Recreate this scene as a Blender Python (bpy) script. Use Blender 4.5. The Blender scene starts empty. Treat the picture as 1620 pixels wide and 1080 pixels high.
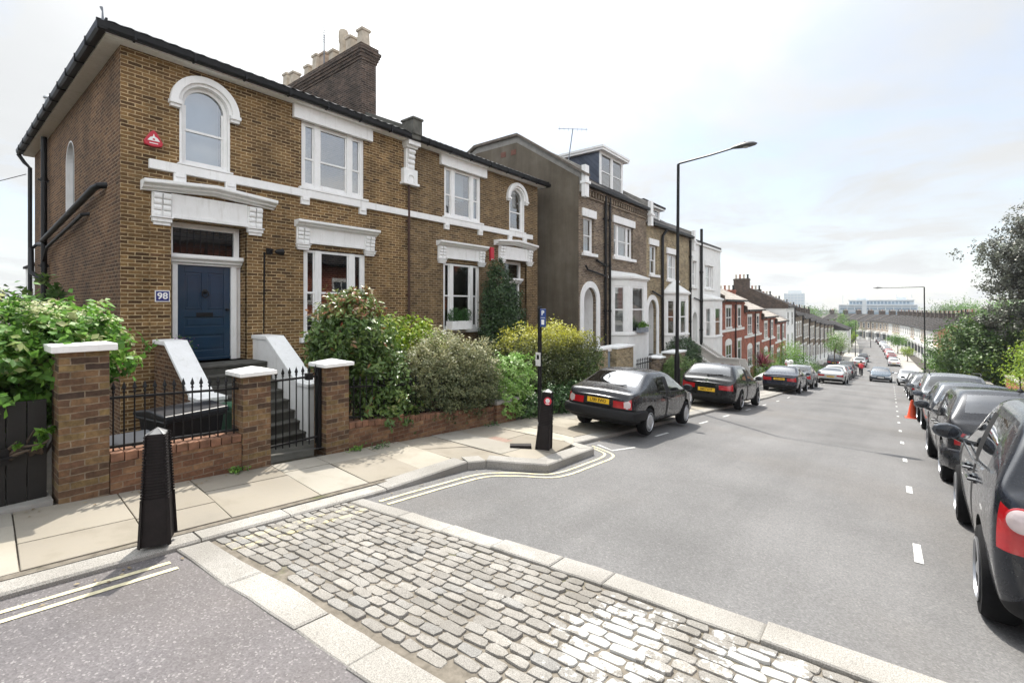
import bpy, bmesh, math, random
import numpy as np
from mathutils import Vector, Matrix, noise as mnoise
R=math.radians
random.seed(7); RNG=np.random.default_rng(11)
scene=bpy.context.scene
COL=scene.collection
H=1.9
PROF=[(-60,4.8),(0,0),(9,-.72),(25,-2.48),(60,-5.8),(95,-8.4),(115,-9.5),(135,-10.1),(160,-10.3),(4000,-10.3)]
def gz(y):
    for (a,b),(d,e) in zip(PROF,PROF[1:]):
        if y<=d: return b+(e-b)*(y-a)/(d-a)
    return PROF[-1][1]
def bend(y):
    # sideways shift of the street beyond the dip
    if y<115: return 0.0
    t=y-115
    return -t*t/2600.0 if t<140 else -(140*140/2600.0)-(t-140)*.108
# ---------------------------------------------------------------- objects
def tag(o,label=None,cat=None,group=None,kind=None):
    if label: o['label']=label
    if cat: o['category']=cat
    if group: o['group']=group
    if kind: o['kind']=kind
    return o
def thing(name,label,cat,loc=(0,0,0),rz=0,group=None):
    o=bpy.data.objects.new(name,None); COL.objects.link(o); o.empty_display_size=.2
    o.location=loc; o.rotation_euler=(0,0,rz)
    return tag(o,label,cat,group)
def copy_tree(o,parent=None):
    c=o.copy(); COL.objects.link(c)
    if parent: c.parent=parent
    for ch in list(o.children): copy_tree(ch,c)
    return c
def base_of(p):
    """world offset of a parent chain (translation only; things are built unrotated)"""
    v=Vector((0,0,0))
    while p is not None:
        v+=Vector(p.location); p=p.parent
    return v
class MB:
    def __init__(s): s.v=[];s.f=[];s.mi=[];s.sm=[]
    def add(s,vs,fs,mi=0,smooth=False):
        n=len(s.v); s.v.extend([tuple(p) for p in vs])
        for f in fs: s.f.append([i+n for i in f]); s.mi.append(mi); s.sm.append(smooth)
        return s
    def box(s,x0,x1,y0,y1,z0,z1,mi=0):
        return s.add([(x0,y0,z0),(x1,y0,z0),(x1,y1,z0),(x0,y1,z0),(x0,y0,z1),(x1,y0,z1),(x1,y1,z1),(x0,y1,z1)],
            [(0,3,2,1),(4,5,6,7),(0,1,5,4),(1,2,6,5),(2,3,7,6),(3,0,4,7)],mi)
    def prism(s,poly,axis,a,b,mi=0,smooth=False):
        n=len(poly)
        def P(p,t):
            return {'x':(t,p[0],p[1]),'y':(p[0],t,p[1]),'z':(p[0],p[1],t)}[axis]
        vs=[P(p,a) for p in poly]+[P(p,b) for p in poly]
        fs=[tuple(range(n)),tuple(range(2*n-1,n-1,-1))]
        s.add(vs,fs,mi,False)
        s.add(vs,[(i,(i+1)%n,n+(i+1)%n,n+i) for i in range(n)],mi,smooth)
        return s
    def tube(s,pts,r,n=8,mi=0,caps=True,smooth=True):
        pts=[Vector(p) for p in pts]; rs=r if isinstance(r,(list,tuple)) else [r]*len(pts)
        rings=[]; prev=None
        for i,p in enumerate(pts):
            d=(pts[min(i+1,len(pts)-1)]-pts[max(i-1,0)]).normalized()
            if prev is None:
                u=d.orthogonal().normalized()
            else:
                u=(prev-d*prev.dot(d)).normalized()
            prev=u; w=d.cross(u)
            rings.append([p+(u*math.cos(2*math.pi*k/n)+w*math.sin(2*math.pi*k/n))*rs[i] for k in range(n)])
        vs=[q for rg in rings for q in rg]; fs=[]
        for i in range(len(pts)-1):
            for k in range(n):
                a=i*n+k;b=i*n+(k+1)%n; fs.append((a,b,b+n,a+n))
        s.add(vs,fs,mi,smooth)
        if caps:
            s.add(rings[0],[tuple(range(n))],mi); s.add(rings[-1],[tuple(range(n))],mi)
        return s
    def lathe(s,prof,c=(0,0,0),n=16,axis='z',mi=0,smooth=True,rot=0):
        vs=[];fs=[]
        for (r,h) in prof:
            for k in range(n):
                a=2*math.pi*k/n+rot; p=(r*math.cos(a),r*math.sin(a),h)
                if axis=='x': p=(p[2],p[0],p[1])
                elif axis=='y': p=(p[0],p[2],p[1])
                vs.append((p[0]+c[0],p[1]+c[1],p[2]+c[2]))
        for i in range(len(prof)-1):
            for k in range(n):
                a=i*n+k;b=i*n+(k+1)%n; fs.append((a,b,b+n,a+n))
        s.add(vs,fs,mi,smooth)
        s.add(vs[:n],[tuple(range(n))],mi); s.add(vs[-n:],[tuple(range(n))],mi)
        return s
    def sheet(s,outer,holes,axis,plane,depth,mi=0,rmi=None):
        """flat wall with openings; reveals run back by depth (signed)"""
        bm=bmesh.new(); es=[]
        for lp in [outer]+holes:
            vs=[bm.verts.new((p[0],p[1],0)) for p in lp]
            for i in range(len(vs)): es.append(bm.edges.new((vs[i],vs[(i+1)%len(vs)])))
        bmesh.ops.triangle_fill(bm,use_beauty=True,use_dissolve=False,edges=es)
        bm.verts.index_update()
        def P(p,t): return (t,p[0],p[1]) if axis=='x' else (p[0],t,p[1])
        s.add([P((v.co.x,v.co.y),plane) for v in bm.verts],[[v.index for v in f.verts] for f in bm.faces],mi)
        bm.free()
        for h in holes:
            n=len(h); vs=[P(p,plane) for p in h]+[P(p,plane+depth) for p in h]
            s.add(vs,[(i,(i+1)%n,n+(i+1)%n,n+i) for i in range(n)],mi if rmi is None else rmi)
        return s
    def build(s,name,mats,parent=None,bevel=0,recalc=True,off=None,segs=2):
        me=bpy.data.meshes.new(name)
        o=bpy.data.objects.new(name,me)
        b=base_of(parent) if off is None else Vector(off)
        if parent is None and off is None: b=Vector((0,0,0))
        me.from_pydata([(x-b.x,y-b.y,z-b.z) for x,y,z in s.v],[],s.f)
        if not isinstance(mats,(list,tuple)): mats=[mats]
        for m in mats: me.materials.append(m)
        me.polygons.foreach_set('material_index',s.mi); me.polygons.foreach_set('use_smooth',s.sm)
        if recalc:
            bm=bmesh.new(); bm.from_mesh(me); bmesh.ops.remove_doubles(bm,verts=bm.verts,dist=1e-5)
            bmesh.ops.recalc_face_normals(bm,faces=bm.faces); bm.to_mesh(me); bm.free()
        if any(s.sm):
            try: me.set_sharp_from_angle(angle=R(40))
            except Exception: pass
        COL.objects.link(o)
        if parent is not None: o.parent=parent
        elif off is not None: o.location=off
        if bevel:
            m=o.modifiers.new('b','BEVEL'); m.width=bevel; m.segments=segs; m.limit_method='ANGLE'; m.angle_limit=R(50)
        return o
def arch(y0,y1,z0,zs,n=14):
    r=(y1-y0)/2; c=(y0+y1)/2
    return [(y0,z0),(y1,z0)]+[(c+r*math.cos(math.pi*k/n),zs+r*math.sin(math.pi*k/n)) for k in range(n+1)]
def rect(y0,y1,z0,z1): return [(y0,z0),(y1,z0),(y1,z1),(y0,z1)]
# ---------------------------------------------------------------- materials
MATS={}
def sr(r,g,b):
    f=lambda c:(c/255/12.92) if c/255<=.04045 else ((c/255+.055)/1.055)**2.4
    return (f(r),f(g),f(b),1)
class NT:
    def __init__(s,name):
        s.m=bpy.data.materials.new(name); s.m.use_nodes=True; s.t=s.m.node_tree; s.t.nodes.clear()
        s.out=s.n('ShaderNodeOutputMaterial')
    def n(s,t,**kw):
        x=s.t.nodes.new(t)
        for k,v in kw.items():
            if k.startswith('i_'):
                k=k[2:]; k=int(k) if k.isdigit() else k.replace('_',' ')
                x.inputs[k].default_value=v
            else: setattr(x,k,v)
        return x
    def l(s,a,b): s.t.links.new(a,b)
    def math(s,op,a,b=None):
        x=s.n('ShaderNodeMath',operation=op)
        for i,v in enumerate((a,b)):
            if v is None: continue
            if isinstance(v,(int,float)): x.inputs[i].default_value=v
            else: s.l(v,x.inputs[i])
        return x.outputs[0]
    def mix(s,fac,a,b,blend='MIX'):
        x=s.n('ShaderNodeMix',data_type='RGBA',blend_type=blend)
        for i,v in ((0,fac),(6,a),(7,b)):
            if isinstance(v,(int,float,tuple)): x.inputs[i].default_value=v
            else: s.l(v,x.inputs[i])
        return x.outputs[2]
    def noise(s,scale,detail=4,rough=.55,vec=None,dist=0):
        x=s.n('ShaderNodeTexNoise'); x.inputs['Scale'].default_value=scale; x.inputs['Detail'].default_value=detail
        x.inputs['Roughness'].default_value=rough; x.inputs['Distortion'].default_value=dist
        if vec is not None: s.l(vec,x.inputs['Vector'])
        return x.outputs[0]
    def ramp(s,fac,stops,interp='LINEAR'):
        x=s.n('ShaderNodeValToRGB'); cr=x.color_ramp; cr.interpolation=interp
        while len(cr.elements)<len(stops): cr.elements.new(.5)
        for e,(p,c) in zip(cr.elements,stops): e.position=p; e.color=c if len(c)==4 else (*c,1)
        s.l(fac,x.inputs[0]); return x.outputs[0]
    def obj(s): return s.n('ShaderNodeTexCoord').outputs['Object']
    def pos(s): return s.n('ShaderNodeNewGeometry').outputs['Position']
    def bsdf(s,color,rough=.8,metal=0,bump=None,bstr=.3,bdist=.01,coat=0,spec=.5,sss=None):
        p=s.n('ShaderNodeBsdfPrincipled')
        for k,v in (('Base Color',color),('Roughness',rough),('Metallic',metal)):
            if isinstance(v,(int,float,tuple)): p.inputs[k].default_value=v
            else: s.l(v,p.inputs[k])
        p.inputs['Coat Weight'].default_value=coat; p.inputs['Coat Roughness'].default_value=.03
        p.inputs['Specular IOR Level'].default_value=spec
        if bump is not None:
            b=s.n('ShaderNodeBump'); b.inputs['Strength'].default_value=bstr; b.inputs['Distance'].default_value=bdist
            s.l(bump,b.inputs['Height']); s.l(b.outputs[0],p.inputs['Normal'])
        s.l(p.outputs[0],s.out.inputs[0]); return p
def plain(name,c,rough=.6,metal=0,var=.12,scale=6,coat=0,bstr=.15,spec=.5):
    if name in MATS: return MATS[name]
    t=NT(name); o=t.obj(); n=t.noise(scale,5,.6,o); n2=t.noise(scale*7,3,.6,o)
    hi=tuple(min(1,x*(1+var)) for x in c[:3])+(1,); lo=tuple(x*(1-var) for x in c[:3])+(1,)
    col=t.ramp(n,[(.3,lo),(.7,hi)])
    rg=t.math('ADD',t.math('MULTIPLY',n2,.18),max(0,rough-.09))
    t.bsdf(col,rg,metal,n2,bstr,.004,coat,spec); MATS[name]=t.m; return t.m
def wallvec(t):
    o=t.obj(); s=t.n('ShaderNodeSeparateXYZ'); t.l(o,s.inputs[0])
    g=t.n('ShaderNodeNewGeometry'); gs=t.n('ShaderNodeSeparateXYZ'); t.l(g.outputs['True Normal'],gs.inputs[0])
    ax=t.math('GREATER_THAN',t.math('ABSOLUTE',gs.outputs[0]),.6)
    az=t.math('GREATER_THAN',t.math('ABSOLUTE',gs.outputs[2]),.7)
    def mx(f,a,b): return t.math('ADD',t.math('MULTIPLY',a,t.math('SUBTRACT',1.0,f)),t.math('MULTIPLY',b,f))
    u=mx(ax,s.outputs[0],s.outputs[1]); v=mx(az,s.outputs[2],s.outputs[1])
    c=t.n('ShaderNodeCombineXYZ'); t.l(u,c.inputs[0]); t.l(v,c.inputs[1])
    return c.outputs[0],o
def brick(name,stops,mortar,bw=.208,rh=.0665,ms=.009,dirt=.35,dirtc=(.02,.018,.015,1),bstr=.6,dscale=.8):
    if name in MATS: return MATS[name]
    t=NT(name); v,o=wallvec(t)
    # slightly wobbled courses
    w=t.n('ShaderNodeVectorMath',operation='SCALE'); nn=t.n('ShaderNodeTexNoise'); nn.inputs['Scale'].default_value=13; nn.inputs['Detail'].default_value=3
    t.l(v,nn.inputs['Vector']); sb=t.n('ShaderNodeVectorMath',operation='SUBTRACT'); t.l(nn.outputs[1],sb.inputs[0]); sb.inputs[1].default_value=(.5,.5,.5)
    t.l(sb.outputs[0],w.inputs[0]); w.inputs[3].default_value=.017
    ad=t.n('ShaderNodeVectorMath',operation='ADD'); t.l(v,ad.inputs[0]); t.l(w.outputs[0],ad.inputs[1])
    b=t.n('ShaderNodeTexBrick'); t.l(ad.outputs[0],b.inputs['Vector'])
    b.offset=.5; b.squash=1.0; b.inputs['Color1'].default_value=(0,0,0,1); b.inputs['Color2'].default_value=(1,1,1,1); b.inputs['Mortar'].default_value=(.5,.5,.5,1)
    b.inputs['Scale'].default_value=1; b.inputs['Mortar Size'].default_value=ms; b.inputs['Mortar Smooth'].default_value=.12
    b.inputs['Brick Width'].default_value=bw; b.inputs['Row Height'].default_value=rh; b.inputs['Bias'].default_value=0
    c=t.ramp(b.outputs[0],stops)
    n1=t.noise(26,5,.65,o); c=t.mix(.7,c,t.ramp(n1,[(.3,(.35,.35,.35,1)),(.7,(.75,.75,.75,1))]),'OVERLAY')
    mcol=t.mix(.5,mortar,t.ramp(t.noise(14,4,.6,o),[(.3,(.2,.2,.2,1)),(.7,(.8,.8,.8,1))]),'OVERLAY')
    c=t.mix(b.outputs[1],c,mcol)
    pt=t.ramp(t.noise(dscale*2.3,4,.6,o),[(.35,(.38,.38,.38,1)),(.65,(.62,.62,.62,1))]); c=t.mix(.85,c,pt,'OVERLAY')
    d=t.ramp(t.noise(dscale,6,.65,o),[(.42,(0,0,0,1)),(.75,(1,1,1,1))])
    c=t.mix(t.math('MULTIPLY',d,dirt),c,dirtc)
    h=t.math('SUBTRACT',t.math('MULTIPLY',n1,.35),b.outputs[1])
    t.bsdf(c,.9,0,h,bstr,.012,0,.3); MATS[name]=t.m; return t.m
def glass(name,tint=(.8,.86,.88,1),trans=.75,gl=.10,rough=.015):
    if name in MATS: return MATS[name]
    t=NT(name)
    tr=t.n('ShaderNodeBsdfTransparent'); tr.inputs[0].default_value=tint
    g=t.n('ShaderNodeBsdfGlossy'); g.inputs['Roughness'].default_value=rough
    f=t.n('ShaderNodeFresnel'); f.inputs[0].default_value=1.5
    nz=t.n('ShaderNodeBump'); nz.inputs['Strength'].default_value=.05; nz.inputs['Distance'].default_value=.02
    t.l(t.noise(2.2,2,.5,t.obj()),nz.inputs['Height']); t.l(nz.outputs[0],g.inputs['Normal'])
    fac=t.math('MINIMUM',t.math('ADD',t.math('MULTIPLY',f.outputs[0],1.6),gl),1.0)
    mx=t.n('ShaderNodeMixShader'); t.l(fac,mx.inputs[0]); t.l(tr.outputs[0],mx.inputs[1]); t.l(g.outputs[0],mx.inputs[2])
    t.l(mx.outputs[0],t.out.inputs[0]); MATS[name]=t.m; return t.m
def leafmat(name,stops,trans=.35,rough=.5,k=1.55):
    if name in MATS: return MATS[name]
    stops=[(p,tuple(min(.85,c*(k if max(cc)<.3 else 1.1)) for c in cc)) for p,cc in stops]
    t=NT(name); a=t.n('ShaderNodeAttribute'); a.attribute_name='rnd'
    c=t.ramp(a.outputs['Fac'],stops)
    p=t.n('ShaderNodeBsdfPrincipled'); t.l(c,p.inputs['Base Color']); p.inputs['Roughness'].default_value=rough; p.inputs['Specular IOR Level'].default_value=.4
    tl=t.n('ShaderNodeBsdfTranslucent'); t.l(t.mix(.5,c,(.55,.6,.12,1),'MULTIPLY') if False else c,tl.inputs[0])
    mx=t.n('ShaderNodeMixShader'); mx.inputs[0].default_value=trans; t.l(p.outputs[0],mx.inputs[1]); t.l(tl.outputs[0],mx.inputs[2])
    t.l(mx.outputs[0],t.out.inputs[0]); MATS[name]=t.m; return t.m
def text_mesh(txt,size,name,m,parent,loc,rot,ext=.002,sx=1.0,bold=0.0):
    """lettering as a flat mesh, placed in the parent's local frame"""
    cu=bpy.data.curves.new(name,'FONT'); cu.body=txt; cu.size=size; cu.extrude=ext; cu.align_x='CENTER'; cu.align_y='CENTER'; cu.offset=bold; cu.resolution_u=3
    to=bpy.data.objects.new('tmp',cu); COL.objects.link(to)
    dg=bpy.context.evaluated_depsgraph_get(); me=bpy.data.meshes.new_from_object(to.evaluated_get(dg))
    bpy.data.objects.remove(to); bpy.data.curves.remove(cu)
    me.materials.clear(); me.materials.append(m)
    for v in me.vertices: v.co.x*=sx
    o=bpy.data.objects.new(name,me); COL.objects.link(o); o.parent=parent
    o.location=loc; o.rotation_euler=rot; return o
# ================================================================ materials
def whitepaint():
    t=NT('white_paint'); o=t.obj(); m=t.n('ShaderNodeMapping'); m.inputs['Scale'].default_value=(7,7,.9); t.l(o,m.inputs[0])
    st=t.ramp(t.noise(1.6,6,.65,m.outputs[0]),[(.55,(0,0,0,1)),(.8,(1,1,1,1))]); n=t.noise(4,6,.65,o); n2=t.noise(38,4,.6,o)
    c=t.ramp(n,[(.3,(.755,.755,.74,1)),(.7,(.835,.835,.83,1))]); c=t.mix(t.math('MULTIPLY',st,.5),c,(.42,.40,.35,1))
    t.bsdf(c,t.math('ADD',t.math('MULTIPLY',n2,.25),.4),0,t.math('ADD',n2,t.math('MULTIPLY',n,2.0)),.22,.006,0,.35); MATS['white_paint']=t.m; return t.m
WHITE=whitepaint()
WHITE2=plain('white_stucco',(.74,.74,.72,1),.7,0,.07,2.5,0,.3)
CREAM=plain('cream_render',(.62,.58,.50,1),.75,0,.08,2)
BLACKP=plain('black_iron',(.007,.007,.008,1),.45,0,.3,8,0,.15,.25)
BLACKPL=plain('black_plastic',(.008,.009,.011,1),.5,0,.3,8,0,.15,.3)
DARKIN=plain('dark_interior',(.10,.085,.07,1),.9,0,.3,2)
GREYST=plain('concrete_grey',(.27,.26,.24,1),.9,0,.25,3,0,.5)
STEPST=plain('step_stone',(.075,.072,.062,1),.9,0,.35,5,0,.5)
LEAD=plain('lead_grey',(.18,.20,.23,1),.55,0,.2,4)
POT=plain('chimney_pot_buff',(.46,.40,.32,1),.85,0,.25,6)
POTR=plain('chimney_pot_red',(.30,.12,.07,1),.85,0,.25,6)
BLUEDOOR=plain('blue_door_paint',(.004,.026,.060,1),.32,0,.15,3,.2)
DARKDOOR=plain('dark_door_paint',(.015,.02,.03,1),.35,0,.2,3)
REDBOX=plain('red_plastic',(.46,.015,.035,1),.4,0,.1,3)
CURTAIN=plain('net_curtain',(.62,.64,.66,1),.9,0,.15,12)
CURTG=plain('grey_curtain',(.33,.33,.37,1),.9,0,.3,16)
BLIND=plain('roller_blind',(.55,.60,.64,1),.85,0,.05,3)
BRASS=plain('dark_brass',(.10,.07,.03,1),.4,.7,.2,9)
GLASS=glass('window_glass')
GLASSD=glass('window_glass_bright',gl=.30)
B98=brick('brick_stock_brown',[(0,(.058,.031,.013)),(.2,(.110,.060,.023)),(.5,(.158,.089,.034)),(.8,(.205,.121,.048)),(1,(.085,.042,.019))],(.40,.305,.175,1),ms=.0080,dirt=.45,dscale=.9)
B98b=brick('brick_stock_mottled',[(0,(.068,.040,.018)),(.3,(.125,.077,.033)),(.6,(.178,.113,.050)),(1,(.096,.056,.026))],(.29,.23,.15,1),ms=.008,dirt=.32,dscale=1.3)
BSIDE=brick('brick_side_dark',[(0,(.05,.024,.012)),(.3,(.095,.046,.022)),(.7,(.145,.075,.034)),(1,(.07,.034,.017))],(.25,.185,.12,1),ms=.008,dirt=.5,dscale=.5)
BRED=brick('brick_garden_red',[(0,(.115,.052,.030)),(.3,(.175,.090,.05)),(.6,(.225,.130,.068)),(.85,(.16,.080,.045)),(1,(.09,.05,.032))],(.20,.15,.105,1),ms=.005,dirt=.5,dscale=2.2)
BPIER=brick('brick_pier_mixed',[(0,(.045,.030,.023)),(.08,(.08,.048,.030)),(.2,(.135,.075,.042)),(.42,(.17,.102,.053)),(.6,(.20,.137,.060)),(.75,(.155,.105,.048)),(.85,(.15,.078,.046)),(.97,(.085,.052,.032))],(.21,.165,.115,1),ms=.0055,dirt=.5,dscale=2.5)
BGREY=brick('brick_terrace_grey',[(0,(.08,.055,.04)),(.3,(.15,.11,.075)),(.7,(.24,.18,.12)),(1,(.11,.075,.055))],(.30,.26,.21,1),ms=.008,dirt=.4)
BYEL=brick('brick_terrace_yellow',[(0,(.16,.12,.06)),(.3,(.26,.20,.11)),(.7,(.36,.29,.17)),(1,(.18,.14,.085))],(.36,.31,.24,1),ms=.008,dirt=.35)
BTRED=brick('brick_terrace_red',[(0,(.22,.055,.035)),(.4,(.31,.085,.05)),(.8,(.36,.12,.07)),(1,(.19,.05,.035))],(.30,.20,.16,1),ms=.006,dirt=.25)
BCHIM=brick('brick_chimney_sooty',[(0,(.03,.022,.018)),(.4,(.065,.045,.035)),(.8,(.11,.075,.055)),(1,(.05,.035,.028))],(.16,.13,.11,1),ms=.009,dirt=.5,dscale=1.6)
BPALE=brick('brick_far_pale',[(0,(.30,.23,.17)),(.5,(.42,.33,.25)),(1,(.34,.26,.20))],(.42,.36,.30,1),ms=.008,dirt=.2)
BORANGE=brick('brick_far_orange',[(0,(.36,.17,.08)),(.5,(.46,.24,.12)),(1,(.38,.18,.09))],(.42,.3,.2,1),ms=.008,dirt=.2)
def slate(name,c,rw=.3,rh=.22):
    t=NT(name); o=t.obj(); s=t.n('ShaderNodeSeparateXYZ'); t.l(o,s.inputs[0])
    c0=t.n('ShaderNodeCombineXYZ'); t.l(s.outputs[1],c0.inputs[0]); t.l(t.math('MULTIPLY',t.math('ADD',s.outputs[0],s.outputs[2]),.9),c0.inputs[1])
    b=t.n('ShaderNodeTexBrick'); t.l(c0.outputs[0],b.inputs['Vector']); b.inputs['Scale'].default_value=1
    b.inputs['Color1'].default_value=(0,0,0,1); b.inputs['Color2'].default_value=(1,1,1,1); b.inputs['Mortar Size'].default_value=.008
    b.inputs['Brick Width'].default_value=rw; b.inputs['Row Height'].default_value=rh
    lo=tuple(x*.7 for x in c)+(1,); hi=tuple(x*1.3 for x in c)+(1,)
    col=t.mix(b.outputs[1],t.ramp(b.outputs[0],[(0,lo),(1,hi)]),tuple(x*.3 for x in c)+(1,))
    n=t.noise(3,5,.6,o); col=t.mix(.5,col,t.ramp(n,[(.3,(.3,.3,.3,1)),(.7,(.7,.7,.7,1))]),'OVERLAY')
    t.bsdf(col,.85,0,t.math('SUBTRACT',t.math('MULTIPLY',n,.4),b.outputs[1]),.5,.01,0,.2); MATS[name]=t.m; return t.m
SLATE=slate('roof_slate',(.10,.105,.115)); SLATED=slate('roof_slate_dark',(.021,.018,.018)); TILEG=slate('roof_tile_pale',(.30,.27,.24),.25,.2); SLATEB=slate('dormer_slate_blue',(.09,.105,.14),.28,.2)
def cement():
    t=NT('cement_render_brown'); o=t.obj(); n=t.noise(.7,6,.65,o); n2=t.noise(4,5,.6,o)
    m=t.n('ShaderNodeMapping'); m.inputs['Scale'].default_value=(2.5,2.5,.25); t.l(o,m.inputs[0]); st=t.noise(1.3,5,.6,m.outputs[0])
    c=t.ramp(n,[(.3,(.095,.078,.058,1)),(.55,(.135,.115,.088,1)),(.75,(.18,.155,.125,1))])
    c=t.mix(.5,c,t.ramp(st,[(.3,(.3,.3,.3,1)),(.7,(.68,.68,.68,1))]),'OVERLAY')
    t.bsdf(c,.92,0,n2,.4,.02,0,.2); return t.m
CEMENT=cement()
def asphalt(name,c,speck,spc,patch=.22):
    t=NT(name); o=t.obj(); v=t.n('ShaderNodeTexVoronoi'); v.inputs['Scale'].default_value=95; t.l(o,v.inputs['Vector'])
    sp=t.n('ShaderNodeSeparateColor'); t.l(v.outputs['Color'],sp.inputs[0])
    cc=t.ramp(sp.outputs[0],[(0,tuple(x*.78 for x in c)),(.55,c),(1-speck,tuple(x*1.16 for x in c)),(1-speck+.04,spc)])
    big=t.noise(.35,6,.62,o); c2=t.mix(.55,cc,t.ramp(big,[(.3,(.5-patch,)*3+(1,)),(.7,(.5+patch*.7,)*3+(1,))]),'OVERLAY')
    m=t.n('ShaderNodeMapping'); m.inputs['Scale'].default_value=(1.4,.05,1); t.l(o,m.inputs[0]); tr=t.noise(1.0,4,.6,m.outputs[0])
    c2=t.mix(.35,c2,t.ramp(tr,[(.35,(.36,.36,.36,1)),(.65,(.62,.62,.62,1))]),'OVERLAY')
    br=t.ramp(t.noise(.22,5,.6,o),[(.5,(0,0,0,1)),(.72,(1,1,1,1))]); c2=t.mix(t.math('MULTIPLY',br,.35),c2,(.15,.13,.11,1))
    n=t.noise(60,3,.6,o); h=t.math('ADD',v.outputs['Distance'],n)
    t.bsdf(c2,.85,0,h,.45,.006,0,.3); MATS[name]=t.m; return t.m
ASPH=asphalt('asphalt_road',(.136,.134,.134),.05,(.19,.187,.182),.22)
ASPHJ=asphalt('asphalt_junction',(.118,.110,.114),.08,(.21,.20,.20),.18)
def stone(name,stops,speck=0,sc=1.0,rough=.85,paint=False):
    t=NT(name); o=t.obj(); a=t.n('ShaderNodeAttribute'); a.attribute_name='rnd'
    c=t.ramp(a.outputs['Fac'],stops)
    n=t.noise(2.2*sc,6,.65,o); c=t.mix(.6,c,t.ramp(n,[(.32,(.34,.33,.31,1)),(.68,(.62,.62,.62,1))]),'OVERLAY')
    v=t.noise(140,2,.6,o)
    if speck: c=t.mix(speck,c,t.ramp(v,[(.36,(.18,.18,.18,1)),(.62,(.8,.8,.8,1))]),'OVERLAY')
    st=t.ramp(t.noise(1.1,7,.7,o),[(.46,(0,0,0,1)),(.66,(1,1,1,1))]); c=t.mix(t.math('MULTIPLY',st,.5),c,(.12,.11,.095,1))
    if paint:
        s=t.n('ShaderNodeSeparateXYZ'); t.l(o,s.inputs[0])
        dn=t.noise(9,5,.7,o); dn2=t.noise(2.0,3,.6,o)
        def blob(cx,cy,rx,ry):
            dx=t.math('DIVIDE',t.math('SUBTRACT',s.outputs[0],cx),rx); dy=t.math('DIVIDE',t.math('SUBTRACT',s.outputs[1],cy),ry)
            return t.math('SUBTRACT',1.0,t.math('SQRT',t.math('ADD',t.math('MULTIPLY',dx,dx),t.math('MULTIPLY',dy,dy))))
        b=t.math('MAXIMUM',blob(-1.30,2.72,.38,.62),blob(-.50,3.02,.42,.32)); b=t.math('MAXIMUM',b,blob(.9,2.7,.5,.6))
        k=t.math('ADD',t.math('MULTIPLY',b,.58),t.math('ADD',t.math('MULTIPLY',t.math('SUBTRACT',dn,.5),1.9),t.math('MULTIPLY',t.math('SUBTRACT',dn2,.5),.8)))
        pm=t.ramp(k,[(.12,(0,0,0,1)),(.17,(1,1,1,1))]); c=t.mix(t.math('MULTIPLY',pm,.72),c,(.45,.448,.43,1))
        yl=t.math('ABSOLUTE',t.math('SUBTRACT',t.math('ABSOLUTE',t.math('ADD',s.outputs[0],4.27)),.085))
        ym=t.math('MULTIPLY',t.math('LESS_THAN',yl,.03),t.ramp(dn,[(.45,(0,0,0,1)),(.6,(1,1,1,1))])); c=t.mix(t.math('MULTIPLY',ym,.6),c,(.62,.55,.30,1))
    t.bsdf(c,rough,0,t.math('ADD',n,t.math('MULTIPLY',v,.3)),.3,.008,0,.12); MATS[name]=t.m; return t.m
YORK=stone('york_stone',[(0,(.225,.203,.168)),(.4,(.305,.28,.236)),(.7,(.35,.325,.275)),(1,(.26,.247,.222))])
GRAN=stone('granite_kerb',[(0,(.25,.242,.228)),(.5,(.32,.31,.29)),(1,(.28,.27,.255))],.5,2)
SETT=stone('granite_setts',[(0,(.185,.176,.163)),(.4,(.235,.224,.208)),(.7,(.262,.249,.229)),(1,(.205,.202,.196))],.45,4,.8,True)
def bedding():
    t=NT('joint_bedding'); o=t.obj(); n=t.noise(14,5,.65,o); c=t.ramp(n,[(.3,(.10,.088,.072,1)),(.7,(.20,.178,.148,1))]); ms=t.ramp(t.noise(1.7,5,.7,o),[(.56,(0,0,0,1)),(.68,(1,1,1,1))]); c=t.mix(t.math('MULTIPLY',ms,.6),c,(.07,.085,.025,1)); t.bsdf(c,.95,0,n,.6,.01,0,.1); return t.m
BEDDING=bedding()
SOIL=plain('garden_soil',(.045,.038,.028,1),.95,0,.4,5,0,.6)
YLINE=plain('yellow_line_paint',(.50,.455,.31,1),.85,0,.3,16,0,.3,.2)
WLINE=plain('white_line_paint',(.50,.50,.49,1),.85,0,.3,16,0,.3,.2)
TAR=plain('tar_seam',(.05,.05,.052,1),.6,0,.2,9)
# ================================================================ ground
def setrnd(o,vals):
    at=o.data.attributes.new('rnd','FLOAT','FACE'); at.data.foreach_set('value',np.asarray(vals,dtype=np.float32))
def strip(name,mat,ys,xl,xr,dz,kind='structure',zf=None):
    vs=[];fs=[]
    for i,y in enumerate(ys):
        z=(gz(y) if zf is None else zf(y))+dz
        vs+=[(xl(y),y,z),(xr(y),y,z)]
        if i: k=2*i; fs.append((k-2,k-1,k+1,k))
    m=MB(); m.add(vs,fs); o=m.build(name,mat,recalc=False); o['kind']=kind; return o
ys_near=list(np.arange(-8,40,.5)); ys_all=ys_near+list(np.arange(40,260,4))+[300]
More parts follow.
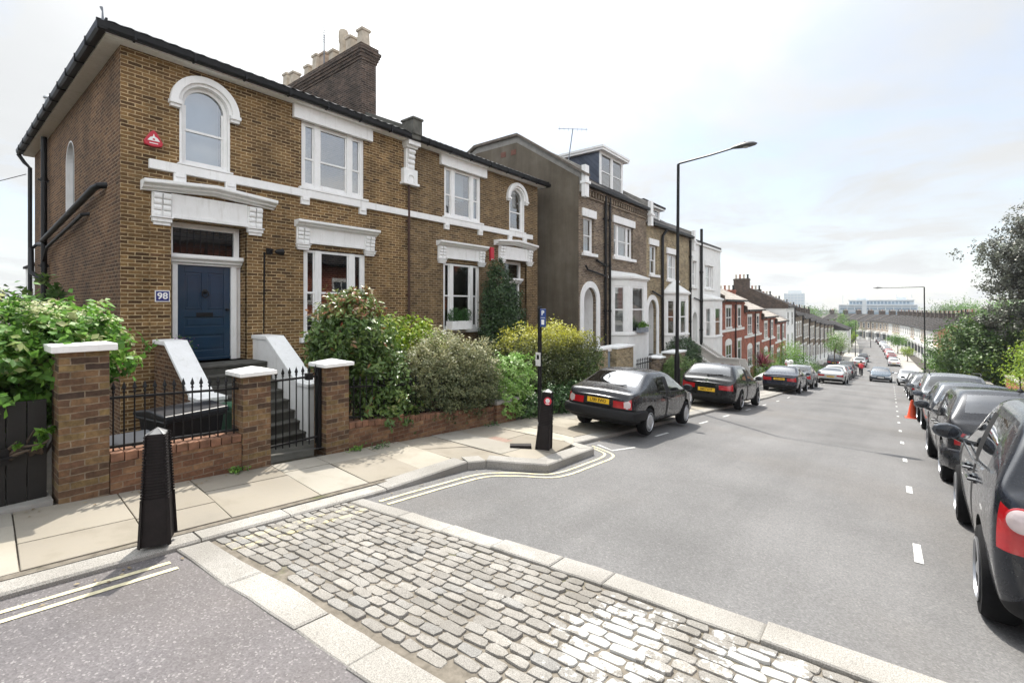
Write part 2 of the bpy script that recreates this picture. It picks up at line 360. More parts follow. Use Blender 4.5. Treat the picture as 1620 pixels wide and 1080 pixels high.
# terrain
def terrain():
    xs=[-700,-300,-120,-60,-30,-22,-14,-10.6,-8,-6.6,-6.4,-6,4,5,8,14,30,60,120,300,700]
    ys=[-60,-30,-12,-6,-3,-1,0,.8,1,2,3,4,4.6,4.9,6,8,9,12,16,20,25,30,40,50,60,75,95,115,135,160,200,260,400,700,1500]
    vs=[];fs=[]
    for y in ys:
        for x in xs:
            z=gz(y)-.14
            if -12<x<-6.5 and 0.9<y<4.7: z=-.60
            elif x<=-6.5: z=gz(y)-.22-(.12 if y<15 else 0)
            vs.append((x,y,z))
    n=len(xs)
    for j in range(len(ys)-1):
        for i in range(n-1): fs.append((j*n+i,j*n+i+1,(j+1)*n+i+1,(j+1)*n+i))
    m=MB(); m.add(vs,fs); o=m.build('ground',SOIL,recalc=False); o['kind']='structure'
terrain()
strip('road',ASPH,ys_all,lambda y:-4.9+bend(y),lambda y:3.3+bend(y),0)
# near carriageway on the camera side of the setts
NL=([-9,-4.45,-3.65,-2.83,-2.21,3],[.95,1.30,1.35,1.44,1.47,1.86]); NR=([-9,-4.48,-3.7,-2.87,-2.27,-1.86,3],[1.15,1.52,1.61,1.67,1.72,1.75,2.1])
FL=([-9,-4.47,-3.23,-2.06,-1.21,-.62,-.13,3],[2.4,2.86,3.03,3.19,3.27,3.32,3.35,3.62]); FR=([-9,-4.49,-3.85,-2.93,-2.17,-1.67,-.63,.24,3],[2.6,3.03,3.13,3.27,3.41,3.47,3.57,3.66,3.9])
ip=lambda t,x:float(np.interp(x,t[0],t[1]))
def junction():
    vs=[];fs=[];xs=np.linspace(-4.62,3.1,24); rows=12
    for i,x in enumerate(xs):
        for j in range(rows+1):
            y=-7+(ip(NL,x)+.02+7)*j/rows; vs.append((x,y,gz(y)+.006))
    for i in range(len(xs)-1):
        for j in range(rows): k=i*(rows+1)+j; fs.append((k,k+rows+1,k+rows+2,k+1))
    m=MB(); m.add(vs,fs); o=m.build('junction_road',ASPHJ,recalc=False); o['kind']='structure'
junction()
def slabs():
    m=MB(); rnd=[]
    def slab(ax,bx,t0,t1,h):
        g=.004; n=4; top=[];r=RNG.random()
        a=[(x,ip(t0,x)+RNG.normal(0,.006)) for x in np.linspace(ax+g,bx-g,n)]; b=[(x,ip(t1,x)+RNG.normal(0,.006)) for x in np.linspace(bx-g,ax+g,n)]
        pl=a+b; c=np.mean(pl,axis=0); nn=len(pl); dz=h+RNG.normal(0,.004); tl=RNG.normal(0,.01)
        out=[(x,y,gz(y)-.02) for x,y in pl]; mid=[(x,y,gz(y)+dz-.008+tl*(x-c[0])) for x,y in pl]
        inn=[(x+(c[0]-x)*.02+np.sign(c[0]-x)*.006,y+np.sign(c[1]-y)*.01,gz(y)+dz+tl*(x-c[0])) for x,y in pl]
        vs=out+mid+inn; fs=[(i,(i+1)%nn,nn+(i+1)%nn,nn+i) for i in range(nn)]+[(nn+i,nn+(i+1)%nn,2*nn+(i+1)%nn,2*nn+i) for i in range(nn)]+[tuple(range(2*nn,3*nn))]
        m.add(vs,fs); rnd.extend([r]*len(fs))
    for (ax,bx) in zip([-4.5,-3.8,-3.26,-2.7,-2.13,-1.68,-.61,.5,1.5],[-3.8,-3.26,-2.7,-2.13,-1.68,-.61,.5,1.5,2.75]): slab(ax,bx,FL,FR,.03)
    for (ax,bx) in zip([-4.5,-3.68,-2.85,-2.33,-1.5,-.6,.4,1.4],[-3.68,-2.85,-2.33,-1.5,-.6,.4,1.4,2.7]): slab(ax,bx,NL,NR,.022)
    o=m.build('granite_edging_slabs',GRAN,recalc=False); setrnd(o,rnd); o['kind']='structure'
    # bedding
    b=MB(); xs=np.linspace(-4.6,2.9,30); vs=[];fs=[]
    for x in xs:
        for k in range(9):
            y=ip(NR,x)-.05+(ip(FL,x)+.1-ip(NR,x))*k/8; vs.append((x,y,gz(y)+.007))
    for i in range(29):
        for k in range(8): q=i*9+k; fs.append((q,q+9,q+10,q+1))
    b.add(vs,fs); o=b.build('sett_bedding',BEDDING,recalc=False); o['kind']='structure'
    # setts
    m=MB(); rnd=[]; rows=15
    for j in range(rows):
        x=-4.52-RNG.random()*.1
        while x<2.75:
            L=RNG.uniform(.125,.205)*(1.0+ .12*(x>-1.5)); xa,xb=x+.004,x+L-.006; x+=L
            if j==0 and RNG.random()<.12: continue
            def yy(px,t):
                t=(j+t)/rows; a=ip(NR,px)+.05; b=ip(FL,px)-.015; return a+(b-a)*t
            cut=RNG.uniform(.006,.028); J=lambda s=.005:RNG.normal(0,s)
            pts=[]
            t0=.05+abs(J(.04)); t1=.95-abs(J(.04))
            for (px,t) in ((xa+cut,t0),(xb-cut,t0),(xb,t0+.16),(xb,t1-.16),(xb-cut,t1),((xa+xb)/2,t1+.02),(xa+cut,t1),(xa,t1-.16),(xa,t0+.16)):
                pts.append((px+J(.006),yy(px,t)+J(.004)))
            c=np.mean(pts,axis=0); n=len(pts); h=.019+RNG.normal(0,.003); tx,ty=J(.025),J(.035)
            zt=lambda p,q:gz(p[1])+q+tx*(p[0]-c[0])+ty*(p[1]-c[1])
            def sh(f): return [((p[0]+(c[0]-p[0])*f),(p[1]+(c[1]-p[1])*f)) for p in pts]
            r0=[(p[0],p[1],gz(p[1])-.02) for p in pts]; r1=[(p[0],p[1],zt(p,h-.006)) for p in pts]; r2=[(p[0],p[1],zt(p,h-.001)) for p in sh(.045)]; r3=[(p[0],p[1],zt(p,h+.001)) for p in sh(.3)]
            vs=r0+r1+r2+r3; fs=[]
            for q in range(3): fs+=[(q*n+i,q*n+(i+1)%n,(q+1)*n+(i+1)%n,(q+1)*n+i) for i in range(n)]
            fs.append(tuple(range(3*n,4*n))); m.add(vs,fs,0,True); rnd.extend([RNG.random()]*len(fs))
    o=m.build('cobbled_strip',SETT,recalc=False); setrnd(o,rnd); o['kind']='structure'
slabs()
# kerb line on the left
KP=[(-4.5,-8),(-4.5,4.70),(-4.38,4.95),(-3.66,5.42),(-3.70,6.85),(-4.22,7.15),(-4.10,8.6),(-4.15,30),(-4.15,110)]
def kx(y): return float(np.interp(y,[p[1] for p in KP],[p[0] for p in KP]))
def kerbh(y): return .05 if y<4.3 else .085 if y<4.6 else (.12 if y<7.0 else .07)
def kerbs():
    m=MB(); rnd=[]
    def stone_(a,b,w,side,z):
        a=np.array(a);b=np.array(b);d=(b-a)/np.linalg.norm(b-a);n=np.array([-d[1],d[0]])*side; g=.004
        p=[a+d*g,b-d*g,b-d*g+n*w,a+d*g+n*w]; bev=.016
        q=[p[0]+n*bev+d*.004,p[1]+n*bev-d*.004,p[2]-n*.004-d*.004,p[3]-n*.004+d*.004]
        dz=RNG.normal(0,.003)
        z0=lambda y:gz(y)-.05
        vs=[(x,y,z0(y)) for x,y in p]+[(x,y,gz(y)+z(y)+dz-bev) for x,y in p]+[(x,y,gz(y)+z(y)+dz) for x,y in q]
        fs=[(i,(i+1)%4,4+(i+1)%4,4+i) for i in range(4)]+[(4+i,4+(i+1)%4,8+(i+1)%4,8+i) for i in range(4)]+[(8,9,10,11)]
        m.add(vs,fs); rnd.extend([RNG.random()]*len(fs))
    for (a,b) in zip(KP[:-1],KP[1:]):
        L=math.dist(a,b); st=1.15 if L<40 else 2.2; n=max(1,round(L/st))
        cuts=[0]+sorted((k+RNG.normal(0,.12))/n for k in range(1,n))+[1]
        for t0,t1 in zip(cuts[:-1],cuts[1:]):
            A=(a[0]+(b[0]-a[0])*t0,a[1]+(b[1]-a[1])*t0);B=(a[0]+(b[0]-a[0])*t1,a[1]+(b[1]-a[1])*t1)
            stone_(A,B,.27,1,kerbh)
    for y in np.arange(-6,110,2.0): stone_((2.75,y),(2.75,y+2.0),.25,-1,lambda y:.1)
    o=m.build('kerb_stones',GRAN,recalc=True)
    setrnd(o,(rnd+[.5]*len(o.data.polygons))[:len(o.data.polygons)]); o['kind']='structure'
kerbs()
strip('pavement_base',BEDDING,ys_all,lambda y:-6.3+bend(y),lambda y:(kx(y)-.2 if y<110 else -4.15+bend(y)),.055)
def pave():
    m=MB(); rnd=[]; y=-6.0
    while y<20:
        h=RNG.uniform(.58,.92); y1=y+h; ya,yb=y+.005,y1-.005
        sk=.16
        xa=-6.13; 
        k0,k1=kx(y)-.272,kx(y1)-.272
        ncut=int(RNG.choice([1,2,2,3])); cuts=[0]+sorted(RNG.uniform(.2,.8,ncut-1).tolist() if ncut<3 else [RNG.uniform(.22,.4),RNG.uniform(.6,.78)])+[1]
        for a,b in zip(cuts[:-1],cuts[1:]):
            ga,gb=(.004 if a>0 else 0),(.004 if b<1 else 0)
            P=[(xa+(k0-xa)*a+ga,ya),(xa+(k0-xa)*b-gb,ya),(xa+(k1-xa)*b-gb,yb),(xa+(k1-xa)*a+ga,yb)]
            P=[(px,py+sk*(-5.2-px)*.35) for px,py in P]
            c=np.mean(P,axis=0); dz=RNG.normal(0,.003); tl=RNG.normal(0,.004)
            zz=lambda p:gz(p[1])+.085*1.0+dz+tl*(p[0]-c[0])+(kerbh(p[1])-.085)*max(0,min(1,(p[0]+5.2)/.9))
            r0=[(px,py,zz((px,py))-.04) for px,py in P]; r1=[(px,py,zz((px,py))-.003) for px,py in P]
            q=[(px+np.sign(c[0]-px)*.006,py+np.sign(c[1]-py)*.006) for px,py in P]; r2=[(px,py,zz((px,py))) for px,py in q]
            fs=[(i,(i+1)%4,4+(i+1)%4,4+i) for i in range(4)]+[(4+i,4+(i+1)%4,8+(i+1)%4,8+i) for i in range(4)]+[(8,9,10,11)]
            m.add(r0+r1+r2,fs); rnd.extend([RNG.random()]*len(fs))
        y=y1
    o=m.build('pavement',YORK,recalc=False); setrnd(o,rnd); o['kind']='structure'
pave()
PAVF=plain('pavement_far',(.29,.275,.25,1),.9,0,.15,1.5)
strip('pavement_far',PAVF,list(np.arange(19.8,110,2)),lambda y:-6.3+bend(y),lambda y:kx(y)-.265,.075)
strip('pavement_distant',PAVF,list(np.arange(109.8,260,3)),lambda y:-7+bend(y),lambda y:-4.1+bend(y),.09)
strip('pavement_right',PAVF,[y for y in ys_all if y>-7],lambda y:(2.99 if y<109 else 2.8+bend(y)),lambda y:5.2+bend(y),.095)
# painted markings
def ribbon(m,pts,w,dz=.006,n=None):
    P=[np.array(p,float) for p in pts]; Q=[]
    for a,b in zip(P[:-1],P[1:]):
        k=max(1,int(np.linalg.norm(b-a)/.35)); Q+=[a+(b-a)*i/k for i in range(k)]
    Q.append(P[-1]); vs=[]
    for i,p in enumerate(Q):
        d=Q[min(i+1,len(Q)-1)]-Q[max(i-1,0)]; d/=np.linalg.norm(d); n_=np.array([-d[1],d[0]])
        for s in (1,-1):
            q=p+n_*w/2*s*(1+RNG.normal(0,.05)); vs.append((q[0],q[1],gz(q[1])+dz))
    m.add(vs,[(2*i,2*i+1,2*i+3,2*i+2) for i in range(len(Q)-1)])
def smooth(pts,n=6):
    P=[np.array(p,float) for p in pts]; out=[]
    for i in range(len(P)-1):
        p0,p1,p2,p3=P[max(i-1,0)],P[i],P[i+1],P[min(i+2,len(P)-1)]
        for k in range(n):
            t=k/n; out.append(.5*((2*p1)+(-p0+p2)*t+(2*p0-5*p1+4*p2-p3)*t*t+(-p0+3*p1-3*p2+p3)*t**3))
    return out+[P[-1]]
ym=MB()
for off in (0,.13):
    ribbon(ym,[(-4.32+off,-7),(-4.32+off,1.2+off*.1)],.045,.011)
    outer=[(-4.32+off,3.12+off*.1),(-4.30+off,4.0),(-4.24+off,4.68-off*.3),(-3.95+off*.7,5.08-off*.8),(-3.57+off,5.45-off*.5),(-3.52+off,6.3),(-3.56+off*1.0,6.95+off*.4),(-3.8+off*.3,7.18+off*.7),(-4.02,7.26+off*.9)]
    ribbon(ym,smooth(outer),.045)
o=ym.build('double_yellow_lines',YLINE,recalc=False); o['kind']='structure'
wm=MB()
y=5.65; k=0
while y<75:
    L=.55 if y<7 else .42; ribbon(wm,[(.20+.012*y,y),(.20+.012*(y+L),y+L)],.065); y+=2.75
for y in [9.2,12.1,14.3,17.2,20,23,26,29,32,35,38,41,44,47,50]: ribbon(wm,[(-3.58,y),(-3.58,y+.7)],.055)
ribbon(wm,[(-4.0,7.55),(-3.62,7.35),(-3.45,7.9)],.05)
o=wm.build('white_bay_markings',WLINE,recalc=False); o['kind']='structure'
MAN=plain('manhole_iron',(.20,.13,.10,1),.7,.2,.3,30,0,.8)
m=MB(); m.add([(x,y,gz(y)+.094) for x,y in ((-5.35,5.75),(-4.95,5.75),(-4.95,6.3),(-5.35,6.3))],[(0,1,2,3)]); tag(m.build('manhole_cover',MAN,recalc=False),'rusty rectangular cover set in the paving near the striped parking post','manhole cover')
# ================================================================ building pieces
PANE=plain('pane_far',(.05,.06,.07,1),.06,0,.3,1,0,0,.9)
def frame_window(parent,x,y0,y1,z0,z1,lights,zm,gm=None,curtain=None,archtop=False,sill=True,dep=.06,jamb=.07,frm=None,open_low=False):
    """sash window: lights = list of (ya,yb) glazed openings"""
    gm=gm or GLASS; m=MB()
    if archtop:
        zs=z1-(y1-y0)/2; c=(y0+y1)/2; r=(y1-y0)/2; ri=r-jamb
        n=16; out=[(y0,z0)]+[(c-r*math.cos(math.pi*k/n),zs+r*math.sin(math.pi*k/n)) for k in range(n+1)]+[(y1,z0)]
        inn=[(y0+jamb,z0+jamb)]+[(c-ri*math.cos(math.pi*k/n),zs+ri*math.sin(math.pi*k/n)) for k in range(n+1)]+[(y1-jamb,z0+jamb)]
        N=len(out); vs=[(x,*p) for p in out]+[(x,*p) for p in inn]+[(x-dep,*p) for p in inn]
        fs=[(i,(i+1)%N,N+(i+1)%N,N+i) for i in range(N)]+[(N+i,N+(i+1)%N,2*N+(i+1)%N,2*N+i) for i in range(N)]
        m.add(vs,fs); lights=[(y0+jamb,y1-jamb)]
    else:
        m.box(x-dep,x,y0,lights[0][0],z0,z1); m.box(x-dep,x,lights[-1][1],y1,z0,z1)
        for (a,b),(c,d) in zip(lights[:-1],lights[1:]): m.box(x-dep,x+.012,b,c,z0,z1)
        for (a,b) in lights:
            m.box(x-dep,x-.003,a,b,z1-jamb,z1); m.box(x-dep,x-.003,a,b,z0,z0+jamb)
    for (a,b) in lights:
        s=.032
        m.box(x-dep,x-.018,a,b,zm-.022,zm+.022)
        zt=z1-jamb if not archtop else z1-(y1-y0)/2
        m.box(x-dep,x-.022,a,a+s,zm+.022,zt); m.box(x-dep,x-.022,b-s,b,zm+.022,zt)
        m.box(x-dep,x-.034,a,a+s,z0+jamb,zm-.022); m.box(x-dep,x-.034,b-s,b,z0+jamb,zm-.022)
        m.box(x-dep,x-.036,a+s,b-s,z0+jamb,z0+jamb+.05)
    w=m.build('window',frm or WHITE,parent)
    for (a,b) in lights:
        g=MB()
        if archtop:
            zs=z1-(y1-y0)/2; c=(y0+y1)/2; r=(y1-y0)/2-jamb; n=16
            poly=[(y0+jamb,z0+jamb),(y1-jamb,z0+jamb)]+[(c+r*math.cos(math.pi*k/n),zs+r*math.sin(math.pi*k/n)) for k in range(n+1)]
            g.add([(x-.045,*p) for p in poly],[tuple(range(len(poly)))])
        else:
            t=RNG.normal(0,.004)
            g.add([(x-.045,a,z0+jamb),(x-.045+t,b,z0+jamb),(x-.045+t,b,zm),(x-.045,a,zm)],[(0,1,2,3)])
            g.add([(x-.04,a,zm),(x-.04-t,b,zm),(x-.04-t,b,z1-jamb),(x-.04,a,z1-jamb)],[(0,1,2,3)])
        g.build('pane',gm,w,recalc=False)
    return w
def curtain(w,x,y0,y1,z0,z1,m,waves=7,amp=.02,name='curtain'):
    g=MB(); n=waves*6; vs=[]
    for i in range(n+1):
        y=y0+(y1-y0)*i/n; d=amp*math.sin(2*math.pi*i/6)
        vs+=[(x+d,y,z0),(x+d*.8,y,z1)]
    g.add(vs,[(2*i,2*i+2,2*i+3,2*i+1) for i in range(n)],0,True); return g.build(name,m,w,recalc=False)
CORN=[(0,0),(.30,0),(.30,.10),(.36,.14),(.50,.22),(.62,.26),(.66,.42),(.80,.52),(.95,.60),(1,.70),(1,1),(0,1)]
def cornice(m,x,y0,y1,z0,z1,d,mi=0,ped=0):
    P=[(x+a*d,z0+b*(z1-z0)) for a,b in CORN]
    if not ped: m.prism(P,'y',y0,y1,mi); return
    c=(y0+y1)/2
    # gently raked pediment: two mitred halves
    n=len(P); vs=[(p[0],y0,p[1]) for p in P]+[(p[0],c,p[1]+ped) for p in P]+[(p[0],y1,p[1]) for p in P]
    fs=[tuple(range(n)),tuple(range(2*n,3*n))]
    for k in (0,n): fs+=[(k+i,k+(i+1)%n,k+n+(i+1)%n,k+n+i) for i in range(n)]
    m.add(vs,fs,mi)
def bracket(m,x,y0,y1,z0,z1,d,mi=0):
    h=z1-z0; foot=h*.22; wdt=y1-y0
    m.box(x-.01,x+d*.40,y0,y1,z0+foot*.45,z0+foot); m.box(x-.01,x+d*.52,y0-.015,y1+.015,z0+foot,z0+foot*1.18); m.box(x-.01,x+d*.30,y0+.02,y1-.02,z0,z0+foot*.45)
    m.box(x-.01,x+d*.24,y0+.002,y1-.002,z0+foot*1.18,z1)
    k=4; zz=np.linspace(z0+foot*1.25,z1-.02,k+1)
    for j in range(2):
        ya=y0+wdt*(.06+.48*j); yb=ya+wdt*.40
        for i in range(k):
            r=(zz[i+1]-zz[i])/2*.98; cx=x+d*(.25+.05*i); cz=(zz[i]+zz[i+1])/2
            poly=[(cx+r*.55*math.cos(t),cz+r*math.sin(t)) for t in np.linspace(-math.pi/2,math.pi/2,7)]
            m.prism([(x,cz-r)]+poly+[(x,cz+r)],'y',ya,yb,mi)
def hood(parent,x,y0,y1,z0,z1,ya,yb,d=.30,ped=0,name='window_hood',m1=None):
    """cornice on scrolled brackets; y0,y1 outer ends of the cornice, ya,yb inner faces of the brackets"""
    m=MB(); hc=(z1-z0)*.25
    cornice(m,x,y0,y1,z1-hc,z1,d,0,ped)
    m.box(x-.01,x+.055,ya,yb,z0+.17,z1-hc+.02); m.box(x-.01,x+.075,ya,yb,z0+.10,z0+.17)
    bw=.30
    bracket(m,x,ya-bw,ya,z0-.06,z1-hc+.005,d); bracket(m,x,yb,yb+bw,z0-.06,z1-hc+.005,d)
    return m.build(name,m1 or WHITE,parent,bevel=.006)
def arch_band(m,x,c,r0,r1,zs,foot,d,mi=0,n=20,xb=-.02):
    pts=[(c-r1,zs-foot),(c-r1,zs)]+[(c-r1*math.cos(math.pi*k/n),zs+r1*math.sin(math.pi*k/n)) for k in range(1,n)]+[(c+r1,zs),(c+r1,zs-foot)]
    inn=[(c-r0,zs-foot),(c-r0,zs)]+[(c-r0*math.cos(math.pi*k/n),zs+r0*math.sin(math.pi*k/n)) for k in range(1,n)]+[(c+r0,zs),(c+r0,zs-foot)]
    N=len(pts); xf=x+d; xk=x+xb
    vs=[(xf,*p) for p in pts]+[(xf,*p) for p in inn]+[(xk,*p) for p in pts]+[(xk,*p) for p in inn]
    fs=[]
    for i in range(N-1): fs+=[(i,i+1,N+i+1,N+i),(i,2*N+i,2*N+i+1,i+1),(N+i,N+i+1,3*N+i+1,3*N+i)]
    fs+=[(0,N,3*N,2*N),(N-1,3*N-1,4*N-1,2*N-1)]
    m.add(vs,fs,mi)
def panel_door(parent,x,y0,y1,z0,z1,mat,hw=BLACKP,letter=True,side=1):
    m=MB(); w=y1-y0; h=z1-z0
    m.box(x-.05,x-.02,y0,y1,z0,z1)
    st=.12; cz=[z0,z0+.20,z0+h*.27,z0+h*.36,z0+h*.46,z0+h*.53,z1-.14,z1]
    yc=(y0+y1)/2
    for a,b in ((y0,y0+st),(y1-st,y1)): m.box(x-.021,x,a,b,z0,z1)
    for a,b in ((cz[0],cz[1]),(cz[2],cz[3]),(cz[4],cz[5]),(cz[6],cz[7])): m.box(x-.021,x-.001,y0+st,y1-st,a,b)
    m.box(x-.021,x-.002,yc-.055,yc+.055,cz[5],cz[6])
    for a,b in ((y0+st,yc-.055),(yc+.055,y1-st)):
        m.box(x-.021,x-.010,a+.05,b-.05,cz[5]+.06,cz[6]-.06)
        m.box(x-.021,x-.004,a+.02,b-.02,cz[5]+.02,cz[5]+.06); m.box(x-.021,x-.004,a+.02,b-.02,cz[6]-.06,cz[6]-.02)
    m.box(x-.021,x-.010,y0+st+.05,y1-st-.05,cz[1]+.04,cz[2]-.04); m.box(x-.021,x-.010,y0+st+.05,y1-st-.05,cz[3]+.03,cz[4]-.03)
    m.box(x-.02,x+.03,y0,y1,z0,z0+.05)
    d=m.build('door',mat,parent,bevel=.006)
    if letter: MB().box(x-.001,x+.014,yc-.15,yc+.15,cz[4]+.0,cz[4]+.085).build('letterbox',hw,d,bevel=.004)
    k=MB(); k.lathe([(.03,0),(.03,.012),(.012,.02),(.012,.05),(.03,.065),(.026,.085),(.0,.09)],(x,y1-.07 if side>0 else y0+.07,z0+1.02),12,'x'); k.build('handle',hw,d)
    kn=MB(); kn.lathe([(.045,0),(.05,.02),(.02,.04)],(x,yc,cz[5]+.38),12,'x'); kn.tube([(x+.03,yc-.05,cz[5]+.38),(x+.045,yc-.06,cz[5]+.30),(x+.045,yc,cz[5]+.25),(x+.045,yc+.06,cz[5]+.30),(x+.03,yc+.05,cz[5]+.38)],.012,6); kn.build('door_knocker',hw,d)
    return d
def pipe(parent,pts,r,name='drainpipe',mat=None,collars=True):
    m=MB(); m.tube(pts,r,10)
    if collars:
        a,b=Vector(pts[0]),Vector(pts[-1])
        if abs((b-a).normalized().z)>.9:
            n=max(1,int(abs(a.z-b.z)/1.8))
            for k in range(n):
                z=a.z+(b.z-a.z)*(k+.5)/n; m.lathe([(r*1.25,-.05),(r*1.25,.05)],(a.x,a.y,z),10)
                m.box(a.x-.10,a.x,a.y-r*1.9,a.y+r*1.9,z-.012,z+.012)
    return m.build(name,mat or BLACKP,parent)
# ================================================================ the pair of villas
XF=-10.5; Y0=2.18; YP=8.53; XB=-20.4; ZE=6.50; ZB=-1.3
def villa(mirror):
    M=(lambda y:17.06-y) if mirror else (lambda y:y)
    S=lambda a,b:tuple(sorted((M(a),M(b))))
    bm=B98b if mirror else B98
    if not mirror: h=thing('brick_house','brown brick villa numbered 98, with a blue front door and white hoods','house',(XF,5.3,-.6))
    else: h=thing('brick_house','right half of the villa pair, its dark door behind a tall evergreen','house',(XF,11.7,-.6))
    yA,yB=S(Y0,YP)
    # walls
    arc_c=3.5; aw=.42; zs=5.77
    holes=[arch(*S(arc_c-aw,arc_c+aw),4.57,zs),rect(*S(5.45,7.12),4.57,6.2),rect(*S(2.92,4.26),.77,3.52),rect(*S(5.50,7.16),1.15,3.22)]
    w=MB(); w.sheet(rect(yA,yB,ZB,ZE),holes,'x',XF,-.13 )
    # deeper porch recess
    ya,yb=S(2.92,4.26); w.add([(XF-.131,ya,.77),(XF-.131,yb,.77),(XF-.131,yb,3.52),(XF-.131,ya,3.52),(XF-.36,ya,.77),(XF-.36,yb,.77),(XF-.36,yb,3.52),(XF-.36,ya,3.52)],[(0,1,5,4),(1,2,6,5),(2,3,7,6),(3,0,4,7)])
    for a,b in ((2.60,2.92),(4.26,4.58)):
        p,q=S(a,b); w.box(XF-.05,XF+.045,p,q,.6,3.42)
    ye=M(Y0)
    wi=arch(-15.45,-14.45,4.0,5.25)
    w.sheet([(XF,ZB),(XB,ZB),(XB,ZE),(XF,ZE)],[wi] if not mirror else [],'y',ye,.15 if not mirror else 0,1)
    w.add([(XB,yA,ZB),(XB,yB,ZB),(XB,yB,ZE),(XB,yA,ZE)],[(0,1,2,3)],1)
    w.add([(XF,M(YP),ZB),(XB,M(YP),ZB),(XB,M(YP),ZE),(XF,M(YP),ZE)],[(0,1,2,3)],1)
    wall=w.build('wall',[bm,BSIDE],h)
    # eaves
    e=MB(); ov=.24; xo=XF+ov; yo=Y0-ov; ys_=M(YP)
    if not mirror:
        e.box(XB-ov,xo,yo,Y0+.02,ZE-.02,ZE+.05); e.box(XF-.05,xo-.001,Y0+.021,YP,ZE-.02,ZE+.05)
    else:
        yo2=M(yo); e.box(XB-ov,xo,M(Y0)-.02,yo2,ZE-.02,ZE+.05); e.box(XF-.05,xo-.001,YP,M(Y0)-.021,ZE-.02,ZE+.05)
    e.build('soffit',WHITE,h)
    g=MB(); GP=[(0,.02),(.02,.0),(.10,-.01),(.135,.03),(.145,.12),(.12,.13),(.11,.05),(.03,.06),(.03,.19),(0,.19)]
    yl,yr=S(yo-.13,YP)
    g.prism([(xo+a,ZE+.0+b) for a,b in GP],'y',yl,yr)
    if not mirror:
        g.prism([(yo-a,ZE+.0+b) for a,b in GP],'x',XB-ov,xo+.13)
        for x in np.arange(-20,-10.2,.9): g.box(x-.015,x+.015,yo-.155,yo-.01,ZE-.02,ZE+.135)
    else: g.prism([(M(yo)+a,ZE+.0+b) for a,b in GP],'x',XB-ov,xo+.13)
    for y in np.arange(min(yl,yr)+.5,max(yl,yr),.9): g.box(xo+.01,xo+.155,y-.015,y+.015,ZE-.02,ZE+.135)
    g.build('gutter',BLACKP,h)
    # rippled tile roof
    r=MB(); xs=np.arange(XB-ov,xo+.08,.11); yv=np.arange(yo-.06,YP+.01,.055)
    vs=[];fs=[];nx=len(xs)
    for y in yv:
        for x in xs:
            df=xo+.08-x; ds=y-yo+.06; db=x-(XB-ov); d=min(df,ds,db)
            z=ZE+.18+.465*d+.011*math.sin(2*math.pi*((y if d in(df,db) else x))/.22)+.012*((d/.30)%1)*-1
            vs.append((x,M(y),z))
    for j in range(len(yv)-1):
        for i in range(nx-1): k=j*nx+i; fs.append((k,k+1,k+nx+1,k+nx))
    r.add(vs,fs,0,False); r.build('roof',SLATE,h,recalc=False)
    # string course, sill and corbels
    s=MB(); p,q=S(2.58,YP); s.box(XF-.01,XF+.075,p,q,4.40,4.57)
    p,q=S(3.02,3.98); s.box(XF-.14,XF+.085,p,q,4.575,4.61)
    for c in (3.06,3.94,5.52,7.05):
        p,q=S(c-.10,c+.10); s.box(XF-.01,XF+.065,p,q,4.23,4.41); s.box(XF-.01,XF+.09,p+.02,q-.02,4.32,4.403)
    p,q=S(5.38,7.2); s.box(XF-.14,XF+.085,p,q,4.574,4.63)
    s.build('string_course',WHITE,h,bevel=.008)
    p,q=S(5.40,7.26); MB().box(XF-.14,XF+.10,p,q,1.04,1.152).build('window_sill',WHITE,h,bevel=.008)
    a=MB(); c=M(arc_c); arch_band(a,XF,c,.41,.50,zs,.0,.05); arch_band(a,XF,c,.47,.60,zs,.0,.10); 
    arch_band(a,XF,c,.40,.44,zs,1.16,.015,xb=-.10)
    for sgn in (-1,1):
        y1,y2=sorted((c+sgn*.42,c+sgn*.62)); a.box(XF-.01,XF+.12,y1,y2,zs-.07,zs+.002); a.box(XF-.01,XF+.085,y1+.02,y2-.02,zs-.13,zs-.07)
    a.build('arch_moulding',WHITE,h,bevel=.006)
    l=MB(); p,q=S(5.24,7.32); l.box(XF-.01,XF+.10,p,q,6.16,ZE-.022); l.build('lintel',WHITE,h,bevel=.006)
    p,q=S(2.46,4.80); ia,ib=S(2.92,4.26); hood(h,XF,p,q,3.44,4.16,ia,ib,.27,.09,'door_hood')
    p,q=S(5.28,7.46); ia,ib=S(5.62,7.10); hood(h,XF,p,q,3.24,3.85,ia,ib,.24,0)
    # windows
    p,q=S(arc_c-aw+.02,arc_c+aw-.02); w=frame_window(h,XF-.055,p,q,4.61,zs+aw-.02,None,5.30,GLASSD,archtop=True,jamb=.06)
    if not mirror: MB().box(XF-.36,XF-.35,p+.05,q-.05,4.6,6.2).build('blind',BLIND,w)
    Lu=[S(5.55,5.78),S(5.93,6.64),S(6.79,7.02)]; Lu=sorted(Lu)
    p,q=S(5.45,7.12); w=frame_window(h,XF-.045,p,q,4.63,6.17,Lu,5.33,GLASSD,jamb=.09)
    for a,b in (Lu[0],Lu[2]): curtain(w,XF-.28,a-.05,b+.12,4.65,6.2,CURTAIN if mirror else CURTG,3)
    if mirror: MB().box(XF-.36,XF-.35,Lu[1][0],Lu[1][1],5.3,6.2).build('blind',BLIND,w)
    Lg=sorted([S(5.60,5.80),S(5.95,6.70),S(6.86,7.06)]); p,q=S(5.50,7.16)
    w=frame_window(h,XF-.045,p,q,1.155,3.20,Lg,2.2,GLASS,jamb=.06)
    curtain(w,XF-.35,Lg[2][0]-.02,Lg[2][1]+.05,1.2,3.1,CURTG,2)
    # porch
    y1,y2=S(3.03,4.26); xd=XF-.30; m=MB()
    d1,d2=S(3.11,4.06)
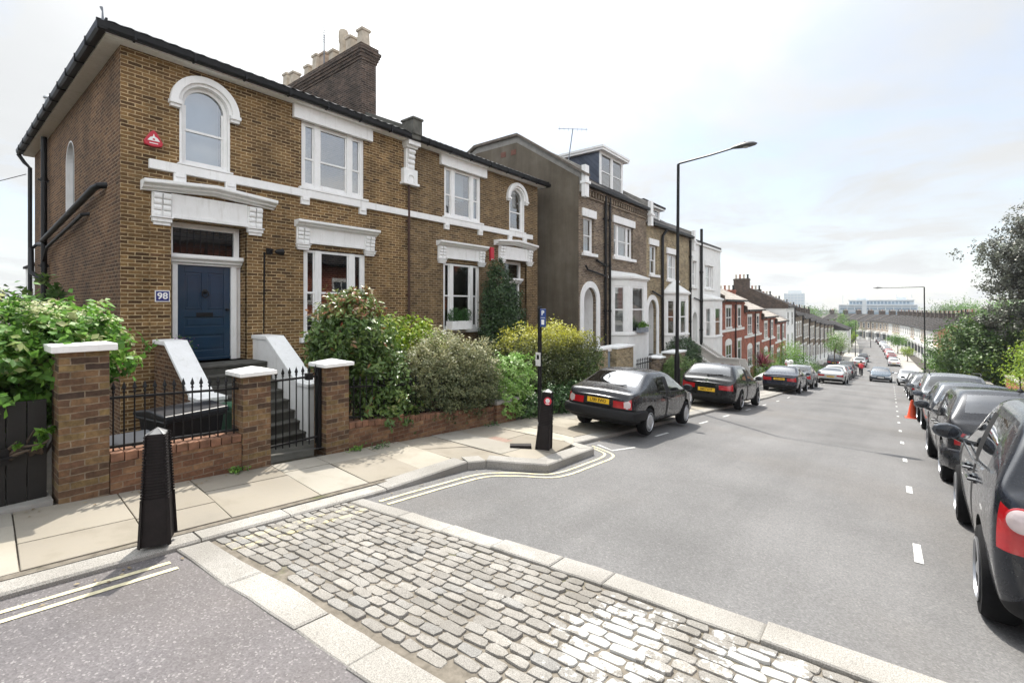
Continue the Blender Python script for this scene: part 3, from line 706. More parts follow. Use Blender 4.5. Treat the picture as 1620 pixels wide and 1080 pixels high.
    fr=MB(); fr.box(xd-.06,xd+.05,*S(3.02,3.108),.77,2.70); fr.box(xd-.06,xd+.05,*S(4.062,4.17),.77,2.70)
    fr.box(xd-.06,xd+.04,*S(2.93,3.03),2.90,3.52); fr.box(xd-.06,xd+.04,*S(4.12,4.22),2.90,3.52); fr.box(xd-.06,xd+.035,*S(3.03,4.12),3.42,3.52)
    cornice(fr,xd,*S(2.95,4.30) if mirror else (2.95,4.25),2.70,2.90,.20)
    fr.box(xd-.062,xd,*S(4.17,4.26),.77,2.7); 
    fr.build('door_frame',WHITE,h,bevel=.005)
    a,b=S(3.03,4.12); fl=MB().add([(xd-.02,a,2.9),(xd-.02,b,2.9),(xd-.02,b,3.42),(xd-.02,a,3.42)],[(0,1,2,3)]).build('fanlight',GLASS,h,recalc=False)
    if not mirror:
        le=MB()
        for y in np.linspace(3.05,4.10,10): le.box(xd-.014,xd-.008,y-.006,y+.006,2.905,3.418)
        for z in (3.07,3.25): le.box(xd-.013,xd-.009,3.032,4.118,z-.006,z+.006)
        le.build('leading',BLACKP,fl)
    panel_door(h,xd,d1+.002,d2-.002,.79,2.70,DARKDOOR if mirror else BLUEDOOR,side=-1 if mirror else 1)
    MB().box(xd-2.2,xd-2.1,*S(2.4,4.6),.5,3.6).build('hall_wall',DARKIN,h)
    # steps and parapets
    st=MB(); a,b=S(2.96,4.36)
    for k in range(8):
        x1=-9.78+.225*k; st.box(XF-.36 if k==0 else x1-.3,x1,a,b,-.75,.77-.165*k-(0 if k==0 else .002))
        st.box(x1-.24,x1+.022,a,b,.77-.165*k-.04,.77-.165*k+.002)
    st.build('front_steps',STEPST,h,bevel=.008)
    for (a,b,brk) in (() if mirror else ((2.66,2.95,True),(4.37,4.68,False))):
        p,q=S(a,b); f=MB()
        f.prism([(XF,-.7),(-8.50,-.7),(-8.50,.38),(-9.80,1.20),(XF,1.20)],'y',p,q,1 if brk else 0)
        f.prism([(XF,1.20),(-9.80,1.20),(-8.50,.38),(-8.50,.45),(-9.80,1.275),(XF,1.275)],'y',p-.03,q+.03,0)
        f.box(-8.5,-8.14,p-.03,q+.03,-.7,.42,0); f.box(-8.53,-8.10,p-.06,q+.06,.42,.48,0)
        f.build('step_parapet',[WHITE,BSIDE],h,bevel=.008)
    return h
V1=villa(False); V2=villa(True)
# side of number 98
w=frame_window(V1,0,-15.45,-14.45,3.1,5.75,None,4.4,archtop=True) if False else None
rv=MB()
n=16; P=arch(-15.45,-14.45,4.0,5.25,n); I=arch(-15.42,-14.48,4.03,5.25,n)
vs=[(p[0],Y0-.004,p[1]) for p in P]+[(p[0],Y0+.14,p[1]) for p in P]+[(p[0],Y0-.004,p[1]) for p in I]+[(p[0],Y0+.14,p[1]) for p in I]; k=len(P)
fs=[(2*k+i,2*k+(i+1)%k,3*k+(i+1)%k,3*k+i) for i in range(k)]+[(i,(i+1)%k,2*k+(i+1)%k,2*k+i) for i in range(k)]
rv.add(vs,fs); wv=rv.build('window_reveal',WHITE,V1)
MB().add([(p[0],Y0+.12,p[1]) for p in I],[tuple(range(len(I)))]).build('pane',PANE,wv,recalc=False)
pipe(V1,[(-17.8,Y0-.10,6.45),(-17.8,Y0-.10,-.5)],.065)
sp=MB(); sp.tube([(-11.45,Y0+.05,4.17),(-11.55,Y0-.10,4.15),(-11.75,Y0-.14,4.12),(-17.72,Y0-.14,3.64)],.06,10); sp.tube([(-12.9,Y0+.02,3.80),(-13.0,Y0-.10,3.78),(-17.2,Y0-.12,3.42),(-17.75,Y0-.12,3.1)],.035,8)
sp.tube([(-17.8,Y0-.1,3.55),(-18.6,Y0-.12,3.62),(-18.75,Y0-.25,3.5),(-18.2,Y0-.3,2.8),(-17.8,Y0-.14,2.6)],.06,10); sp.build('waste_pipe',BLACKP,V1)
pipe(V1,[(-20.62,Y0-.33,6.50),(-20.55,Y0-.2,6.25),(-20.42,Y0-.1,6.1),(-20.42,Y0-.1,-.5)],.05,collars=False)
# roof finial, chimney, pots, party upstand, central console
m=MB(); m.tube([(-10.15,1.88,6.6),(-10.14,1.875,6.77),(-10.15,1.86,6.84)],[.022,.012,.026],6); m.build('roof_finial',LEAD,V1)
c=MB(); xa,xb=-17.6,-12.34; c.box(xa,xb,8.27,8.79,6.6,9.35)
for k in range(4): c.box(xa-.03*(k+1),xb+.03*(k+1),8.27-.03*(k+1),8.79+.03*(k+1),9.35+.085*k,9.35+.085*(k+1)-(.0 if k<3 else .0))
c.box(xa-.06,xb+.06,8.21,8.85,9.69,9.83)
ch=c.build('chimney',BCHIM,V1)
for i,x in enumerate([-12.62,-13.25,-13.72,-14.25,-14.78,-15.3,-15.85,-16.9,-17.4]):
    p=MB(); zt=9.83
    if i==2: p.lathe([(.15,0),(.17,.1),(.14,.15),(.13,.55),(.16,.6),(.16,.65),(.12,.66)],(x,8.53,zt),12); p.lathe([(.15,.66),(.16,.72),(.16,.92),(.13,.98),(.05,1.0)],(x,8.53,zt),12)
    else:
        hh=.50+.10*((i*7)%3)+(.12 if i==0 else 0); r=.165
        p.lathe([(r*1.25,0),(r*1.2,.08),(r*1.12,hh-.1),(r*1.4,hh-.09),(r*1.45,hh-.02),(r*1.1,hh)],(x,8.53,zt),4,smooth=False,rot=math.pi/4)
    p.build('chimney_pot',POT if i!=4 else plain('pot_mixed',(.38,.29,.22,1),.85,0,.3,6),ch)
u=MB(); u.prism([(-12.3,6.6),(-10.1,6.5),(-10.1,6.78),(-12.3,7.78)],'y',8.38,8.68); u.box(-10.55,-10.06,8.37,8.69,6.62,7.02); u.box(-10.58,-10.03,8.34,8.72,7.02,7.08)
u.build('party_upstand',plain('mossy_coping',(.10,.098,.085,1),.95,0,.4,5,0,.6),V1,bevel=.01)
k=MB(); k.box(XF-.01,XF+.10,8.40,8.70,5.72,6.30); k.box(XF-.01,XF+.2,8.36,8.74,6.30,6.36); k.box(XF-.01,XF+.30,8.34,8.76,6.36,6.478)
for q in range(4): k.prism([(XF,6.28-.14*q)]+[(XF+.1+(.10-.02*q)*math.sin(t),6.21-.14*q+.07*math.cos(t)) for t in np.linspace(0,math.pi,7)]+[(XF,6.14-.14*q)],'y',8.43,8.67)
k.box(XF-.01,XF+.14,8.30,8.78,5.33,5.72); k.box(XF-.01,XF+.18,8.26,8.82,5.27,5.34); arch_band(k,XF,8.54,.09,.14,5.45,.1,.165)
k.build('console_bracket',WHITE,V1,bevel=.008)
RUST=plain('rusty_pipe',(.06,.03,.022,1),.8,.1,.4,9)
pipe(V1,[(XF+.07,8.52,5.3),(XF+.07,8.52,-.9)],.035,mat=RUST)
# alarm boxes, number plate, lamp
al=MB(); al.prism([(2.50,4.88),(2.52,4.82),(2.60,4.80),(2.68,4.80),(2.77,4.82),(2.79,4.88),(2.70,5.05),(2.645,5.10),(2.59,5.05)],'x',XF,XF+.07); ab=al.build('alarm_box',REDBOX,V1,bevel=.012)
e=MB(); e.prism([(2.55,4.90),(2.74,4.90),(2.70,4.96),(2.66,4.98),(2.645,5.03),(2.63,4.98),(2.59,4.96)],'x',XF+.07,XF+.073); e.box(XF+.07,XF+.0735,2.58,2.71,4.85,4.865); e.build('alarm_emblem',WHITE,ab)
MB().box(XF+.0731,XF+.0741,2.628,2.662,4.915,4.945).build('alarm_emblem',REDBOX,ab)
al=MB(); al.box(XF,XF+.09,12.02,12.20,3.42,3.88); al.box(XF+.005,XF+.095,12.03,12.19,3.42,3.47); al.build('alarm_box',REDBOX,V2,bevel=.02)
MB().box(XF+.09,XF+.096,12.04,12.18,3.44,3.475).build('alarm_band',WHITE,V2)
PLB=plain('enamel_blue',(.02,.03,.16,1),.25,0,.08,5,.3)
MB().box(XF+.045,XF+.058,2.665,2.895,1.965,2.175).build('number_plate_rim',WHITE,V1,bevel=.003)
pl=MB().box(XF+.05,XF+.062,2.68,2.88,1.98,2.16).build('number_plate',PLB,V1,bevel=.003)
text_mesh('98',.165,'number',WHITE,pl,(XF+.063-base_of(pl).x,2.78-base_of(pl).y,2.07-base_of(pl).z),(math.pi/2,0,math.pi/2),bold=.004)
lm=MB(); lm.box(XF,XF+.05,4.66,4.78,3.02,3.14); lm.tube([(XF+.04,4.72,3.09),(XF+.18,4.74,3.10)],.012,6); lm.lathe([(.03,0),(.055,.04),(.07,.10),(.075,.16),(.06,.165)],(XF+.14,4.80,3.07),12,'y'); lm.tube([(XF+.02,4.62,3.05),(XF+.02,4.60,1.3)],.016,6); lm.build('wall_lamp',BLACKP,V1)
# ================================================================ tall terrace (two brown, one white)
XT=-9.1
def bay(h,y0,y1,z0,z1,d,mat,zsill,zhead,roof,glassm=GLASS,box=None,blinds=False):
    """canted bay: solid skirt, three sashes, cornice"""
    c=.55*d; P=[(XT,y0),(XT+d,y0+c),(XT+d,y1-c),(XT,y1)]
    m=MB(); m.prism(P,'z',z0,zsill); G=lambda e:[(XT,y0-e),(XT+d+e,y0+c-e*.4),(XT+d+e,y1-c+e*.4),(XT,y1+e)]
    m.prism(G(.06),'z',zsill,zsill+.09); m.box(XT,XT+.05,y0,y0+.06,zsill+.08,zhead+.01); m.prism(G(.0),'z',zhead,z1-.16); m.prism(G(.05),'z',z1-.16,z1-.10); m.prism(G(.12),'z',z1-.10,z1)
    if roof=='pyramid':
        vs=[(*p,z1) for p in G(.10)]+[(XT,(y0+y1)/2,z1+.62),(XT+.1,(y0+y1)/2,z1+.62)]
        m.add(vs,[(0,1,5,4),(1,2,5),(2,3,4,5)])
    else:
        vs=[(*p,z1) for p in G(.08)]+[(XT,y0+.1,z1+.25),(XT,y1-.1,z1+.25)]
        m.add(vs,[(0,1,4),(1,2,5,4),(2,3,5)])
    b=m.build('bay',mat,h,bevel=.008)
    ws=MB()
    for i in range(3):
        a,bb=np.array(P[i]),np.array(P[i+1]); t=(bb-a)/np.linalg.norm(bb-a); L=np.linalg.norm(bb-a); nrm=np.array([t[1],-t[0]])
        j=.40 if i==1 else .20
        def quad(u0,u1,za,zb,dp,th):
            q=[a+t*u0+nrm*dp,a+t*u1+nrm*dp,a+t*u1+nrm*(dp-th),a+t*u0+nrm*(dp-th)]; ws.prism([tuple(p) for p in q],'z',za,zb)
        quad(0,j,zsill+.09,zhead,0,.12); quad(L-j,L,zsill+.09,zhead,0,.12); zm=(zsill+zhead)/2+.05
        quad(j,L-j,zhead-.07,zhead,-.02,.08); quad(j,L-j,zsill+.09,zsill+.16,-.02,.08); quad(j,L-j,zm-.025,zm+.025,-.03,.05)
        if i==1 and L>2.4: quad(L/2-.06,L/2+.06,zsill+.09,zhead,-.01,.09)
        for s in (j,L-j-.04): quad(s,s+.04,zsill+.16,zhead-.07,-.035,.04)
    wo=ws.build('window',WHITE,b)
    for i in range(3):
        a,bb=np.array(P[i]),np.array(P[i+1]); t=(bb-a)/np.linalg.norm(bb-a); nrm=np.array([t[1],-t[0]]); L=np.linalg.norm(bb-a); q=[a+t*.05-nrm*.05,bb-t*.05-nrm*.05]
        MB().add([(*q[0],zsill+.09),(*q[1],zsill+.09),(*q[1],zhead),(*q[0],zhead)],[(0,1,2,3)]).build('pane',glassm,wo,recalc=False)
        if blinds and i<2:
            bl=MB(); q=[a+t*.06-nrm*.16,bb-t*.06-nrm*.16]
            for z in np.arange(zsill+.14,zhead-.04,.055): bl.add([(*q[0],z),(*q[1],z),(*(q[1]+nrm*.02),z+.035),(*(q[0]+nrm*.02),z+.035)],[(0,1,2,3)])
            bl.build('slatted_blind',WHITE,wo,recalc=False)
    return b
def tall_house(label,y0,y1,ez,zg,wm,door,win1,win2,bayp,roof,lz,up,trim=None):
    h=thing('terraced_house',label,'house',(XT,(y0+y1)/2,zg)); trim=trim or WHITE
    zb=zg-1.2; dy0,dy1,dz0,dzt=door
    holes=[arch(dy0,dy1,dz0,dzt-(dy1-dy0)/2),rect(*win1),rect(*win2)]
    w=MB(); w.sheet(rect(y0,y1,zb,ez),holes,'x',XT,-.16)
    w.add([(XT-.9,dy0,dz0),(XT-.9,dy1,dz0),(XT-.9,dy1,dzt),(XT-.9,dy0,dzt)],[(0,1,2,3)],2)
    P=arch(dy0,dy1,dz0,dzt-(dy1-dy0)/2); k=len(P); w.add([(XT-.161,*p) for p in P]+[(XT-.9,*p) for p in P],[(i,(i+1)%k,k+(i+1)%k,k+i) for i in range(k)],2)
    xb=-19
    top=[(XT,ez),(XT,zb),(xb,zb),(xb,ez)]
    ridge=ez+2.25
    xg=XT-.004
    gab=[(xg,zb),(xb,zb),(xb,ez),(-14.4,ridge),(-12.1,ridge),(xg,ez+.3)] if up else [(xg,zb),(xb,zb),(xb,ez),(xg,ez)]
    w.prism(gab,'y',y0-.001,y0+.20,1)
    w.box(xb-.1,xb,y0+.2,y1,zb,ez,1); w.box(xb,XT-.2,y1-.1,y1-.002,zb,ez,1)
    w.build('wall',[wm,CEMENT,trim],h)
    a=MB(); c=(dy0+dy1)/2; r=(dy1-dy0)/2; arch_band(a,XT,c,r-.01,r+.24,dzt-r,dzt-r-dz0,.05)
    a.box(XT-.9,XT+.06,dy0,dy1,dz0-.12,dz0); a.build('door_arch',trim,h,bevel=.008)
    for (a1,b1,c1,d1) in (win1,win2):
        MB().box(XT-.01,XT+.07,a1-.12,b1+.12,d1-.01,d1+.30).build('lintel',trim,h,bevel=.008); MB().box(XT-.15,XT+.12,a1-.12,b1+.14,c1-.12,c1+.005).build('window_sill',trim,h,bevel=.008)
    a1,b1,c1,d1=win1; wd=frame_window(h,XT-.10,a1+.01,b1-.01,c1+.01,d1-.01,[(a1+.09,b1-.09)],(c1+d1)/2,GLASSD); curtain(wd,XT-.4,a1,b1,c1,d1,CURTAIN,4)
    a1,b1,c1,d1=win2; W=b1-a1; wd=frame_window(h,XT-.10,a1+.01,b1-.01,c1+.01,d1-.01,[(a1+.08,a1+W*.22),(a1+W*.30,a1+W*.72),(a1+W*.79,b1-.08)],(c1+d1)/2,GLASSD)
    MB().box(XT-.42,XT-.41,a1+.1,b1-.1,(c1+d1)/2,d1).build('blind',BLIND,wd)
    bay(h,*bayp[:5],*bayp[5:])
    # steps up to the arched door
    st=MB(); n=max(2,int((dz0-.12-zg)/.17))
    for k in range(n): st.box(XT+.02 if k==0 else XT+.25+.26*k,XT+.55+.26*k,dy0-.1,dy1+.1,zg-.3,dz0-.12-.17*k-.002*k)
    for s in (dy0-.34,dy1+.12):
        xs1=XT+.55+.26*n; st.prism([(XT+.02,zg-.3),(xs1,zg-.3),(xs1,zg+.15),(XT+.5,dz0+.02),(XT+.02,dz0+.02)],'y',s,s+.16)
    st.build('front_steps',trim if wm is WHITE2 else STEPST if False else trim,h)
    return h
hA=tall_house('tall brick terraced house with a slate sided dormer and bare rendered gable','house' and 15.62,22.2,6.52,-1.95,BGREY,(15.95,17.05,-.36,2.62),(15.98,16.84,3.95,5.38),(18.62,20.62,4.02,5.5),(18.2,20.95,-1.9,3.15,.70,WHITE2,.62,2.72,'lead',GLASS,None,True),'',0,True)
hB=tall_house('brick terraced house with a pyramid roofed bay beside the white house',22.2,28.95,5.92,-2.6,BYEL,(22.35,23.5,-.6,2.20),(22.6,23.6,3.45,4.95),(25.0,26.6,3.3,4.72),(24.5,26.9,-2.4,2.62,.65,WHITE2,.28,2.2,'pyramid'),'',0,False)
hC=tall_house('white stuccoed terraced house with a flat parapet and a tall black pipe on its front','x' and 28.95,35.7,5.85,-3.3,WHITE2,(28.95+.25,30.2,-1.05,1.5),(29.35,30.1,3.05,4.65),(31.9,33.8,3.02,4.55),(31.4,34.1,-3.2,2.35,.6,WHITE2,-.2,1.75,'lead'),'',0,False,trim=WHITE2)
# roofs of the tall terrace
def slope_roof(h,y0,y1,ez,xr,zr,mat,name='roof'):
    m=MB(); m.prism([(XT+.22,ez+.02),(XT+.22,ez+.12),(xr,zr),(-14.4,zr),(-19.2,ez),(-19.2,ez-.1),(-14.4,zr-.12),(xr,zr-.12)],'y',y0,y1); return m.build(name,mat,h)
slope_roof(hA,15.9,22.0,6.55,-12.1,8.75,SLATED); slope_roof(hB,22.3,28.9,5.95,-12.1,8.0,SLATED)
def gutter_(h,y0,y1,z):
    g=MB(); g.prism([(XT+.16,z),(XT+.30,z),(XT+.31,z+.12),(XT+.16,z+.13)],'y',y0,y1); g.box(XT-.02,XT+.16,y0,y1,z+.02,z+.10); return g.build('gutter',BLACKP,h)
gutter_(hA,15.95,21.95,6.5); gutter_(hB,22.5,28.8,5.9)
d=MB()
for y in np.arange(16.1,22.1,.235): d.box(XT-.01,XT+.09,y,y+.115,6.22,6.42)
d.box(XT-.01,XT+.06,15.85,22.15,6.12,6.2); d.box(XT-.01,XT+.12,15.85,22.15,6.42,6.5); d.build('dentil_cornice',BGREY,hA)
d=MB(); d.box(XT-.01,XT+.04,15.9,18.4,5.72,6.1) if False else None
def upstand(h,y,ez,zr,w=.24,white=True,mat=None):
    m=MB(); m.prism([(XT+.22,ez-.35),(XT+.22,ez+.55),(-12.1,zr+.30),(-14.4,zr+.30),(-19,ez+.3),(-19,ez)],'y',y-w/2,y+w/2,0)
    m.box(XT+.10,XT+.28,y-w/2-.02,y+w/2+.02,ez-.55,ez+.66,1); m.box(XT+.06,XT+.34,y-w/2-.06,y+w/2+.06,ez-.05,ez+.05,1)
    return m.build('party_upstand',[mat or GREYST,WHITE],h,bevel=.01)
upstand(hA,15.8,6.6,8.75); upstand(hB,22.25,6.35,8.5); upstand(hC,28.95,5.75,7.5)
cp=MB(); cp.prism([(XT+.3,6.85),(XT+.3,6.95),(-12.05,9.15),(-14.5,9.15),(-19,6.9),(-19,6.8),(-14.5,9.04),(-12.05,9.04)],'y',15.55,15.98); cp.build('gable_coping',plain('coping_tiles',(.13,.11,.09,1),.9,0,.4,9,0,.6),hA)
# dormers
def dormer(h,x,y0,y1,z0,z1,xback,cheek,lights,roofm=WHITE):
    m=MB(); m.box(xback,x-.06,y0,y0+.06,z0-.6,z1,1); m.box(xback,x-.06,y1-.06,y1,z0-.6,z1,1); m.box(xback,x+.22,y0-.18,y1+.22,z1,z1+.10,0); m.box(xback,x+.26,y0-.22,y1+.26,z1+.10,z1+.20,2)
    d=m.build('dormer',[WHITE,cheek,roofm],h)
    frame_window(d,x,y0,y1,z0,z1,lights,(z0+z1)/2+.05,GLASSD,jamb=.10); return d
dormer(hA,-9.95,19.0,21.35,7.05,8.85,-12.6,SLATEB,[(19.12,20.08),(20.24,21.22)])
dormer(hB,-10.1,23.9,26.6,6.35,7.35,-12.3,SLATED,[(24.05,25.2),(25.35,26.45)],SLATED)
pipe(hA,[(XT+.09,17.68,6.45),(XT+.09,17.68,-1.2)],.06); pipe(hA,[(XT+.09,18.08,6.45),(XT+.09,18.08,-1.2)],.05); pipe(hA,[(XT+.1,16.0,3.45),(XT+.1,16.15,3.3),(XT+.1,17.6,3.12)],.04,collars=False); pipe(hA,[(XT+.1,16.9,3.72),(XT+.1,17.6,3.55)],.05,collars=False)
pipe(hB,[(XT+.25,24.3,5.85),(XT+.12,24.1,5.55),(XT+.12,24.05,5.4),(XT+.12,24.05,-1.6)],.075,collars=False); pipe(hB,[(XT+.09,28.7,5.8),(XT+.09,28.7,-2)],.06)
pipe(hB,[(XT+.12,22.7,2.6),(XT+.12,23.95,2.35)],.05,collars=False)
rl=MB(); rl.tube([(XT+.9,23.55,.35),(XT+2.4,23.55,-.85)],.022,6); rl.tube([(XT+.9,23.55,.35),(XT+.9,23.55,-.6)],.018,6); rl.tube([(XT+2.4,23.55,-.85),(XT+2.4,23.55,-1.9)],.018,6); rl.build('handrail',BLACKP,hB)
pipe(hC,[(XT+.11,30.8,6.75),(XT+.11,30.8,-2.4)],.085,collars=True); pipe(hC,[(XT+.1,29.4,2.35),(XT+.1,30.7,2.2)],.04,collars=False)
c=MB(); c.box(-19,XT+.06,28.97,35.68,5.83,6.0,0); c.box(-19,XT+.12,29.1,35.72,5.72,5.83,1); c.build('parapet',[plain('dark_coping',(.07,.065,.06,1),.9,0,.3,6),WHITE2],hC)
c=MB(); c.box(-14.2,-12.0,28.6,29.15,6,8.2); c.box(-14.25,-11.95,28.55,29.2,8.2,8.38); cb=c.build('chimney',plain('chimney_render_grey',(.14,.125,.115,1),.9,0,.3,4),hB)
for i in range(4): MB().lathe([(.13,0),(.1,.1),(.1,.22),(.2,.24),(.2,.3),(.1,.34)],(-12.3-.5*i,28.87,8.38),10).build('chimney_pot',POTR if i%2 else BLACKP,cb)
# stuccoed stair wall in front of the white house
sw=MB()
SP=[(XT+.1,-3.9),(-6.35,-3.9),(-6.12,-2.3),(-6.42,-1.22),(-7.55,-1.22),(XT+.1,-.30)]
sw.prism(SP,'y',28.98,29.17); sw.prism([(-6.36,-1.225),(-7.56,-1.225),(XT+.1,-.305),(XT+.1,-.20),(-7.52,-1.13),(-6.36,-1.13)],'y',28.93,29.22)
sw.prism([(a,b-.12) for a,b in SP],'y',30.75,30.93); sw.box(-6.32,-6.14,29.23,36.2,-4.4,-2.75); sw.box(-6.36,-6.10,29.24,36.2,-2.75,-2.68)
sw.build('stair_wall',CREAM if False else plain('grey_stucco',(.46,.44,.41,1),.85,0,.12,2),hC)

m=MB(); m.tube([(-20,2.45,6.6),(-20,2.45,8.2)],.10,12); m.lathe([(.10,0),(.14,.02),(.14,.06),(.03,.12)],(-20,2.45,8.2),12); m.build('flue_pipe',plain('galvanised_flue',(.42,.44,.45,1),.4,.5,.1,5),V1)
for x in (-12.82,-12.26): m=MB(); m.box(x-.13,x+.13,15.60,15.625,8.28,8.5); m.build('air_vent',plain('vent_terracotta',(.16,.07,.05,1),.9,0,.3,20),hA)

wbx=thing('window_box','small grey window box of green plants on the white bay of the gabled house','window box',(XT+.78,19.75,.72)); MB().box(XT+.73,XT+.92,19.3,20.2,.715,.93).build('box',LEAD,wbx,bevel=.006)
# ================================================================ rows of smaller houses down the hill
SURR=plain('window_surround_white',(.74,.73,.70,1),.7,0,.05,3)
def fwin(h,y0,y1,z0,z1,x=0,arched=False,bars=1,mat=SURR):
    m=MB(); m.box(x-.02,x+.03,y0-.13,y0,z0,z1); m.box(x-.02,x+.03,y1,y1+.13,z0,z1); m.box(x-.02,x+.035,y0-.2,y1+.2,z1,z1+.24); m.box(x-.02,x+.09,y0-.16,y1+.16,z0-.13,z0)
    if arched: m.prism([(y0-.2,z1+.24),(y1+.2,z1+.24),(y1-.1,z1+.42),((y0+y1)/2,z1+.50),(y0+.1,z1+.42)],'x',x-.02,x+.034)
    m.box(x-.02,x+.018,y0,y1,(z0+z1)/2-.03,(z0+z1)/2+.03)
    for k in range(bars): c=y0+(y1-y0)*(k+1)/(bars+1); m.box(x-.02,x+.016,c-.03,c+.03,z0,(z0+z1)/2-.03); m.box(x-.02,x+.016,c-.03,c+.03,(z0+z1)/2+.03,z1)
    w=m.build('window',mat,h); MB().add([(x+.006,y0,z0),(x+.006,y1,z0),(x+.006,y1,z1),(x+.006,y0,z1)],[(0,1,2,3)]).build('pane',PANE,w,recalc=False); return w
def fdoor(h,y0,y1,z0,z1,mat,x=0):
    m=MB(); m.box(x-.02,x+.04,y0-.15,y0,z0,z1+.2); m.box(x-.02,x+.04,y1,y1+.15,z0,z1+.2); m.box(x-.02,x+.06,y0-.2,y1+.2,z1+.2,z1+.42); m.box(x-.02,x+.015,y0,y1,z1-.45,z1-.4)
    m.box(x,x+.7,y0-.2,y1+.2,-.3,z0,0); d=m.build('door_frame',SURR,h)
    MB().box(x-.02,x+.01,y0,y1,z0,z1-.45).build('door',mat,h); MB().box(x-.02,x+.008,y0,y1,z1-.4,z1+.2).build('fanlight',PANE,h)
def row_house(name,label,w,ez,wm,roofm,style,depth=9,rise=2.2,group=None,doorm=None):
    h=thing(name,label,'house',(0,0,0),0,group)
    b=MB(); b.box(-depth,0,0.002,w-.002,-1.5,ez); b.prism([(0,ez),(-depth/2,ez+rise),(-depth,ez)],'y',.004,w-.004)
    b.build('wall',wm,h)
    r=MB(); r.prism([(.32,ez-.06),(.32,ez+.06),(-depth/2,ez+rise+.16),(-depth-.2,ez),(-depth-.2,ez-.1),(-depth/2,ez+rise+.03)],'y',.12,w-.12); r.build('roof',roofm,h)
    u=MB(); u.prism([(.25,ez-.2),(.25,ez+.32),(-depth/2,ez+rise+.42),(-depth,ez+.3),(-depth,ez-.2)],'y',-.12,.12); u.build('party_upstand',BCHIM if style!='right' else plain('upstand_far',(.17,.15,.135,1),.9,0,.3,3),h)
    g=MB(); g.box(.30,.42,.15,w-.15,ez-.10,ez+.02); g.build('gutter',BLACKP,h)
    c=MB(); cx=-depth/2-.2; c.box(cx-1.1,cx+.7,-.32,.32,ez+rise-.4,ez+rise+1.35); c.box(cx-1.16,cx+.76,-.38,.38,ez+rise+1.15,ez+rise+1.27)
    ch=c.build('chimney',BTRED if style=='red' else BCHIM,h)
    for k in range(4): MB().lathe([(.13,0),(.11,.1),(.10,.42),(.14,.45),(.14,.52),(.1,.54)],(cx-.85+.45*k,0,ez+rise+1.35),8).build('chimney_pot',(POT,POTR,POT,BLACKP)[k],ch)
    doorm=doorm or DARKDOOR
    if style=='red':
        fwin(h,1.35,2.75,3.72,5.15,bars=1); fwin(h,5.0,5.85,3.72,5.15,bars=0); fwin(h,1.35,2.85,.85,2.35,arched=True); fdoor(h,4.9,5.9,.35,2.3,doorm)
        s=MB(); s.box(-.02,.05,.1,w-.1,3.36,3.55); s.box(-.02,.10,.1,w-.1,ez-.32,ez-.12,1); s.build('string_course',[SURR,BTRED],h)
        pipe(h,[(.09,4.0,ez-.1),(.09,4.0,0)],.05,mat=BLACKP,collars=False)
    elif style=='grey':
        fwin(h,1.1,2.1,4.5,6.3,bars=1); fwin(h,3.4,4.3,4.5,6.3,bars=1); fwin(h,5.6,6.5,4.5,6.3,bars=0)
        fwin(h,1.1,2.2,1.6,3.5,bars=1); fwin(h,3.3,4.4,1.6,3.5,bars=1); fdoor(h,5.7,6.7,.5,2.7,doorm)
        s=MB(); s.box(-.02,.06,.1,w-.1,-1,1.25); s.box(-.02,.10,.1,w-.1,1.25,1.38); s.box(-.02,.07,w-.9,w-.12,1.38,3.2); s.build('stucco_base',WHITE2,h)
        pipe(h,[(.10,w-.15,ez-.1),(.10,w-.15,-1)],.07,mat=BLACKP,collars=False)
    elif style=='right':
        fwin(h,.7,1.6,4.2,5.8,bars=0); fwin(h,3.3,4.2,4.2,5.8,bars=0); fdoor(h,3.5,4.4,.3,2.6,doorm)
        s=MB(); s.prism([(0,.4),(.75,.85),(.75,2.35),(0,2.8)],'z',-.3,.9); s.prism([(0,.35),(.82,.82),(.82,2.4),(0,2.85)],'z',2.6,3.15); s.prism([(0,.4),(.70,.87),(.70,2.33),(0,2.8)],'z',.9,2.6,1); 
        for y in (.86,1.55,2.2): s.box(.66,.74,y,y+.13,.9,2.6,0)
        s.build('bay',[WHITE2,PANE],h); q=MB(); q.box(-.02,.06,.12,w-.12,3.3,3.5); q.box(-.02,.12,.12,w-.12,ez-.3,ez-.12); q.build('string_course',SURR,h)
    elif style=='plain':
        fwin(h,1.0,2.1,6.0,7.6,bars=1); fwin(h,4.4,5.5,6.0,7.6,bars=1); fwin(h,1.0,2.1,3.2,4.9,bars=1); fwin(h,4.4,5.5,3.2,4.9,bars=1); fwin(h,1.0,2.1,.6,2.1,bars=1); fdoor(h,4.5,5.5,.3,2.3,doorm)
        pipe(h,[(.10,w-.12,ez-.1),(.10,w-.12,-1)],.07,mat=BLACKP,collars=False)
    return h
def sethouse(h,x,y,z,rz=0,label=None):
    h.location=(x,y,z); h.rotation_euler=(0,0,rz)
    if label: h['label']=label
REDL=['red brick terraced house next to the white stuccoed house, highest of the red row','second red brick terraced house down from the white house','third red brick terraced house down from the white house','last red brick terraced house of its row, touching the tall narrow white house']
proto=row_house('terraced_house',REDL[0],7.25,5.75,BTRED,TILEG,'red',group='red brick terraced houses')
for i,(y,ez) in enumerate([(35.8,2.3),(43.05,1.5),(50.3,.75),(57.55,.12)]):
    h=proto if i==0 else copy_tree(proto); sethouse(h,XT,y,ez-5.75,0,REDL[i])
h=row_house('terraced_house','tall narrow white rendered house between the red row and the grey brick row',7.0,8.3,WHITE2,SLATED,'plain'); sethouse(h,XT,64.9,1.75-8.3)
ORD=['first','second','third','fourth','fifth','sixth','seventh','last']
proto=row_house('terraced_house','',8.0,7.4,BGREY,SLATED,'grey',group='grey brick terraced houses')
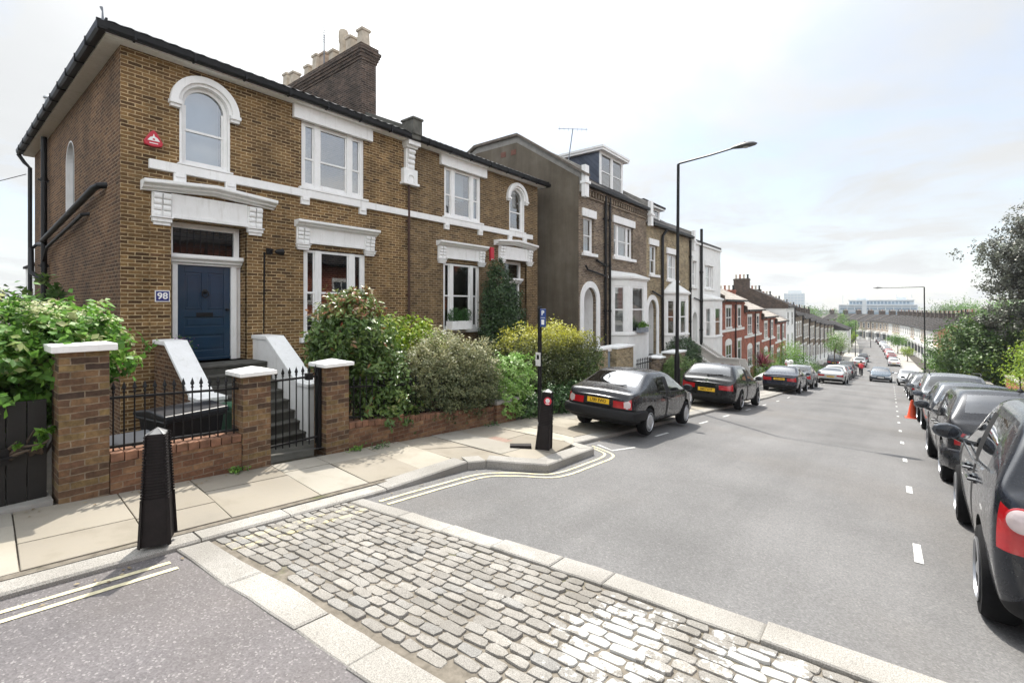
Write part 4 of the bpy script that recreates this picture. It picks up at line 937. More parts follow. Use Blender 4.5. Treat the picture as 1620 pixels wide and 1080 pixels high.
for i in range(8):
    y=72.0+8*i; h=proto if i==0 else copy_tree(proto)
    sethouse(h,XT,y,gz(y+4)+.15,0,'%s grey brick terraced house after the tall narrow white one, on a white stucco base'%ORD[i] if i<7 else 'last grey brick terraced house of its row, nearest the white corner building')
# white corner building past the side street
w=thing('corner_building','white rendered corner building at the bottom of the hill with a blank side wall','building',(-7.2,158,gz(158)))
m=MB(); m.box(-16,-7.0,150,166,-11,-4.6); m.build('wall',WHITE2,w); m=MB(); m.prism([(-6.7,-4.65),(-6.7,-4.5),(-11.5,-2.4),(-16.3,-4.5),(-16.3,-4.65)],'y',149.8,166.2); m.build('roof',SLATED,w); m=MB(); m.box(-6.99,-6.9,150,166,-4.95,-4.7); m.box(-7.0,-6.92,150.0,166,-7.9,-7.75); m.build('string_course',SURR,w)
m=MB(); m.box(-13,-11,149.9,150.5,-4,-1.9); m.build('chimney',BCHIM,w)
# right-hand terrace in the dip
proto=row_house('terraced_house','',5.2,6.6,BPALE,SLATED,'right',group='far terraced houses beyond the dip')
altp=row_house('terraced_house','',5.2,6.6,WHITE2,SLATED,'right',group='far terraced houses beyond the dip')
orap=row_house('terraced_house','',5.2,6.6,BORANGE,SLATED,'right',group='far terraced houses beyond the dip')
used=set(); y=117.0; x=8.2; ang=0.0; n=0
kinds='OOWWWPWWPWWWPPWPPPPPPP'
while n<22:
    k={'P':proto,'W':altp,'O':orap}[kinds[n]]; h=k if kinds[n] not in used else copy_tree(k); used.add(kinds[n])
    # facade runs along direction (sin(-ang), cos(ang)); house local y axis reversed (rotated by pi)
    dx,dy=-math.sin(ang)*5.2,math.cos(ang)*5.2
    x2,y2=x+dx,y+dy
    sethouse(h,x2,y2,gz(y)+.1,math.pi+ang)
    col={'O':'orange brick','W':'white painted','P':'pale brick'}[kinds[n]]
    pos='%s house from the near end of the far right-hand terrace, in the dip'%['first','second','third','fourth','fifth','sixth','seventh','eighth','ninth','tenth','eleventh','twelfth'][n] if n<12 else '%s house from the far end of the far right-hand terrace, where it bends'%['first','second','third','fourth','fifth','sixth','seventh','eighth','ninth','tenth'][21-n]
    h['label']=col+' '+pos
    x,y=x2,y2; n+=1
    ang+= .012 if n<15 else .11
# big block and tower on the skyline
SKYB=plain('skyline_cladding_hazed',(.50,.57,.63,1),.6,0,.1,.02); SKYW=plain('skyline_white_hazed',(.62,.66,.68,1),.6,0,.05,.02); SKYG=plain('skyline_glass_hazed',(.20,.29,.38,1),.25,0,.15,.05)  # distance haze put into these pale blue colours, besides the air volume
def skyline_block():
    t=thing('office_block','long pale blue low block on the skyline beyond the end of the street','building',(0,420,-10),R(-3))
    m=MB(); m.box(-25,19,0,30,0,12.2,0); m.box(-19,17,2,28,12.2,15.6,1); m.box(-15,-9,4,20,15.6,17.2,2); m.box(8,13,4,20,15.6,17.6,2); m.box(-11,-8.5,-1.5,0,0,15.9,2); m.box(-24.9,19,-.8,0,11.7,12.4,2); m.box(-19.5,17.5,1.2,2,15.1,15.8,2)
    t2=t.location.copy(); mm=[(a+t2[0],b+t2[1],c+t2[2]) for a,b,c in m.v]; m.v=mm; b=m.build('wall',[SKYB,SKYB,SKYW],t)
    g=MB()
    for z in (2.5,5.5,8.5): g.box(-24.5,18.5,-.15,-.002,z,z+1.5)
    for k in range(17): g.box(-18.5+2.0*k,-17.2+2.0*k,1.85,1.995,12.9,14.7)
    g.v=[(a+t2[0],b_+t2[1],c+t2[2]) for a,b_,c in g.v]; g.build('window_band',SKYG,t)
    p=MB()
    p.box(-24.5,18.5,-.95,-.75,8.6,8.9)
    for k in range(10): p.box(-24.5+4.4*k,-24.1+4.4*k,-.9,-.5,8.8,12)
    p.v=[(a+t2[0],b_+t2[1],c+t2[2]) for a,b_,c in p.v]; p.build('railing_frame',SKYW,t)
    for x in (-23,-14,8,16): q=MB(); q.tube([(x+t2[0],5+t2[1],12+t2[2]),(x+t2[0],5+t2[1],19.5+t2[2])],.18,5); q.build('mast',SKYW,t)
skyline_block()
def tower():
    t=thing('tower_block','pale blue tower block rising over the rooftops on the skyline','building',(-66,520,-10)); L=t.location
    m=MB(); m.box(-8.5,8.5,-6,6,0,23.5); m.box(-5,6,-4,4,23.5,26); m.tube([(0,0,26),(0,0,29)],.25,5); m.v=[(a+L[0],b+L[1],c+L[2]) for a,b,c in m.v]; m.build('wall',SKYW,t)
    g=MB()
    for k in range(8):
        for j in range(6): g.box(-8.1+2.75*j,-6.0+2.75*j,-6.12,-5.99,2+2.7*k,3.6+2.7*k)
        g.box(8.49,8.6,-5.5,5.5,2+2.7*k,3.6+2.7*k)
    g.v=[(a+L[0],b+L[1],c+L[2]) for a,b,c in g.v]; g.build('window_band',SKYB,t); t.rotation_euler=(0,0,R(8))
tower()
# pale house behind the copper tree
h=row_house('terraced_house','pale pinkish house half hidden behind the dark copper tree',9,8.5,plain('pink_render',(.55,.44,.40,1),.8,0,.1,2),SLATED,'plain'); sethouse(h,14.5,84,gz(80),math.pi)
# small white house far left behind the hedge
h=thing('white_outhouse','small white rendered house with a flat top seen behind the left side wall','house',(-34,6,-1)); m=MB(); m.box(-37,-31,3.6,7.0,-1.5,3.9); m.build('wall',WHITE2,h); m=MB(); m.box(-37.1,-30.9,3.5,7.1,3.9,4.02); m.build('roof',SLATED,h); m=MB(); m.box(-30.99,-30.95,4.0,4.8,2.2,3.2); m.build('window',PANE,h)

# houses across the road (they stand in the window reflections)
hp=row_house('terraced_house','red brick house facing the villas from across the road',7.25,6.4,BTRED,SLATED,'red',group='red brick houses across the road')
for i in range(7):
    y=-14+7.25*(i+1); h=hp if i==0 else copy_tree(hp); sethouse(h,11.5,y,gz(y-4)+.3,math.pi)
# ================================================================ cars
TYRE=plain('tyre_rubber',(.009,.009,.010,1),.9,0,.2,20,0,.5,.2)
ALLOY=plain('alloy_wheel',(.42,.43,.45,1),.32,.8,.1,9)
TRIM=plain('car_black_trim',(.009,.009,.010,1),.6,0,.2,9,0,.15,.25)
ARCHM=plain('wheel_well_black',(.006,.006,.006,1),.9,0,.2,9)
CHROME=plain('car_chrome',(.62,.63,.65,1),.18,.95,.05,4)
CARGL=glass('car_glass',(.30,.36,.36,1),gl=.16,rough=.02); CARGLD=glass('car_glass_dark',(.10,.12,.12,1),gl=.13,rough=.02)
SEAT=plain('car_seat_grey',(.05,.05,.055,1),.9,0,.3,9)
PLY=plain('plate_yellow',(.72,.44,.02,1),.4,0,.05,5); PLW=plain('plate_white',(.70,.70,.68,1),.4,0,.05,5)
def lampmat(name,c):
    t=NT(name); o=t.obj(); v=t.n('ShaderNodeTexVoronoi'); v.inputs['Scale'].default_value=45; t.l(o,v.inputs[0])
    n=t.noise(9,2,.5,o); col=t.mix(n,tuple(x*.7 for x in c[:3])+(1,),tuple(min(1,x*1.25) for x in c[:3])+(1,)); t.bsdf(col,.14,0,v.outputs['Distance'],.25,.004,.8,.7); return t.m
TAIL=lampmat('tail_lamp_red',(.38,.008,.014)); TAILC=lampmat('tail_lamp_clear',(.50,.42,.42)); HEADM=lampmat('head_lamp',(.55,.57,.60))
def paint(name,c,metal=.15,rough=.28):
    if name in MATS: return MATS[name]
    if max(c)<.05: c=tuple(x*.45 for x in c)
    t=NT(name); o=t.obj(); n=t.noise(900,1,.5,o); n2=t.noise(1.6,5,.62,o); n3=t.noise(14,5,.7,o)
    col=c+(1,)
    dust=t.math('MULTIPLY',t.ramp(n2,[(.4,(0,0,0,1)),(.8,(1,1,1,1))]),.03); col=t.mix(dust,col,(.20,.18,.15,1))
    rg=t.math('ADD',t.math('MULTIPLY',n3,.22),rough-.11)
    p=t.bsdf(col,rg,metal,None,0,0,.7,.35); t.l(t.math('ADD',t.math('MULTIPLY',n3,.05),.02),p.inputs['Coat Roughness']); MATS[name]=t.m; return t.m
def weld(m):
    used=sorted({i for f in m.f for i in f}); mp={u:k for k,u in enumerate(used)}
    m.v=[m.v[u] for u in used]; m.f=[[mp[i] for i in f] for f in m.f]
def wheel(car,x,y,r,w,side,rimmat=ALLOY,spokes=5,detail=True):
    m=MB(); n=28 if detail else 14
    m.lathe([(r*.60,-w/2),(r*.93,-w/2),(r*.985,-w*.36),(r,-w*.2),(r,w*.2),(r*.985,w*.36),(r*.93,w/2),(r*.60,w/2)],(x,y,r),n,'x')
    o=m.build('wheel',TYRE,car)
    k=MB(); xf=x+side*w*.40; s=side
    k.lathe([(r*.56,0),(r*.67,s*.012),(r*.69,s*.03),(r*.63,s*.035),(r*.60,s*.01)],(xf,y,r),n,'x')
    if spokes<12:
        for i in range(spokes):
            a=2*math.pi*i/spokes+.3; u=(math.cos(a),math.sin(a)); v=(-u[1],u[0])
            P=[(u[0]*r*.12+v[0]*r*.10,u[1]*r*.12+v[1]*r*.10),(u[0]*r*.62+v[0]*r*.09,u[1]*r*.62+v[1]*r*.09),(u[0]*r*.62-v[0]*r*.09,u[1]*r*.62-v[1]*r*.09),(u[0]*r*.12-v[0]*r*.10,u[1]*r*.12-v[1]*r*.10)]
            k.prism([(y+p[0],r+p[1]) for p in P],'x',xf-.01*s,xf+.018*s)
        k.lathe([(r*.17,0),(r*.17,s*.022),(r*.08,s*.03)],(xf,y,r),10,'x')
    else:
        k.lathe([(r*.60,0),(r*.52,s*.030),(r*.2,s*.036),(r*.1,s*.045)],(xf,y,r),n,'x')
        for i in range(8):
            a=2*math.pi*i/8; k.lathe([(.022,s*.03),(.02,s*.04)],(xf,y+r*.42*math.cos(a),r+r*.42*math.sin(a)),6,'x')
    k.lathe([(r*.60,-.03*s),(r*.58,-.02*s)],(xf,y,r),n,'x',1)
    k.build('rim',[rimmat,ARCHM],o)
def make_car(label,cat,loc,rz,C,mat,group=None,lod=2,plate=None,roll=0,name='parked_car',pitch=None):
    D=dict(L=4.2,W=1.78,H=1.47,gc=.20,belt=.93,beltr=.98,deck=.96,y1=.22,y2=.62,yC=.78,yB=1.75,yA=2.55,yF=3.25,hood=.93,nose=.72,roofw=.70,yr=.78,yf=3.38,rw=.315,mid=.60,mirror=True,lights='wrap',bumper=None,rails=False,spokes=5,quarter=False,hs=.0,wiper=True,rr=None,rim=None)
    D.update(C); d=type('D',(),D); L,W,Hh=d.L,d.W,d.H; hw=W/2
    car=thing(name,label,cat,(0,0,0),0,group)
    # ---- control cage, rear at y=0, bonnet at y=L
    ST=[]
    def st(y,w,zb,belt,roof=None,rw=None): ST.append((y,w*hw,zb,belt,roof,rw))
    gc=d.gc
    st(0,.80,gc+.16,d.deck-.16); st(.035,.90,gc+.06,d.deck-.07); st(.12,.965,gc+.01,d.deck-.015); st(d.y1,.985,gc,d.beltr)
    rr=d.rr or Hh-.03
    st(d.y2,.99,gc,d.beltr-.01,rr,d.roofw-.03); st(d.yC,1,gc,d.beltr-.02,(rr+Hh)/2,d.roofw-.01)
    seams=[d.yC+.30]; 
    st(d.yB,1,gc,d.belt+.005,Hh,d.roofw); st(d.yB+.014,1,gc,d.belt+.005,Hh,d.roofw); st(d.yB+.085,1,gc,d.belt,Hh,d.roofw)
    st(d.yA,1,gc,d.belt,Hh-.035,d.roofw-.02)
    st(d.yF-.02,.99,gc,d.belt-.005); st(d.yF-.006,.99,gc,d.belt-.01); st(d.yF+.14,.985,gc,d.hood+.0)
    st(L-.62,.97,gc,d.hood-.05); st(L-.22,.925,gc+.02,(d.hood+d.nose)/2+.02); st(L-.07,.84,gc+.05,d.nose); st(L,.70,gc+.14,d.nose-.10)
    R_=2; names={}
    def ring(s):
        y,w,zb,belt,roof,rw=s; mid=min(d.mid,(zb+belt)/2+.06); 
        p=[(w*.84,zb),(w*.955,zb+.06),(w*1.0,mid),(w*.965,belt)]
        if roof is None: p+=[(w*.90,belt+.018),(w*.82,belt+.03),(w*.42,belt+.045),(0,belt+.05)]
        else:
            r=hw*rw; zt=roof-.075
            tt=(zt-belt)/(roof-belt); p+=[(w*.965+(r*1.06-w*.965)*1.0+.012,zt),(r*.98,roof-.022),(r*.55,roof+.006),(0,roof+.016)]
        return [(-a,y,b) for a,b in p]+[(a,y,b) for a,b in reversed(p[:-1])]
    V=[];F=[];MI=[]
    for s in ST: V+=ring(s)
    nr=15; ns=len(ST)
    iy1,iy2,iC,iB,iB1,iB2,iA,iF,iF1,iF2=3,4,5,6,7,8,9,10,11,12
    for i in range(ns-1):
        for k in range(nr):
            k2=(k+1)%nr; row=k if k<7 else 13-k; left=k<7
            if k==14: row=-1
            mi=0
            if row in (-1,): mi=1
            elif row==0: mi=1
            elif row==3:
                if iC<=i<iB: mi=5 if left else 7
                elif i in (iB,iB1): mi=13
                elif iB2<=i<iF: mi=4 if left else 6
                elif i==iy2 and d.quarter: mi=5 if left else 7
            elif row>=5:
                if i==iy1: mi=3
                elif iA<=i<iF: mi=2
            if row in (1,2) and i in (iB,iF): mi=13
            if row==2:
                if d.lights=='wrap' and i==0: mi=8 if left else 9
                if d.lights=='wide' and i in ((0,1) if D.get('chrome') else (0,)): mi=8 if left else 9
                if i in (ns-4,ns-3,ns-2) : mi=10 if left else 11
            if row==1 and d.bumper and (i<2 or i>ns-4): mi=1
            F.append((i*nr+k,i*nr+k2,(i+1)*nr+k2,(i+1)*nr+k)); MI.append(mi)
    # caps with three columns
    for end in (0,1):
        o=(ns-1)*nr if end else 0; ys=ST[-1 if end else 0][0]; cols=[]
        f=.62 if D.get('chrome') else .73
        for row in range(8):
            Lp=V[o+row]; Rp=V[o+14-row] if row<7 else Lp
            if row<7:
                a=len(V); V.append((Lp[0]*f,ys+(-.03 if not end else .05),Lp[2])); V.append((Rp[0]*f,ys+(-.03 if not end else .05),Rp[2])); cols.append((o+row,a,a+1,o+14-row))
            else: cols.append((o+7,))
        for row in range(7):
            A=cols[row]
            if row<6:
                B=cols[row+1]
                for c in range(3):
                    mi=0
                    if row==0: mi=1
                    if row==1 and d.bumper: mi=1
                    if not end:
                        if row==2 and c!=1: mi=8 if c==0 else 9
                    else:
                        if row==2 and c!=1: mi=10 if c==0 else 11
                        if row==1 and c==1: mi=12
                        if row==2 and c==1: mi=1 if d.lights!='old' else 1
                    q=(A[c],A[c+1],B[c+1],B[c]); F.append(q if not end else q[::-1]); MI.append(mi)
            else:
                T=cols[7][0]; q=[(A[0],A[1],T),(A[1],A[2],T),(A[2],A[3],T)]
                for t in q: F.append(t if not end else t[::-1]); MI.append(0)
    me=bpy.data.meshes.new('cage'); me.from_pydata(V,[],F)
    mats=[mat,TRIM,CARGL,CARGL,CARGLD,CARGLD,CARGLD,CARGLD,TAIL,TAIL,HEADM,HEADM,TRIM,TRIM,ARCHM,TAILC,TAILC]
    for m in mats: me.materials.append(m)
    me.polygons.foreach_set('material_index',MI)
    bm=bmesh.new(); bm.from_mesh(me)
    bmesh.ops.recalc_face_normals(bm,faces=bm.faces); bm.to_mesh(me); bm.free()
    ob=bpy.data.objects.new('cage',me); COL.objects.link(ob)
    su=ob.modifiers.new('s','SUBSURF'); su.levels=lod; su.render_levels=lod
    cut=None
    if lod>=2:
        c=MB()
        for yy in (d.yr,d.yf):
            for s in (-1,1): c.lathe([(d.rw+.055,s*(hw-.30)),(d.rw+.055,s*(hw+.12))],(0,yy,d.rw+.01),28,'x')
        cm=bpy.data.meshes.new('cut'); cm.from_pydata(c.v,[],c.f)
        for m in mats: cm.materials.append(m)
        bm=bmesh.new(); bm.from_mesh(cm); bmesh.ops.remove_doubles(bm,verts=bm.verts,dist=1e-5); bmesh.ops.recalc_face_normals(bm,faces=bm.faces); bm.to_mesh(cm); bm.free()
        cm.polygons.foreach_set('material_index',[14]*len(cm.polygons))
        cut=bpy.data.objects.new('cut',cm); COL.objects.link(cut)
        bo=ob.modifiers.new('b','BOOLEAN'); bo.operation='DIFFERENCE'; bo.object=cut; bo.solver='EXACT'; bo.material_mode='INDEX'
    dg=bpy.context.evaluated_depsgraph_get(); ev=bpy.data.meshes.new_from_object(ob.evaluated_get(dg))
    bpy.data.objects.remove(ob)
    if cut: bpy.data.objects.remove(cut)
    co=np.empty(len(ev.vertices)*3,dtype=np.float32); ev.vertices.foreach_get('co',co); co=co.reshape(-1,3)
    parts={}
    for p in ev.polygons: parts.setdefault(p.material_index,[]).append(list(p.vertices))
    PN={0:'body',1:'bumper_trim',2:'windscreen',3:'rear_window',4:'side_window',5:'side_window',6:'side_window',7:'side_window',8:'tail_light',9:'tail_light',10:'headlight',11:'headlight',12:'grille',13:'door_gap',14:'wheel_well',15:'reversing_lamp',16:'reversing_lamp'}
    bodyo=None
    dome=None
    if D.get('chrome'):
        ox,oy,oz,rr_=D['clear']; dome=[]
        for mi in (8,9):
            fl_=parts.get(mi,[]); c0=np.array([(-1 if mi==8 else 1)*ox,oy,oz]); cs=np.array([np.mean([co[v] for v in f],axis=0) for f in fl_]); k=int(np.argmin(np.linalg.norm(cs-c0,axis=1))); f=fl_[k]
            nv=np.cross(co[f[2]]-co[f[0]],co[f[1]]-co[f[3 if len(f)>3 else 0]]); nv=nv/np.linalg.norm(nv); nv=nv if nv[1]<0 else -nv; dome.append((cs[k],nv,rr_))
    elif D.get('clear'):
        ox,oy,oz,rr_=D['clear']
        for mi in (8,9):
            cs=[np.mean([co[v] for v in f],axis=0) for f in parts.get(mi,[])]
            c0=np.array([(-1 if mi==8 else 1)*ox,oy,oz])
            keep=[];mv=[]
            for f,c in zip(parts.get(mi,[]),cs): (mv if np.linalg.norm(c-c0)<rr_ else keep).append(f)
            parts[mi]=keep; parts[15+mi-8]=mv
    for mi,fl in sorted(parts.items()):
        idx={}; vs=[]; fs=[]
        for f in fl:
            g=[]
            for v in f:
                if v not in idx: idx[v]=len(vs); vs.append(tuple(co[v]))
                g.append(idx[v])
            fs.append(g)
        if mi==13:
            mx=[(sum(vs[i][0] for i in f)/len(f),sum(vs[i][1] for i in f)/len(f)) for f in fs]
            for sx in (-1,1):
                for fr in (0,1):
                    m=MB(); m.add(vs,[f for f,(a,b) in zip(fs,mx) if a*sx>0 and (b>d.yF-.3)==bool(fr)],0,True)
                    if m.f: weld(m); m.build(PN[mi],mats[mi],car,recalc=True)
            continue
        m=MB(); m.add(vs,fs,0,mi!=14); o=m.build(PN[mi],mats[mi],car,recalc=False)
        if mi==0: bodyo=o
    bpy.data.meshes.remove(ev)
    for (cc,nv,rr_) in (dome or []):
        q=Vector(nv).to_track_quat('Z','Y'); m=MB(); m.lathe([(rr_*1.12,-.03),(rr_*1.12,.008),(rr_*1.02,.014)],(0,0,0),24); m.v=[tuple(q@Vector(p)+Vector(cc)) for p in m.v]; m.build('lamp_ring',TAIL,car)
        m=MB(); m.lathe([(rr_,-.01),(rr_,.012),(rr_*.8,.022),(rr_*.4,.028),(.002,.03)],(0,0,0),24); m.v=[tuple(q@Vector(p)+Vector(cc)) for p in m.v]; m.build('reversing_lamp',TAILC,car)
    # ---- fittings
    for s in (-1,1):
        for yy in (d.yr,d.yf): wheel(car,s*(hw-.105),yy,d.rw,.20,s,d.rim or ALLOY,d.spokes,lod>=2)
    if d.mirror:
        for s in (-1,1):
            m=MB(); x=s*(hw+.10); y=d.yF-.36; z=d.belt+.10
            m.lathe([(0,-.075),(.075,-.06),(.095,-.02),(.10,.02),(.085,.07),(.05,.11),(0,.13)],(0,0,0),12,'y')
            m.v=[(x+a*1.25,y+b,z+c*.80) for a,b,c in m.v]; m.tube([(s*(hw-.06),y+.03,z-.10),(x-s*.03,y+.03,z-.04)],.03,6); mo=m.build('mirror',mat if not d.bumper else TRIM,car)
            MB().add([(x+.098*math.cos(t)*1.2,y-.060,z+.088*math.sin(t)*.78) for t in np.linspace(0,2*math.pi,13)[:-1]],[tuple(range(12))]).build('mirror_glass',PANE,mo,recalc=False)
    if lod>=2:
        for s in (-1,1):
            for y in (d.yB-.22,d.yF-1.32 if d.yF-1.32>d.yB+.3 else d.yB+.35):
                z=d.belt-.11; m=MB(); x=s*(hw*.985); m.tube([(x-s*.02,y-.11,z),(x+s*.028,y-.08,z),(x+s*.03,y+.06,z),(x-s*.02,y+.10,z)],.016,6); m.box(min(x-s*.03,x+s*.004),max(x-s*.03,x+s*.004),y-.08,y+.07,z-.03,z+.03); m.build('door_handle',mat if d.bumper is None else TRIM,car)
            m=MB(); x=s*hw*.968; m.tube([(x,d.yC+.05,d.beltr-.01),(x,d.yB,d.belt+.012),(x,d.yF-.12,d.belt+.012)],.011,6); m.build('window_trim',CHROME if (d.rails or D.get('chrome')) else TRIM,car)
        # seats and wheel inside
        m=MB()
        for yy,h in ((d.yB-.35,.98),(d.yA-.45,1.02)):
            for s in ((-.42,0,.42) if yy<d.yB else (-.40,.40)):
                m.box(s*hw/ .89-.20,s*hw/.89+.20,yy-.10,yy+.05,.35,h); m.box(s*hw/.89-.11,s*hw/.89+.11,yy-.10,yy-.01,h+.02,h+.20)
        m.box(-hw*.8,hw*.8,d.yF-.75,d.yF-.2,.35,d.belt-.06); m.box(-hw*.82,hw*.82,d.y1+.15,d.yB,.3,.55)
        m.build('seats',SEAT,car,bevel=.03)
        if d.wiper:
            m=MB(); zz=d.beltr+.05; m.tube([(-.02,d.y1-.01,zz),(.42,d.y1+.04,zz+.06)],.012,5); m.lathe([(.03,-.03),(.025,.0)],(-.02,d.y1-.0,zz),8,'y'); m.build('rear_wiper',TRIM,car)
    pz=d.deck-.40 if not D.get('pz') else D['pz']
    py=D.get('py',-.055)
    m=MB(); m.box(-.26,.26,py-.006,py+.05,pz-.055,pz+.055); pl=m.build('number_plate',PLY,car,bevel=.003)
    if plate: text_mesh(plate,.098,'plate_lettering',BLACKPL,pl,(0,py-.0065,pz),(math.pi/2,0,0),sx=.86,bold=.002,ext=.001)
    m=MB(); m.box(-.26,.26,L-.0,L+.072,gc+.22,gc+.33); m.build('number_plate',PLW,car,bevel=.003)
    if D.get('rbump'):
        m=MB(); z0,z1=D['rbump']; path=[(-hw*.99,.62),(-hw*1.0,.16),(-hw*.93,.0),(-hw*.72,-.075),(0,-.10),(hw*.72,-.075),(hw*.93,.0),(hw*1.0,.16),(hw*.99,.62)]
        prof=[(0,0),(.03,.02),(.04,.06),(.04,z1-z0-.03),(.02,z1-z0),(-.05,z1-z0),(-.05,0)]
        vs=[];fs=[];P=[np.array(p) for p in path]; k=len(prof)
        for i,p in enumerate(P):
            t_=P[min(i+1,len(P)-1)]-P[max(i-1,0)]; t_/=np.linalg.norm(t_); n_=np.array([t_[1],-t_[0]])
            for a,b in prof: q=p+n_*a; vs.append((q[0],q[1],z0+b))
        for i in range(len(P)-1):
            for j in range(k): fs.append((i*k+j,i*k+(j+1)%k,(i+1)*k+(j+1)%k,(i+1)*k+j))
        fs+=[tuple(range(k)),tuple(range((len(P)-1)*k,len(P)*k))]; m.add(vs,fs,0,True); m.build('rear_bumper',D.get('bmat') or TRIM,car)
        if D.get('bmat'):
            m=MB(); m.box(-hw*.6,hw*.6,-.152,-.10,z1-.075,z1-.045) ; m.build('bumper_strip',CHROME,car,bevel=.008)
    if D.get('gate'):
        m=MB(); m.tube([(-.30,-.05,d.deck-.30),(.30,-.05,d.deck-.30)],.016,6); m.build('boot_handle',D.get('gm') or TRIM,car)
    if d.rails:
        for s in (-1,1): m=MB(); x=s*hw*(d.roofw-.03); m.tube([(x,d.y2+.05,d.H-.05),(x,d.y2+.2,d.H+.045),(x,d.yA-.25,d.H+.045),(x,d.yA-.1,d.H-.04)],.018,6); m.build('roof_rail',TRIM,car)
    car.rotation_euler=((math.atan(-(gz(loc[1]+2)-gz(loc[1]-2))/4)*-1 if pitch is None else pitch)*(1 if abs(rz)<1 else -1),roll,rz)
    # origin: rear bumper centre -> place so that the middle of the car sits at loc
    off=Vector((0,L/2,0)); off.rotate(car.rotation_euler); car.location=Vector(loc)-off
    return car
NAVY=paint('paint_dark_navy',(.012,.018,.032)); GREYD=paint('paint_charcoal',(.030,.032,.040)); BLACKC=paint('paint_black',(.008,.009,.012)); SILV=paint('paint_silver',(.46,.47,.48),.6,.3); GREYM=paint('paint_mid_grey',(.17,.18,.19),.5); BLUEC=paint('paint_deep_blue',(.010,.016,.045)); WHITEC=paint('paint_white_car',(.72,.73,.74),0,.3); REDC=paint('paint_red_car',(.36,.02,.02),.1,.3); SLATEC=paint('paint_slate_grey',(.075,.085,.10),.4)
G=lambda x,y,dz=0:(x,y,gz(y)+dz)
HATCH=dict()
GREYD=GREYD
OLD=dict(L=4.40,W=1.70,H=1.39,gc=.22,belt=.90,beltr=.95,deck=.93,y1=.42,y2=1.16,yC=1.30,yB=1.98,yA=2.62,yF=3.42,hood=.86,nose=.66,roofw=.70,yr=.86,yf=3.42,rw=.30,mid=.60,lights='wrap',bumper=True,spokes=20,wiper=True,pz=.70,py=-.03,quarter=False,rbump=(.36,.56),gate=True,clear=(.66,-.02,.69,.085))
GOLF=dict(L=4.25,W=1.79,H=1.46,belt=.92,beltr=1.0,deck=.95,y1=.17,y2=.50,yC=.72,yB=1.72,yA=2.50,yF=3.20,hood=.92,nose=.70,yr=.82,yf=3.44,mid=.75,lights='wide',pz=.60)
PLUS=dict(L=4.2,W=1.76,H=1.58,belt=1.00,beltr=1.08,deck=1.04,y1=.16,y2=.40,yC=.62,yB=1.46,yA=2.12,yF=2.92,hood=1.0,nose=.76,roofw=.72,yr=.72,yf=3.30,rw=.325,mid=.83,lights='wide',pz=.60,gc=.22,spokes=7,rails=False,clear=(.70,.02,.915,.075),chrome=True)
CIV=dict(L=4.25,W=1.77,H=1.46,belt=.93,beltr=1.02,deck=.98,y1=.16,y2=.52,yC=.75,yB=1.72,yA=2.5,yF=3.3,hood=.92,nose=.70,roofw=.73,yr=.72,yf=3.36,mid=.68,lights='wide',pz=.46,rbump=(.30,.58),bmat=GREYD)
FIES=dict(L=3.95,W=1.72,H=1.48,belt=.95,beltr=1.0,deck=.96,y1=.16,y2=.48,yC=.68,yB=1.55,yA=2.3,yF=3.05,hood=.94,nose=.72,yr=.70,yf=3.20,mid=.62,lights='wrap')
SUV=dict(L=4.6,W=1.84,H=1.70,gc=.26,belt=1.06,beltr=1.10,deck=1.06,y1=.18,y2=.50,yC=.85,yB=1.95,yA=2.75,yF=3.45,hood=1.05,nose=.82,yr=.85,yf=3.60,rw=.35,mid=.72,lights='wrap',rails=True)
SALO=dict(L=4.6,W=1.80,H=1.43,belt=.92,beltr=1.0,deck=.99,y1=.62,y2=1.28,yC=1.40,yB=2.05,yA=2.75,yF=3.50,hood=.90,nose=.68,yr=.98,yf=3.70,mid=.76,lights='wide',wiper=False,pz=.74)
COUP=dict(L=4.5,W=1.92,H=1.32,belt=.86,beltr=.98,deck=.92,y1=.35,y2=1.45,yC=1.65,yB=2.2,yA=2.55,yF=3.35,hood=.84,nose=.60,roofw=.62,yr=.80,yf=3.45,rw=.34,mid=.66,lights='wide',wiper=False,pz=.60)
# left kerb
cA=make_car('old dark grey hatchback parked half on the pavement beside the parking post','car',G(-4.50,10.15,.04),R(.6),OLD,GREYD,lod=3,plate='L789 EWO',roll=R(1.6)); cA.scale=(.90,.90,.90); cA.location=cA.location+Vector((.10,.22,0))
cB=make_car('black hatchback parked second along the left kerb, in front of the old dark grey hatchback','car',G(-4.48,17.9,.05),0,GOLF,BLACKC,plate='BM17 KTP',roll=R(1.0))
make_car('dark blue saloon parked third along the left kerb, below the two round shrubs','car',G(-4.35,31.0,.03),0,SALO,BLUEC,plate='KV05 UHD')
make_car('mid grey hatchback parked right in front of the dark blue saloon','car',G(-4.3,36.9,.03),0,FIES,GREYM)
make_car('silver low coupe parked further down the left kerb past a gap','car',G(-3.2,47.6,.0),R(-1),COUP,SILV,plate='KX18 DZN')
for (x,y,C,mt,l) in [(-3.35,53.6,GOLF,WHITEC,'white hatchback parked directly ahead of the silver coupe'),(-3.3,58.8,FIES,GREYM,'grey hatchback two ahead of the silver coupe on the left kerb'),(-3.25,63.8,GOLF,BLUEC,'blue hatchback three ahead of the silver coupe on the left kerb'),(-3.3,69.2,SUV,BLACKC,'black tall car at the lower end of the left parked row, before the cyclist')]:
    make_car(l,'car',G(x,y),0,C,mt,lod=1)
for i,(y,mt,C,l) in enumerate([(101,SILV,SUV,'silver tall car parked at the dip by the white corner building'),(108,SLATEC,GOLF,'slate grey hatchback parked second at the dip by the white corner building'),(121,BLUEC,SUV,'dark blue tall car parked highest up the far left kerb')]):
    make_car(l,'car',G(-3.0+bend(y),y),0,C,mt,lod=1)
